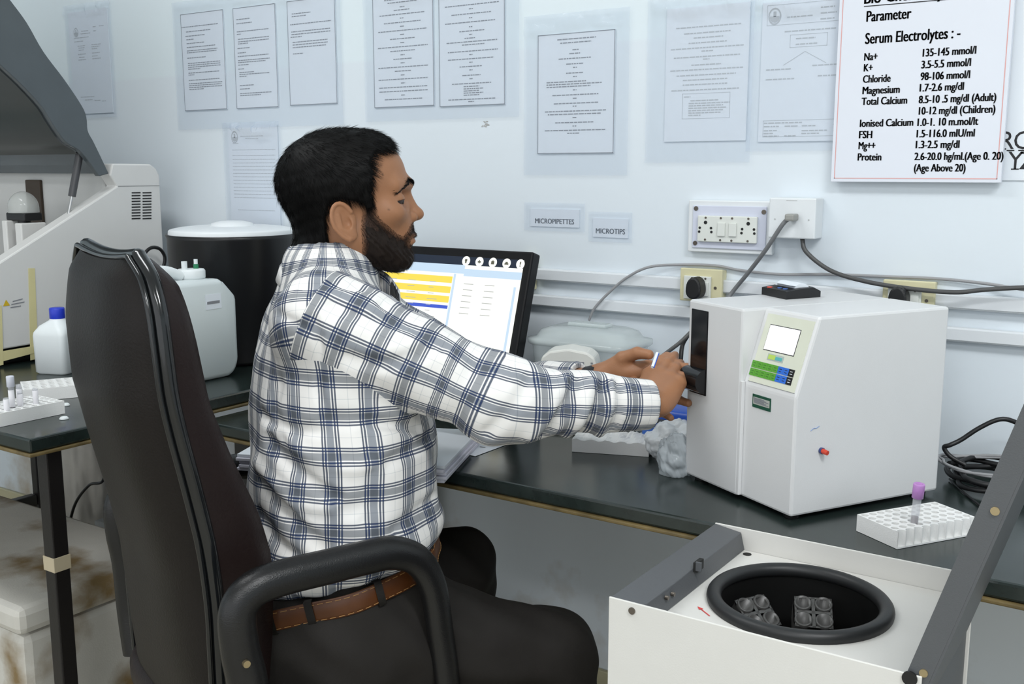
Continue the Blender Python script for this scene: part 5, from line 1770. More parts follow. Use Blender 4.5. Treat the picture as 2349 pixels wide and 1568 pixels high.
def surface(f, lo, hi, h, refine=2):
    """Surface nets: vertices, quads of f = 0 in the box."""
    lo, hi = np.asarray(lo, float), np.asarray(hi, float)
    n = np.ceil((hi - lo) / h).astype(int) + 1
    ax = [lo[i] + h * np.arange(n[i]) for i in range(3)]
    V = np.empty(n, np.float32)
    YY, ZZ_ = np.meshgrid(ax[1], ax[2], indexing='ij')
    for i0 in range(0, n[0], 12):
        xs = ax[0][i0:i0 + 12]
        P = np.empty((len(xs),) + YY.shape + (3,))
        P[..., 0] = xs[:, None, None]
        P[..., 1] = YY
        P[..., 2] = ZZ_
        V[i0:i0 + 12] = f(P.reshape(-1, 3)).reshape(P.shape[:3])
    S = V < 0
    cnt = np.zeros(np.array(n) - 1, np.int8)
    for dx in (0, 1):
        for dy in (0, 1):
            for dz in (0, 1):
                cnt += S[dx:n[0] - 1 + dx, dy:n[1] - 1 + dy, dz:n[2] - 1 + dz]
    act = np.argwhere((cnt > 0) & (cnt < 8))
    idx = np.full(np.array(n) - 1, -1, np.int64)
    idx[tuple(act.T)] = np.arange(len(act))
    acc = np.zeros((len(act), 3))
    num = np.zeros(len(act))
    corners = [(a, b, c) for a in (0, 1) for b in (0, 1) for c in (0, 1)]
    for a in corners:
        for axis in range(3):
            if a[axis]:
                continue
            b = list(a); b[axis] = 1
            va = V[tuple((act + a).T)]
            vb = V[tuple((act + b).T)]
            m = (va < 0) != (vb < 0)
            t = np.where(m, va / np.where(m, va - vb, 1), 0)
            p = np.tile(np.array(a, float), (len(act), 1))
            p[:, axis] = t
            acc[m] += p[m]
            num[m] += 1
    verts = lo + h * (act + acc / num[:, None])
    for _ in range(refine):
        e = h * 0.5
        v = f(verts)
        g = np.stack([f(verts + np.eye(3)[i] * e) - f(verts - np.eye(3)[i] * e) for i in range(3)], -1) / (2 * e)
        gl = np.maximum((g * g).sum(-1), 0.2)
        st = np.clip(v / gl, -h * .6, h * .6)
        verts = verts - g * st[:, None]
    faces = []
    for axis in range(3):
        o1, o2 = [(1, 2), (2, 0), (0, 1)][axis]
        sl_a = [slice(None)] * 3; sl_b = [slice(None)] * 3
        sl_a[axis] = slice(0, n[axis] - 1); sl_b[axis] = slice(1, n[axis])
        d = S[tuple(sl_a)].astype(np.int8) - S[tuple(sl_b)].astype(np.int8)
        e = np.argwhere(d != 0)
        ok = (e[:, o1] > 0) & (e[:, o2] > 0) & (e[:, o1] < n[o1] - 1) & (e[:, o2] < n[o2] - 1)
        e = e[ok]
        sg = d[tuple(e.T)]
        u = np.zeros(3, int); u[o1] = 1
        w = np.zeros(3, int); w[o2] = 1
        q = np.stack([idx[tuple((e - u - w).T)], idx[tuple((e - w).T)], idx[tuple(e.T)], idx[tuple((e - u).T)]], -1)
        q[sg < 0] = q[sg < 0][:, ::-1]
        faces.append(q)
    F = np.concatenate(faces)
    F = F[(F >= 0).all(1)]
    return verts, F


def np_mesh(name, v, f, m, parent, smooth=True, loc=None):
    me = bpy.data.meshes.new(name)
    v = np.asarray(v, float)
    f = np.asarray(f)
    k = f.shape[1]
    me.vertices.add(len(v))
    me.vertices.foreach_set('co', v.ravel())
    me.loops.add(f.size)
    me.loops.foreach_set('vertex_index', f.ravel().astype(np.int32))
    me.polygons.add(len(f))
    me.polygons.foreach_set('loop_start', (np.arange(len(f)) * k).astype(np.int32))
    me.polygons.foreach_set('use_smooth', np.full(len(f), smooth))
    me.update(calc_edges=True)
    me.validate()
    return link(name, me, m, parent)


def unit(a):
    a = np.asarray(a, float)
    return a / np.linalg.norm(a)


def hvec(deg):
    return np.array((math.cos(R(deg)), math.sin(R(deg)), 0.0))


UPV = np.array((0, 0, 1.0))
POFF = np.array(onz(760, 1430, 0.0)) * 0 + np.array((-1.16, 1.17, 0.0))
person = thing('person', 'bearded man in checked shirt, brown belt and dark trousers, seated and reaching to the analyzer', 'person', POFF)
def pl_(v):
    return np.asarray(v) - POFF

# ---- head ---------------------------------------------------------
HD = 1.70
MM = HD / FPX                     # metres per photographed pixel at the head
HO = ond(800, 460, HD)
HF, HL = hvec(48), hvec(138)
def hw_(p):                       # head frame (metres) -> world
    p = np.asarray(p, float)
    return HO + p[..., 0:1] * HF + p[..., 1:2] * HL + p[..., 2:3] * UPV
def hp(px, py, y=0.0):            # a photographed point on the head's profile
    return np.array(((px - 800) * MM * 1.0, y, (460 - py) * MM))
K = 1.05
def s_(x, y, z):                  # millimetres in the first measuring, scaled
    return np.array((x, y, z)) * 0.001 * K
def head_raw(P):
    Y = np.abs(P[..., 1])
    Q = np.stack([P[..., 0], Y, P[..., 2]], -1)
    d = ell(Q, s_(-10, 0, 26), s_(90, 71, 75))
    d = smin(d, ell(Q, s_(30, 0, 36), s_(59, 61, 60)), 0.02)
    d = smin(d, ell(Q, s_(36, 0, -28), s_(54, 55, 66)), 0.025)
    d = smin(d, rcone(Q, s_(0, 52, -58), s_(68, 17, -90), 0.018, 0.017), 0.03)
    d = smin(d, ell(Q, s_(78, 0, -88), s_(19, 20, 16)), 0.018)
    d = smin(d, ell(Q, s_(58, 44, -17), s_(24, 19, 17)), 0.02)
    d = smin(d, ell(Q, s_(74, 17, -22), s_(17, 17, 24)), 0.02)
    d = smin(d, rcone(Q, s_(91, 12, 26), s_(66, 46, 24), 0.0095, 0.0085), 0.016)
    d = smin(d, ell(Q, s_(80, 0, -52), s_(20, 28, 26)), 0.02)
    # eye sockets
    d = smax(d, -ell(Q, s_(92, 36, 4), s_(20, 17, 11.5)), 0.014)
    # nose
    d = smin(d, rcone(Q, s_(88, 0, 14), s_(103, 0, -18), 0.0072, 0.0092), 0.012)
    d = smin(d, ell(Q, s_(106.5, 0, -22), s_(11.5, 10.5, 9.5)), 0.008)
    d = smin(d, ell(Q, s_(94.5, 13.5, -26), s_(11.5, 8.2, 8.6)), 0.0035)
    d = smax(d, -ell(Q, s_(103, 6.5, -34), s_(5.5, 3.4, 4)), 0.003)
    # nostril wing crease
    d = smax(d, -rcone(Q, s_(82.5, 21.5, -18), s_(86.5, 21, -35), 0.003, 0.003), 0.005)
    # lips
    d = smin(d, ell(Q, s_(95, 0, -54.5), s_(10, 21, 5.0)), 0.005)
    d = smin(d, ell(Q, s_(94, 0, -64.5), s_(10, 19, 5.6)), 0.005)
    d = smax(d, -rcone(Q, s_(106.5, 0, -59.5), s_(86, 24, -60.5), 0.0012, 0.0012), 0.003)
    d = smax(d, -ell(Q, s_(108, 0, -74), s_(9, 16, 5)), 0.008)
    # upper lids, half closed over the eyes
    d = smin(d, ell(Q, s_(69.0, 34, 2.0), s_(14, 15.5, 13.4)), 0.004)
    lid = ell(Q, s_(79, 39, -1.4), s_(18, 15.5, 3.0))
    d = smax(d, -lid, 0.0015)
    # neck
    d = smin(d, rcone(Q, s_(-22, 0, -50), s_(-52, 0, -190), 0.057, 0.062), 0.03)
    return d


def ear(P):
    """Both ears; the pinna stands a little off the head, hollowed, with a rolled rim."""
    Y = np.abs(P[..., 1])
    c = s_(-15, 74, -29)
    tilt = R(-21)
    ca, sa = math.cos(tilt), math.sin(tilt)
    x, y, z = P[..., 0] - c[0], Y - c[1], P[..., 2] - c[2]
    u = ca * x - sa * z
    v = sa * x + ca * z
    flare = y - 0.006 * K + (u * 0.42)               # stands away towards the back
    q = np.stack([u, flare, v], -1)
    wf = lambda v_: 1 - 0.42 * np.clip(-v_ / 0.032, 0, 1) ** 1.3
    q2 = q.copy(); q2[..., 0] = q[..., 0] / wf(v)
    body = ell(q2, (0, 0, 0), s_(19.5, 6.0, 31))
    body = smax(body, -ell(q, s_(1.5, 8.2, 5), s_(10.5, 7.6, 18)), 0.003)
    # rim
    t = np.linspace(R(-70), R(215), 16)
    rim = None
    pts = [s_(16.8 * math.cos(a) * float(wf(.0285 * math.sin(a))), 4.0, 28.5 * math.sin(a)) for a in np.linspace(R(20), R(255), 14)]
    for a, b in zip(pts[:-1], pts[1:]):
        e = rcone(q, a, b, 0.0034, 0.0034)
        rim = e if rim is None else np.minimum(rim, e)
    body = smin(body, rim, 0.0025)
    # antihelix and tragus, lobe
    body = smin(body, rcone(q, s_(-6.5, 2.2, -8), s_(-4, 2.4, 13), 0.0027, 0.0026), 0.003)
    body = smin(body, ell(q, s_(11, 0.5, -6), s_(5, 4.5, 6.5)), 0.004)
    body = smin(body, ell(q, s_(5, -0.5, -23), s_(7.5, 3.8, 8)), 0.006)
    body = smax(body, -ell(q, s_(3.5, 5.4, -3), s_(6.5, 6.4, 9)), 0.003)
    return body


def head_f(P):
    return smin(head_raw(P), ear(P), 0.004)


def grid_head(h=0.0019):
    return surface(head_f, s_(-120, -108, -205), s_(128, 108, 122), h, 2)


hv, hf = grid_head()
# ---- torso ---------------------------------------------------------
TH = 58.0
TF, TL = hvec(TH), hvec(TH + 90)
TD = 1.70
slices = [  # photographed row, column of the axis, half depth, half width
    (1470, 755, .128, .172), (1400, 768, .135, .172), (1330, 776, .144, .176), (1270, 784, .145, .178), (1200, 787, .149, .182), (1100, 787, .150, .185), (1000, 786, .148, .188), (900, 776, .139, .188),
    (820, 770, .128, .186), (760, 764, .114, .180), (710, 758, .098, .165), (670, 754, .082, .135), (640, 752, .070, .10), (600, 752, .06, .075)]
SLC = np.array([ond(c, r, TD) for r, c, a, b in slices])
SLZ = SLC[:, 2]
SLA = np.array([s[2] for s in slices]); SLB = np.array([s[3] for s in slices])
_zz = np.linspace(SLZ[0], SLZ[-1], 160)
def _smooth(v):
    w = np.interp(_zz, SLZ, v)
    k = np.hanning(17); k /= k.sum()
    return np.convolve(np.pad(w, 8, mode='edge'), k, 'valid')
_tab = [_smooth(SLC[:, 0]), _smooth(SLC[:, 1]), _smooth(SLA), _smooth(SLB)]
def torso(P, grow=0.0):
    z = np.clip(P[..., 2], SLZ[0], SLZ[-1])
    cx, cy, a, b = [np.interp(z, _zz, t) for t in _tab]
    qx, qy = P[..., 0] - cx, P[..., 1] - cy
    u = qx * TF[0] + qy * TF[1]
    v = qx * TL[0] + qy * TL[1]
    a, b = a + grow, b + grow
    k0 = np.sqrt((u / a) ** 2 + (v / b) ** 2)
    k1 = np.sqrt((u / a ** 2) ** 2 + (v / b ** 2) ** 2) + 1e-9
    d = np.where(k0 > 0.15, k0 * (k0 - 1) / k1, -np.minimum(a, b) * (1 - k0))
    dz = np.abs(P[..., 2] - (SLZ[0] + SLZ[-1]) / 2) - (SLZ[-1] - SLZ[0]) / 2
    return np.where(dz > 0, np.sqrt(np.maximum(d, 0) ** 2 + dz ** 2), np.maximum(d, dz))


SHR, ELR, WRR = ond(742, 738, 1.585), ond(1150, 921, 1.56), ond(1478, 927, 1.625)
SHL, ELL, WRL = ond(835, 735, 1.86), ond(1120, 902, 1.90), ond(1362, 879, 1.765)
NB = ond(748, 610, 1.70)
LB = ond(770, 1410, TD)
def shirt_d(P):
    d = torso(P)
    d = smin(d, rcone(P, NB, SHR, .060, .062), 0.04)
    d = smin(d, rcone(P, NB, SHL, .060, .062), 0.04)
    return d


def arm_r(P, g=0.0):
    up = rcone(P, SHR, ELR, .079 + g, .0615 + g)
    lo = rcone(P, ELR, WRR, .0615 + g, .040 + g)
    return smin(up, lo, 0.03)


def arm_l(P, g=0.0):
    up = rcone(P, SHL, ELL, .072 + g, .056 + g)
    lo = rcone(P, ELL, WRL, .056 + g, .038 + g)
    return smin(up, lo, 0.03)


# folds of the cloth: creases (photo points on the near surface) and a fine ripple
def fold_pts(pts, w, dep, d0):
    return [(ond(x, y, d), w, dep) for (x, y), d in zip(pts, d0)]
def seg_d(P, a, b):
    ab = b - a
    t = np.clip(((P - a) @ ab) / (ab @ ab), 0, 1)
    return np.linalg.norm(P - a - t[..., None] * ab, axis=-1)
def on_surf(px, py, f, d0=1.2, d1=2.1):
    """Where the ray through a photo point meets the implicit cloth."""
    ds = np.linspace(d0, d1, 360)
    P = np.array([ond(px, py, d) for d in ds])
    v = f(P)
    i = np.argmax(v < 0.001)
    return P[i] if v[i] < 0.001 else P[np.argmin(v)]
def smooth_all(P):
    d = shirt_d(P)
    d = smin(d, arm_r(P), 0.022)
    return smin(d, arm_l(P), 0.022)
CREASES = [  # polyline in the photo, width m, depth m (positive = groove)
    ([(618, 1010), (660, 1060), (720, 1110), (770, 1140)], .010, .010), ([(640, 985), (700, 1040), (790, 1075), (850, 1065)], .009, -.006),
    ([(600, 1110), (650, 1170), (700, 1220), (745, 1262)], .010, .010), ([(590, 1060), (640, 1120), (690, 1160), (760, 1170)], .010, -.007),
    ([(700, 1168), (780, 1172), (850, 1160)], .012, .005), ([(590, 1180), (630, 1235), (690, 1285)], .010, .009), ([(600, 950), (660, 985), (740, 985)], .009, .007),
    ([(745, 960), (830, 965), (960, 985)], .010, .010), ([(640, 880), (625, 940), (650, 1000)], .012, .007), ([(835, 990), (850, 1080), (838, 1190)], .010, .004),
    ([(890, 1060), (930, 1040), (985, 1000)], .010, .006), ([(905, 1210), (950, 1180), (995, 1140)], .010, .006), ([(690, 1330), (780, 1345), (880, 1325)], .010, .007),
    ([(650, 1330), (700, 1375), (760, 1390)], .008, .006), ([(720, 730), (735, 800), (730, 880), (745, 950)], .0055, .007), ([(760, 700), (840, 730), (935, 745)], .010, .006),
    ([(880, 700), (960, 760), (1010, 800)], .009, .005), ([(800, 820), (880, 835), (960, 812), (985, 795)], .010, .008), ([(700, 660), (760, 650), (840, 665)], .009, .005),
    ([(1120, 990), (1180, 930), (1215, 870)], .010, .006), ([(1245, 1000), (1290, 940), (1320, 880)], .011, .010), ([(1215, 1000), (1265, 935), (1300, 865)], .011, -.006),
    ([(1330, 1000), (1370, 940), (1385, 885)], .010, .011), ([(1300, 1005), (1345, 950), (1360, 880)], .010, -.006), ([(1405, 985), (1430, 930), (1420, 885)], .010, .010), ([(1375, 1000), (1402, 940), (1405, 880)], .009, -.006),
    ([(1440, 975), (1470, 930), (1462, 890)], .009, .007), ([(1020, 1000), (1060, 930), (1090, 850)], .016, .004), ([(640, 720), (690, 745), (735, 770)], .007, .004)]
_segs = []
for pts, w, dep in CREASES:
    W3 = [on_surf(x, y, smooth_all) for x, y in pts]
    W3 = catmull(np.array(W3), 3)
    for a, b in zip(W3[:-1], W3[1:]):
        if np.linalg.norm(b - a) > 1e-5:
            _segs.append((a, b, w, dep))
_frg = np.random.default_rng(21)
_fk = [(unit(_frg.normal(size=3)) * _frg.uniform(26, 75), _frg.uniform(0, 6.3), _frg.uniform(.0007, .0017)) for _ in range(9)]
def folds(P, big):
    out = np.zeros(len(P))
    near = np.abs(big) < 0.03
    Q = P[near]
    o = np.zeros(len(Q))
    o2 = np.zeros(len(Q))
    for a, b, w, dep in _segs:
        d = seg_d(Q, a, b)
        e = dep * 1.35 * np.exp(-(d / w) ** 2)
        if dep > 0:
            o = np.maximum(o, e)
        else:
            o2 = np.minimum(o2, e)
    wv = sum(A * np.sin(Q @ k + ph + 1.4 * np.sin(Q @ (k[[1, 2, 0]] * .5) + ph)) for k, ph, A in _fk)
    # calm towards the stitched cuffs
    calm = np.clip((np.minimum(np.linalg.norm(Q - WRR, axis=1), np.linalg.norm(Q - WRL, axis=1)) - .035) / .05, 0, 1)
    out[near] = (o + o2 + wv) * calm
    return out


BELT_T = [ond(640, 1412, 1.74), ond(700, 1422, 1.66), ond(930, 1318, 1.66)]
def hem_plane():
    # trouser waist: tilted plane through the photographed belt line
    a, b, c = [on_surf(x, y, torso) for x, y in ((640, 1368), (740, 1364), (930, 1300))]
    n = unit(np.cross(b - a, c - a))
    if n[2] < 0:
        n = -n
    return a, n
HA, HN = hem_plane()
def shirt_f(P):
    dt = shirt_d(P)
    dr, dl_ = arm_r(P), arm_l(P)
    # sleeves end square at the cuffs
    cuts = []
    for W_, E_, r, end in ((WRR, ELR, .0295, .012), (WRL, ELL, .0285, -.026)):
        ax_ = unit(W_ - E_)
        t = (P - W_) @ ax_
        rad = np.linalg.norm(P - W_ - t[..., None] * ax_, axis=-1)
        cuts.append((t - end, np.maximum(rad - r, np.abs(t - end) - 0.018)))
    dr = smax(dr, cuts[0][0], 0.004)
    dl_ = smax(dl_, cuts[1][0], 0.004)
    d = smin(dt, dr, 0.022)
    d = smin(d, dl_, 0.022)
    d = d + folds(P, d)
    # blouse over the belt
    h = (P - HA) @ HN
    d = d - 0.014 * np.exp(-((h - 0.022) / 0.030) ** 2)
    d = smax(d, -(h + 0.004), 0.010)
    # cut the cuffs and the neck open
    for c_ in cuts:
        d = smax(d, -c_[1], 0.003)
    d = smax(d, -rcone(P, NB + (0, 0, -.01), hw_(s_(-30, 0, -60)), .058, .066), 0.004)
    return d


sv_, sf_ = surface(shirt_f, (-1.52, 0.90, 0.56), (-0.62, 1.60, 1.20), 0.0052, 2)
# cloth coordinates: torso by angle and height, sleeves by angle and length
def part_of(C):
    t = shirt_d(C)
    r, l = arm_r(C), arm_l(C)
    k = np.argmin(np.stack([t - 0.004, r, l], -1), -1)
    return k
fc = sv_[sf_].mean(1)
def uv_torso(V):
    cx = np.interp(V[:, 2], _zz, _tab[0]); cy = np.interp(V[:, 2], _zz, _tab[1])
    u = (V[:, 0] - cx) * TF[0] + (V[:, 1] - cy) * TF[1]
    v = (V[:, 0] - cx) * TL[0] + (V[:, 1] - cy) * TL[1]
    ang = np.arctan2(v, -u)          # zero at the back
    rho = np.sqrt(u * u + v * v)
    w = np.clip((V[:, 2] - 0.985) / 0.06, 0, 1)
    return ang * 0.165, V[:, 2] - 0.85 * (rho - .17) * w, ang
def uv_arm(V, A, B, C_, rad):
    ab, bc = B - A, C_ - B
    L1, L2 = np.linalg.norm(ab), np.linalg.norm(bc)
    t1 = np.clip((V - A) @ ab / L1 ** 2, -1.5, 1); t2 = np.clip((V - B) @ bc / L2 ** 2, 0, 1.5)
    d1 = np.linalg.norm(V - A - t1[:, None] * ab, axis=1); d2 = np.linalg.norm(V - B - t2[:, None] * bc, axis=1)
    s = np.clip((d1 - d2) / 0.05 * .5 + .5, 0, 1)
    ln = (t1 * L1) * (1 - s) + (L1 + t2 * L2) * s
    axd = unit(C_ - A)
    r0 = unit(np.cross(axd, UPV)); r1 = np.cross(r0, axd)
    ctr = (A + t1[:, None] * ab) * (1 - s[:, None]) + (B + t2[:, None] * bc) * s[:, None]
    q = V - ctr
    ang = np.arctan2(q @ r1, q @ r0)
    return ang * rad, ln, ang
ut = uv_torso(sv_); ur = uv_arm(sv_, SHR, ELR, WRR, .064); ul = uv_arm(sv_, SHL, ELL, WRL, .060)
UVT, UVS = np.zeros(sf_.shape + (2,)), np.zeros(sf_.shape + (2,))
left_face = arm_l(fc) < arm_r(fc)
seam = np.maximum(np.minimum(shirt_d(sv_) - 0.004 - arm_r(sv_), (sv_ - SHR) @ unit(ELR - SHR) + .012),
                  np.minimum(shirt_d(sv_) - 0.004 - arm_l(sv_), (sv_ - SHL) @ unit(ELL - SHL) + .012))
for k, (u, v, ang) in enumerate((ut, ur, ul)):
    m = np.ones(len(sf_), bool) if k == 0 else (~left_face if k == 1 else left_face)
    UV = UVT if k == 0 else UVS
    fa = ang[sf_[m]]
    ref = fa[:, :1]
    fa = ref + (fa - ref + np.pi) % (2 * np.pi) - np.pi
    rad = (.165, .064, .060)[k]
    UV[m, :, 0] = fa * rad + (0.0, .013, .02)[k]
    UV[m, :, 1] = v[sf_[m]] + (0.0, .02, .01)[k]


def plaid():
    m = bpy.data.materials.new('checked_cotton')
    m.use_nodes = True
    nt, b = nodes_of(m)
    uvn = nt.nodes.new('ShaderNodeUVMap'); uvn.uv_map = 'cloth'
    uvs = nt.nodes.new('ShaderNodeUVMap'); uvs.uv_map = 'sleeve'
    sm = nt.nodes.new('ShaderNodeAttribute'); sm.attribute_name = 'seam'
    gt = nt.nodes.new('ShaderNodeMath'); gt.operation = 'GREATER_THAN'; gt.inputs[1].default_value = 0.0
    nt.links.new(sm.outputs['Fac'], gt.inputs[0])
    mv = nt.nodes.new('ShaderNodeMix'); mv.data_type = 'VECTOR'
    nt.links.new(gt.outputs[0], mv.inputs[0])
    nt.links.new(uvn.outputs[0], mv.inputs[4]); nt.links.new(uvs.outputs[0], mv.inputs[5])
    sep = nt.nodes.new('ShaderNodeSeparateXYZ')
    nt.links.new(mv.outputs[1], sep.inputs[0])
    cols = []
    for axis, per in ((0, 0.0545), (1, 0.0560)):
        dv = nt.nodes.new('ShaderNodeMath'); dv.operation = 'DIVIDE'; dv.inputs[1].default_value = per
        nt.links.new(sep.outputs[axis], dv.inputs[0])
        fr_ = nt.nodes.new('ShaderNodeMath'); fr_.operation = 'FRACT'
        nt.links.new(dv.outputs[0], fr_.inputs[0])
        rp = nt.nodes.new('ShaderNodeValToRGB')
        rp.color_ramp.interpolation = 'LINEAR'
        Wt = (1, 1, 1, 1)
        Dk = (0.125, 0.145, 0.195, 1)
        Gy = (0.345, 0.375, 0.425, 1) if axis == 0 else (0.36, 0.38, 0.41, 1)
        Ln = (0.74, 0.77, 0.80, 1)
        seq = [(0.0, Wt), (.035, Dk), (.075, Wt), (.105, Dk), (.15, Wt), (.18, Gy), (.36, Wt), (.385, Dk), (.43, Wt), (.46, Dk), (.50, Wt), (.745, Ln), (.757, Wt)]
        el = rp.color_ramp.elements
        el[0].position = 0; el[0].color = Wt
        el[1].position = 1; el[1].color = Wt
        pos = 0.0
        for i, (p, c) in enumerate(seq[1:], 1):
            prev = seq[i - 1][1]
            e = el.new(max(p - 0.006, 0)); e.color = prev
            e = el.new(p + 0.006); e.color = c
        nt.links.new(fr_.outputs[0], rp.inputs[0])
        cols.append(rp.outputs[0])
    mx = nt.nodes.new('ShaderNodeMix'); mx.data_type = 'RGBA'; mx.blend_type = 'MULTIPLY'; mx.inputs[0].default_value = 1
    nt.links.new(cols[0], mx.inputs[6]); nt.links.new(cols[1], mx.inputs[7])
    # crossings of the grey bands turn navy, the ground is warm white
    sub = nt.nodes.new('ShaderNodeMix'); sub.data_type = 'RGBA'; sub.blend_type = 'MULTIPLY'; sub.inputs[0].default_value = 1
    sub.inputs[7].default_value = (0.80, 0.785, 0.765, 1)
    nt.links.new(mx.outputs[2], sub.inputs[6])
    lum = nt.nodes.new('ShaderNodeRGBToBW')
    nt.links.new(mx.outputs[2], lum.inputs[0])
    mr = nt.nodes.new('ShaderNodeMapRange'); mr.inputs['From Min'].default_value = .125; mr.inputs['From Max'].default_value = .045
    nt.links.new(lum.outputs[0], mr.inputs['Value'])
    nv = nt.nodes.new('ShaderNodeMix'); nv.data_type = 'RGBA'
    nv.inputs[7].default_value = (0.026, 0.045, 0.115, 1)
    nt.links.new(mr.outputs[0], nv.inputs[0]); nt.links.new(sub.outputs[2], nv.inputs[6])
    nt.links.new(nv.outputs[2], b.inputs['Base Color'])
    b.inputs['Roughness'].default_value = 0.75
    b.inputs['Specular IOR Level'].default_value = 0.2
    return m


M_plaid = plaid()
def add_uv(me, uv, name='cloth'):
    l = me.uv_layers.new(name=name)
    l.data.foreach_set('uv', np.asarray(uv, np.float32).ravel())
shirt = np_mesh('shirt', pl_(sv_), sf_, M_plaid, person)
add_uv(shirt.data, UVT)
add_uv(shirt.data, UVS, 'sleeve')
sa_ = shirt.data.attributes.new('seam', 'FLOAT', 'POINT')
sa_.data.foreach_set('value', seam.astype(np.float32))
shirt['label'] = 'blue, grey and white checked long-sleeved shirt'

# collar: a stand folded over, open at the throat
def collar():
    th = np.linspace(R(24), R(336), 60)
    def ring(pb, pf, half):
        c = (pb + pf) / 2
        f = (pf - pb) / 2
        sdv = unit(np.cross(UPV, f)) * half
        return np.array([c + f * math.cos(a) + sdv * math.sin(a) for a in th])
    top = ring(ond(686, 572, 1.735), ond(884, 652, 1.66), .070)
    top_in = ring(ond(690, 578, 1.735), ond(880, 662, 1.66), .066)
    in_lo = ring(ond(692, 640, 1.735), ond(878, 712, 1.66), .068)
    low = ring(ond(668, 622, 1.745), ond(893, 716, 1.645), .096)
    low2 = ring(ond(672, 625, 1.742), ond(890, 718, 1.645), .092)
    mid = top * .5 + low * .5
    q = mid - mid.mean(0); q[:, 2] = 0
    mid = mid + q / np.linalg.norm(q, axis=1)[:, None] * 0.006
    G = np.stack([in_lo, top_in, top, top * .8 + mid * .2 + (0, 0, .001), mid, low, low2])
    n, m = G.shape[:2]
    f = [(i * m + j, i * m + j + 1, (i + 1) * m + j + 1, (i + 1) * m + j) for i in range(n - 1) for j in range(m - 1)]
    f = np.array(f)
    uv1 = np.stack(np.broadcast_arrays((th * .078)[None, :], np.array([-.04, -.002, 0, .008, .022, .046, .048])[:, None] * 1.0 + .01), -1).reshape(-1, 2)
    o = np_mesh('collar', pl_(G.reshape(-1, 3)), f, M_plaid, shirt)
    add_uv(o.data, uv1[f])
    add_uv(o.data, uv1[f], 'sleeve')
    o.data.update()
    return o


collar()
# ---- trousers ------------------------------------------------------
HR_, HL_ = ond(765, 1475, 1.60), ond(720, 1440, 1.78)
HR_ = np.array((-1.075, 1.125, .555)); HL_ = np.array((-1.225, 1.205, .555))
KR, KL = ond(1268, 1496, 1.745), ond(1052, 1295, 1.985)
AR, AL = KR + np.array((.03, .05, -.38)), KL + np.array((-.02, .06, -.45))
def trous(P):
    d = ell(P, (HR_ + HL_) / 2 + np.array((-.035, -.06, .02)), (.155, .158, .120))
    d = smin(d, torso(P, 0.0) , 0.03)
    d = smin(d, rcone(P, HR_, KR, .114, .069), 0.05)
    d = smin(d, rcone(P, HL_, KL, .098, .068), 0.05)
    d = smin(d, rcone(P, KR, AR, .068, .055), 0.03)
    d = smin(d, rcone(P, KL, AL, .066, .055), 0.03)
    h = (P - HA) @ HN
    d = smax(d, h + 0.002, 0.004)
    d = smax(d, 0.492 - P[..., 2], 0.012) * np.where(P[..., 2] < 0.5, 1, 1) if False else d
    d = d + 0.0030 * np.sin(P @ np.array((38, -20, 22.)) + 1.5 * np.sin(P @ np.array((10, 18, -14.)))) + 0.0016 * np.sin(P @ np.array((60, 20, 90.)) + 2 * np.sin(P @ np.array((14, -25, 12.)))) + 0.0012 * np.sin(P @ np.array((-40, 95, 30.)))
    return d


def trous_f(P):
    d = trous(P)
    # sits on the cushion
    s = 0.487 - P[..., 2]
    over = np.linalg.norm((P - CH)[..., :2], axis=-1)
    d = np.where(over < 0.42, smax(d, np.where(over < 0.30, s, s - 10 * (over - .30)), 0.01), d)
    return d


tv, tf = surface(trous_f, (-1.42, 0.90, 0.05), (-0.72, 1.80, 0.72), 0.0075, 2)
M_trous = mat('charcoal_brown_trousers', (0.0185, 0.0165, 0.0150), 0.75, spec=0.25, var=0.12, vscale=30, bump=0.15, bscale=900)
tr = np_mesh('trousers', pl_(tv), tf, M_trous, person)
# belt: follows the waist of the trousers on the tilted plane
def waist_ring(h, off, n=90):
    c0 = np.array((np.interp(HA[2], _zz, _tab[0]), np.interp(HA[2], _zz, _tab[1]), 0))
    a1 = unit(TF - HN * (TF @ HN)); a2 = np.cross(HN, a1)
    c0[2] = HA[2] + (-(c0[0] - HA[0]) * HN[0] - (c0[1] - HA[1]) * HN[1]) / HN[2]
    out = []
    for t in np.linspace(0, 2 * np.pi, n, endpoint=False):
        d = math.cos(t) * a1 + math.sin(t) * a2
        rs = np.linspace(0.06, 0.30, 241)
        pts = c0 + HN * (h - .0) + rs[:, None] * d
        v = np.minimum(trous(pts - HN * 0.006 if h > -.006 else pts), 1)
        i = np.argmax(v > 0)
        out.append(c0 + HN * h + d * (rs[i] + off))
    out = np.array(out)
    k = np.array([1, 2, 3, 2, 1.]) / 9
    return sum(w * np.roll(out, s, 0) for w, s in zip(k, (-2, -1, 0, 1, 2)))
M_belt = mat('brown_leather_belt', (0.090, 0.029, 0.008), 0.36, var=0.25, vscale=25)
M_stitch = mat('tan_stitching', (0.38, 0.20, 0.07), 0.6)
w_ = .031
base = waist_ring(-w_ * .5 - .001, 0.0)
dirs = base - base.mean(0); dirs -= (dirs @ HN)[:, None] * HN; dirs /= np.linalg.norm(dirs, axis=1)[:, None]
rows = [(-.5, .001), (-.5, .0035), (-.46, .0048), (0, .0055), (.46, .0048), (.5, .0035), (.5, .001)]
G = np.stack([base + HN * (a * w_) + dirs * (b + .003) for a, b in rows])
belt = MB().grid(np.array([pl_(g) for g in G]), True, True).build('belt', M_belt, person)
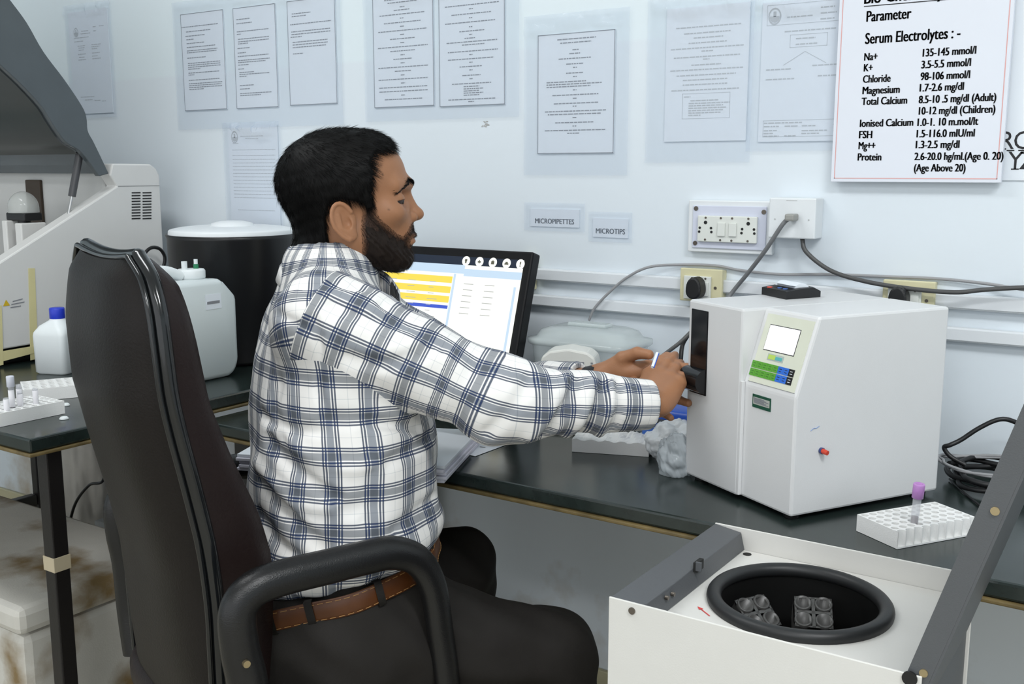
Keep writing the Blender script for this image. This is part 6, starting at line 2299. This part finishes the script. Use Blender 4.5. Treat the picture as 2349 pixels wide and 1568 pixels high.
for a in (-.40, .40):
    st = MB()
    line = base + HN * (a * w_) + dirs * .0085
    line = catmull(line, 3, True)
    for i in range(0, len(line), 3):
        st.tube([pl_(line[i]), pl_(line[(i + 2) % len(line)])], .0006, seg=5, res=1)
    st.build('stitching', M_stitch, belt)
for px, py in ((715, 1425), (862, 1352), (640, 1412)):
    q = ond(px, py, 1.6)
    ray = unit(q - _C)
    # nearest ring vertex to that ray
    i = int(np.argmin([np.linalg.norm(np.cross(p - _C, ray)) + (0.02 * np.linalg.norm(p - _C)) for p in base]))
    p = base[i]; d = dirs[i]; s = np.cross(HN, d)
    lp = MB()
    prof = [(-.62, .0), (-.6, .0105), (0, .0112), (.6, .0105), (.62, .0)]
    vs = [pl_(p + HN * (a * w_) + d * b + s * c) for a, b in prof for c in (-.006, .006)]
    lp.add(vs, [(2 * k, 2 * k + 1, 2 * k + 3, 2 * k + 2) for k in range(4)], True)
    lp.build('belt_loop', M_trous, tr)

# ---- hands and forearms --------------------------------------------
def hand_sdf(M3, o, side, curls, spread, thumb, scale=1.0, flen=(.070, .078, .073, .058)):
    """Local frame: x towards the finger tips, y towards the thumb, z out of the back of the hand. side +1 right hand."""
    segs = []
    bases = [(.088, .030, 0), (.092, .010, .002), (.088, -.010, .001), (.080, -.028, -.001)]
    rads = [.0088, .0092, .0088, .0078]
    for k in range(4):
        b = np.array(bases[k]) * scale
        a = spread[k]
        d = np.array((math.cos(a), math.sin(a), 0))
        ang = 0
        p = b
        for q, (fr, cu) in enumerate(zip((.46, .30, .26), curls[k])):
            ang += cu
            v = d * math.cos(ang) - np.array((0, 0, 1)) * math.sin(ang)
            p2 = p + v * flen[k] * fr * scale
            r0 = rads[k] * scale * (1 - .09 * q); r1 = rads[k] * scale * (1 - .09 * (q + 1))
            segs.append((p, p2, r0, r1))
            p = p2
    tp = [np.array(t) * scale for t in thumb]
    tr_ = [.0145, .0115, .0098, .0082]
    ths = [(tp[i], tp[i + 1], tr_[i] * scale, tr_[i + 1] * scale) for i in range(3)]
    def f(P):
        q = (P - o) @ M3.T
        meta = None
        for k in range(4):
            b = np.array(bases[k]) * scale
            w = np.array((0.004, b[1] * .55, 0.0))
            e = rcone(q, w, b - (0, 0, .002), .0155 * scale, .0112 * scale)
            meta = e if meta is None else smin(meta, e, .014)
        meta = smin(meta, ell(q, np.array((.045, .022, -.010)) * scale, np.array((.034, .016, .014)) * scale), .012)
        meta = smin(meta, ell(q, np.array((.040, -.022, -.009)) * scale, np.array((.036, .012, .012)) * scale), .012)
        d = meta
        for i in range(4):
            fg = None
            for s in segs[3 * i:3 * i + 3]:
                e = rcone(q, *s)
                fg = e if fg is None else smin(fg, e, .003)
            # knuckle swell
            d = smin(d, fg, .006)
        th_ = None
        for s in ths:
            e = rcone(q, *s)
            th_ = e if th_ is None else smin(th_, e, .004)
        d = smin(d, th_, .010)
        return d
    tips = [segs[3 * i + 2] for i in range(4)]
    return f, tips, ths[-1]


def frame(x, zhint):
    x = unit(x)
    z = unit(np.asarray(zhint) - x * (np.asarray(zhint) @ x))
    y = np.cross(z, x)
    return np.array([x, y, z])
toC = unit(np.array((math.sin(YAW), -math.cos(YAW), 0.12)))     # towards the camera
rg_ = _rt
# right hand: seen from its back, fingers leading up and away to the analyzer
xr = unit(rg_ * .36 + UPV * .45 - toC * .82)
Mr = frame(xr, toC * .9 + UPV * .35 - rg_ * .30)
curR = [(-.05, .10, .08), (.0, .14, .10), (.06, .20, .14), (.16, .28, .2)]
fR, tipsR, thR = hand_sdf(Mr, WRR + unit(WRR - ELR) * .012, 1, curR, (-.20, -.08, .0, .06), [(.018, .020, -.004), (.048, .044, -.010), (.074, .056, -.018), (.096, .058, -.026)], .93)
# left hand: beyond, fingers spread towards the flap of the sampler
xl = unit(rg_ * 1.0 + UPV * .0 + toC * .22)
Ml_ = frame(xl, -toC)
Ml_ = np.array([Ml_[0], -Ml_[1], Ml_[2]])      # a left hand is the mirror image
curL = [(.10, .12, .08), (.10, .15, .10), (.14, .22, .16), (.2, .3, .2)]
fL, tipsL, thL = hand_sdf(Ml_, WRL + rg_ * .004, -1, curL, (.02, -.10, -.26, -.48), [(.018, .022, -.004), (.046, .044, -.014), (.072, .054, -.024), (.092, .052, -.034)], 1.0)
def fore_r(P):
    return smin(smin(rcone(P, WRR - unit(WRR - ELR) * .11, WRR, .036, .0265), fR(P), .016), fR(P), .004)
def fore_l(P):
    return smin(rcone(P, WRL - unit(WRL - ELL) * .11, WRL + rg_ * .01, .036, .0262), fL(P), .016)
def bb(pts, pad):
    pts = np.array(pts)
    return pts.min(0) - pad, pts.max(0) + pad
def tipw(M3, o, segs):
    return [o + M3.T @ s[1] for s in segs]
ro = WRR + unit(WRR - ELR) * .012
lo_ = WRL + rg_ * .004
b0, b1 = bb([WRR - unit(WRR - ELR) * .11, WRR] + tipw(Mr, ro, tipsR + [thR]), .05)
rv, rf_ = surface(fore_r, b0, b1, 0.0022, 2)
b0, b1 = bb([WRL - unit(WRL - ELL) * .11, WRL] + tipw(Ml_, lo_, tipsL + [thL]), .05)
lv, lf_ = surface(fore_l, b0, b1, 0.0022, 2)
# hidden trunk and upper arms carry neck and forearms as one body
def trunk(P):
    d = torso(P, -0.03)
    d = smin(d, rcone(P, NB, SHR, .035, .035), .03)
    d = smin(d, rcone(P, NB, SHL, .035, .035), .03)
    d = smin(d, rcone(P, NB + (0, 0, -.05), hw_(s_(-48, 0, -170)), .05, .054), .02)
    for A, B, C_ in ((SHR, ELR, WRR), (SHL, ELL, WRL)):
        d = smin(d, rcone(P, A, B, .042, .036), .02)
        d = smin(d, rcone(P, B, B + (C_ - B) * .75, .036, .030), .02)
    return d
bv, bf = surface(trunk, (-1.46, 0.96, 0.66), (-0.66, 1.54, 1.12), 0.010, 1)
parts = [(hw_(hv), hf), (rv, rf_), (lv, lf_), (bv, bf)]
V, F, o = [], [], 0
for v, f in parts:
    V.append(v); F.append(f + o); o += len(v)
V, F = np.concatenate(V), np.concatenate(F)


def skin():
    m = mat('brown_skin', (0.335, 0.158, 0.080), 0.47, spec=0.4, var=0.10, vscale=28, bump=0.12, bscale=700)
    nt, b = nodes_of(m)
    b.inputs['Subsurface Weight'].default_value = 0.06
    b.inputs['Subsurface Radius'].default_value = (0.010, 0.004, 0.002)
    src = b.inputs['Base Color'].links[0].from_socket
    at = nt.nodes.new('ShaderNodeAttribute'); at.attribute_name = 'tone'
    mx = nt.nodes.new('ShaderNodeMix'); mx.data_type = 'RGBA'; mx.blend_type = 'MULTIPLY'; mx.inputs[0].default_value = 1
    nt.links.new(src, mx.inputs[6]); nt.links.new(at.outputs['Color'], mx.inputs[7])
    nt.links.new(mx.outputs[2], b.inputs['Base Color'])
    return m


body = np_mesh('body', pl_(V), F, skin(), person)
# skin tone: lips, stubble field, ears and fingertips
tone = np.ones((len(V), 4))
H_ = hv / (0.001 * K)
nH = len(hv)
lips = np.exp(-(((H_[:, 2] + 59.5) / 7) ** 2 + (H_[:, 1] / 17) ** 2) ** 2) * (H_[:, 0] > 92)
tone[:nH, :3] *= 1 - lips[:, None] * np.array((.25, .40, .35))
BEARD = [(31, -2), (30, -16), (40, -29), (54, -42), (68, -53), (80, -58), (88, -50), (97, -37), (112, -38), (112, -52), (100, -53), (90, -56), (88, -63), (90, -72), (100, -73), (112, -80), (112, -125), (40, -128), (16, -110), (16, -70), (15, -40), (19, -10)]
bsd = poly_sd(H_[:, 0], H_[:, 2], BEARD)
stub = np.clip(-bsd / 8 + .5, 0, 1)
tone[:nH, :3] *= 1 - stub[:, None] * np.array((.88, .88, .86))
brow_d = np.minimum(seg_d(np.abs(H_) * np.array((1, 1, 1)) * np.sign(np.stack([H_[:, 0], np.ones(nH), H_[:, 2]], -1)), np.array((101., 9, 26)), np.array((92., 26, 31))), seg_d(np.stack([H_[:, 0], np.abs(H_[:, 1]), H_[:, 2]], -1), np.array((92., 26, 31)), np.array((66., 47, 16))))
tone[:nH, :3] *= 1 - (np.clip(1.3 - brow_d / 4.5, 0, .9))[:, None]
under = np.exp(-(((H_[:, 0] - 80) / 10) ** 2 + ((np.abs(H_[:, 1]) - 32) / 14) ** 2 + ((H_[:, 2] + 8) / 6) ** 2))
tone[:nH, :3] *= 1 - under[:, None] * np.array((.22, .28, .28))
lash = np.exp(-(((np.abs(H_[:, 1]) - 32) / 13) ** 4 + ((H_[:, 2] - 1.2) / 1.6) ** 2)) * (H_[:, 0] > 70)
tone[:nH, :3] *= 1 - .75 * lash[:, None]
mole = np.exp(-((H_[:, 0] - 46) ** 2 + (H_[:, 2] - 40) ** 2) / 2.2) * (H_[:, 1] < 0) + np.exp(-((H_[:, 0] - 54) ** 2 + (H_[:, 2] + 12) ** 2) / 1.8) * (H_[:, 1] < 0)
tone[:nH, :3] *= 1 - .8 * np.clip(mole, 0, 1)[:, None]
palm0 = nH
a = body.data.color_attributes.new('tone', 'FLOAT_COLOR', 'POINT')
a.data.foreach_set('color', tone.astype(np.float32).ravel())
for sgn in (-1, 1):
    c = s_(69.8, 34 * sgn, 0.2)
    e = MB().lathe([(0, -1), (.3, -.954), (.6, -.8), (.85, -.527), (1, 0), (.85, .527), (.6, .8), (.3, .954), (0, 1)], seg=20, M=Matrix.Translation(Vector(pl_(hw_(c)))) @ Matrix.Scale(0.0121 * K, 4))
    eye = e.build('eye', mat('eye_white', (0.045, 0.033, 0.028), 0.4), person)
    ax_ = unit(HF * .93 - UPV * .18)
    p = hw_(c) + ax_ * (0.0117 * K)
    rz_ = Vector((0, 0, 1)).rotation_difference(Vector(ax_)).to_matrix().to_4x4()
    MB().lathe([(.0123 * K * math.sin(q), .0123 * K * math.cos(q)) for q in np.linspace(.56, 0, 8)], (0, 0, 0), 22, True, Matrix.Translation(Vector(pl_(hw_(c)))) @ rz_).build('iris', mat('dark_iris', (0.014, 0.008, 0.005), 0.15), eye)
# fingernails
nl_ = mat('fingernail', (0.50, 0.30, 0.22), 0.3)
nb = MB()
for M3, o_, tips in ((Mr, ro, tipsR), (Ml_, lo_, tipsL)):
    for s in tips:
        a_, b_ = s[0], s[1]
        d_ = unit(b_ - a_)
        up_ = unit(np.array((0, 0, 1)) - d_ * d_[2])
        sd_v = np.cross(up_, d_)
        c_ = b_ - d_ * .002 + up_ * (s[3] * .86)
        ring = [c_ + d_ * .0062 * math.cos(t) + sd_v * .0048 * math.sin(t) + up_ * (.0006 - .0012 * math.sin(t) ** 2) for t in np.linspace(0, 2 * np.pi, 14, endpoint=False)]
        MB().add([pl_(o_ + M3.T @ q) for q in ring + [c_ + up_ * .0014]], [(i, (i + 1) % 14, 14) for i in range(14)], True).build('fingernail', nl_, person)
# watch on the left wrist
wx = unit(WRL - ELL)
wc = WRL - wx * .004 + rg_ * .004
tq = np.linspace(0, 2 * np.pi, 40, endpoint=False)
wa = unit(np.cross(wx, UPV)); wb = np.cross(wa, wx)
G = []
for t_, r_ in ((-.012, .0262), (-.012, .0305), (0, .0318), (.012, .0305), (.012, .0262)):
    G.append([pl_(wc + wx * t_ + (wa * math.cos(q) + wb * math.sin(q)) * r_) for q in tq])
watch = MB().grid(np.array(G), True, True).build('watch_strap', mat('black_strap', (0.010, 0.010, 0.011), 0.5), person)
MB().cyl(pl_(wc + wa * .029), pl_(wc + wa * .036), .015, .0145, seg=24).build('watch_case', mat('watch_steel', (0.5, 0.5, 0.5), 0.25, metal=1.0), watch)
# shoes (below the frame)
M_shoe = mat('black_shoe', (0.01, 0.009, 0.009), 0.35)
for A_, hd_ in ((AR, 62), (AL, 80)):
    f_ = hvec(hd_)
    c_ = np.array((A_[0], A_[1], 0))
    MB().tube([pl_(c_ - f_ * .06 + (0, 0, .05)), pl_(c_ + (0, 0, .052)), pl_(c_ + f_ * .09 + (0, 0, .045)), pl_(c_ + f_ * .18 + (0, 0, .032))], [.048, .049, .044, .030], seg=16).build('shoe', M_shoe, person)

# ---- hair, beard, brows --------------------------------------------
HAIR = [(66, 94), (67, 83), (61, 78), (53, 78), (46, 74), (38, 76), (33, 68), (28, 58), (31, 45), (29, 30), (27, 14), (30, 0), (31, -10), (20, -12), (17, -3), (3, 1), (-14, 4), (-28, 3), (-36, -6), (-40, -20), (-40, -42), (-38, -60), (-44, -70), (-62, -86), (-80, -96), (-104, -86), (-140, -50), (-150, 60), (-90, 150), (60, 150), (92, 110)]
HSC = 1.0
def hair_region(Q):
    return poly_sd(Q[..., 0] / (0.001 * K), Q[..., 2] / (0.001 * K), HAIR) * 0.001 * K
def hair_f(P):
    base = head_raw(P)
    X, Z = P[..., 0] / (0.001 * K), P[..., 2] / (0.001 * K)
    th = 0.0035 + 0.0060 * np.clip((Z + 70) / 120, 0, 1) + 0.003 * np.clip((-X - 20) / 60, 0, 1)
    th = th * np.clip(1 - (X - 40) / 160, .5, 1)
    lump = 0.0003 * np.sin(P @ np.array((150, 60, -260.)) + 2.0 * np.sin(P @ np.array((60, 90, 40.))))
    d = base - th + lump
    return smax(d, hair_region(P), 0.006)
av, af = surface(hair_f, s_(-135, -95, -110), s_(105, 95, 135), 0.0026, 2)
M_hair = mat('black_hair', (0.0030, 0.0028, 0.0028), 0.55, spec=0.18, var=0.2, vscale=60)


def strands(roots, nrm, flow, length, rad, rgx, lift=.35, jitter=.25, nseg=4):
    """Thin tapering three-sided strands."""
    n = len(roots)
    P = roots.copy()
    fl = flow - nrm * (flow * nrm).sum(-1, keepdims=True)
    fl /= np.linalg.norm(fl, axis=1)[:, None] + 1e-9
    fl = fl + rgx.normal(size=fl.shape) * jitter
    d = fl + nrm * lift
    d /= np.linalg.norm(d, axis=1)[:, None]
    L = length * rgx.uniform(.6, 1.25, n)
    sd = np.cross(d, nrm); sd /= np.linalg.norm(sd, axis=1)[:, None] + 1e-9
    rows = []
    for k in range(nseg + 1):
        r = rad * (1 - k / nseg) + rad * .12
        up2 = np.cross(sd, d)
        rows.append(np.stack([P + sd * r, P - sd * r * .5 + up2 * r * .85, P - sd * r * .5 - up2 * r * .85], 1))
        P = P + d * (L / nseg)[:, None]
        d = d + (fl * .35 - nrm * lift * .55) * (1.0 / nseg) * 1.4
        d /= np.linalg.norm(d, axis=1)[:, None]
    A = np.stack(rows, 1)                     # n, seg+1, 3, 3
    vs = A.reshape(-1, 3)
    base = np.arange(n)[:, None] * (nseg + 1) * 3
    fs = []
    for k in range(nseg):
        for q in range(3):
            q2 = (q + 1) % 3
            fs.append(base + np.array([k * 3 + q, k * 3 + q2, (k + 1) * 3 + q2, (k + 1) * 3 + q]))
    return vs, np.concatenate(fs)


def grads(f, P, e=0.001):
    g = np.stack([f(P + np.eye(3)[i] * e) - f(P - np.eye(3)[i] * e) for i in range(3)], -1)
    return g / (np.linalg.norm(g, axis=1)[:, None] + 1e-9)


rgh = np.random.default_rng(3)
def sample(v, f, n):
    tri = v[f]
    a = np.linalg.norm(np.cross(tri[:, 1] - tri[:, 0], tri[:, 3] - tri[:, 0]), axis=1)
    i = rgh.choice(len(f), n, p=a / a.sum())
    w = rgh.random((n, 2))
    t = tri[i]
    return t[:, 0] * ((1 - w[:, :1]) * (1 - w[:, 1:])) + t[:, 1] * (w[:, :1] * (1 - w[:, 1:])) + t[:, 2] * w[:, :1] * w[:, 1:] + t[:, 3] * (1 - w[:, :1]) * w[:, 1:]


def combine(lists):
    V, F, o = [], [], 0
    for v, f in lists:
        V.append(v); F.append(f + o); o += len(v)
    return np.concatenate(V), np.concatenate(F)


pts = sample(av, af, 30000)
nr = grads(head_raw, pts)
X = pts[:, 0] / (0.001 * K); Z = pts[:, 2] / (0.001 * K)
crown = s_(-70, 0, 95)
fl = pts - crown
fl = fl / np.linalg.norm(fl, axis=1)[:, None] + np.where((Z < 40)[:, None], np.array((.15, 0, -.9)), np.array((.55, 0, -.1)))
sv2, sf2 = strands(pts - nr * .0012, nr, fl, .017, .00030, rgh, .10, .13)
hairv, hairf = combine([(av, af), (sv2, sf2)])
np_mesh('hair', pl_(hw_(hairv)), hairf, M_hair, person)['label'] = 'short black hair combed forward'

def beard_f(P):
    Y = np.abs(P[..., 1]) / (0.001 * K)
    X, Z = P[..., 0] / (0.001 * K), P[..., 2] / (0.001 * K)
    reg = poly_sd(X, Z, BEARD) * 0.001 * K
    th = -0.0012 + 0.0075 * np.clip(-reg / 0.022, 0, 1) * np.clip((-Z - 20) / 60, .25, 1)
    d = head_raw(P) - th + 0.0009 * np.sin(P @ np.array((300, 350, 280.)) + 2 * np.sin(P @ np.array((160, -120, 200.))))
    d = smax(d, reg + .001, 0.004)
    # keep the mouth free
    return smax(d, -ell(P, s_(104, 0, -60), s_(16, 24, 9)), 0.003)
ev, ef = surface(beard_f, s_(8, -75, -135), s_(125, 75, 5), 0.0024, 2)
pts = sample(ev, ef, 12000)
nr = grads(head_raw, pts)
bs2, bf2 = strands(pts - nr * .0012, nr, np.tile(np.array((.35, 0, -.9)), (len(pts), 1)), .0072, .00024, rgh, .45, .35, 3)
# stubble strands straying past the edge
def edge_pts(n):
    i = rgh.choice(len(hv), n * 40)
    q = hv[i]
    s = poly_sd(q[:, 0] / (0.001 * K), q[:, 2] / (0.001 * K), BEARD)
    q = q[(s < 4) & (s > -20)]
    return q[:n]
ep = edge_pts(18000)
ne = grads(head_raw, ep)
es, efc = strands(ep, ne, np.tile(np.array((.35, 0, -.9)), (len(ep), 1)), .0032, .00012, rgh, .3, .35, 3)
be_v, be_f = combine([(ev, ef), (bs2, bf2), (es, efc)])
M_beard = mat('dark_beard', (0.015, 0.0095, 0.007), 0.6, spec=0.2, var=0.3, vscale=50)
np_mesh('beard', pl_(hw_(be_v)), be_f, M_beard, person)['label'] = 'full short dark beard with moustache'
# brows
ls = []
for sgn in (-1, 1):
    for a_, b_, n in ((np.array((101., 9, 26)), np.array((92., 26, 31)), 420), (np.array((92., 26, 31)), np.array((64., 48, 15)), 420)):
        t = rgh.random(n)
        c = a_ + (b_ - a_) * t[:, None] + rgh.normal(size=(n, 3)) * np.array((1.2, 1.2, 2.0))
        c[:, 1] *= sgn
        c = c * 0.001 * K
        for _ in range(3):
            v = head_raw(c); g = grads(head_raw, c)
            c = c - g * v[:, None]
        fl = np.tile((b_ - a_) * np.array((1, sgn, 1)) / np.linalg.norm(b_ - a_), (n, 1)) + np.array((0, 0, .25))
        ls.append(strands(c, grads(head_raw, c), fl, .0062, .00026, rgh, .06, .12, 3))
bvv, bff = combine(ls)
np_mesh('eyebrows', pl_(hw_(bvv)), bff, M_hair, person)

# slender blue-striped stick beside his fingers
q0, q1 = ond(1497, 842, 1.64), ond(1508, 810, 1.66)
pen = thing('stick_pen', 'slim white and blue stick between his hands', 'pen', q0)
MB().cyl((0, 0, 0), q1 - q0, .0030, seg=12).build('barrel', M_whitepl, pen)
MB().tube([np.array((.0028, -.001, 0)), q1 - q0 + np.array((.0028, -.001, 0))], .0011, seg=6, res=1).build('blue_stripe', mat('blue_ink_barrel', (0.03, 0.10, 0.50), 0.4), pen)
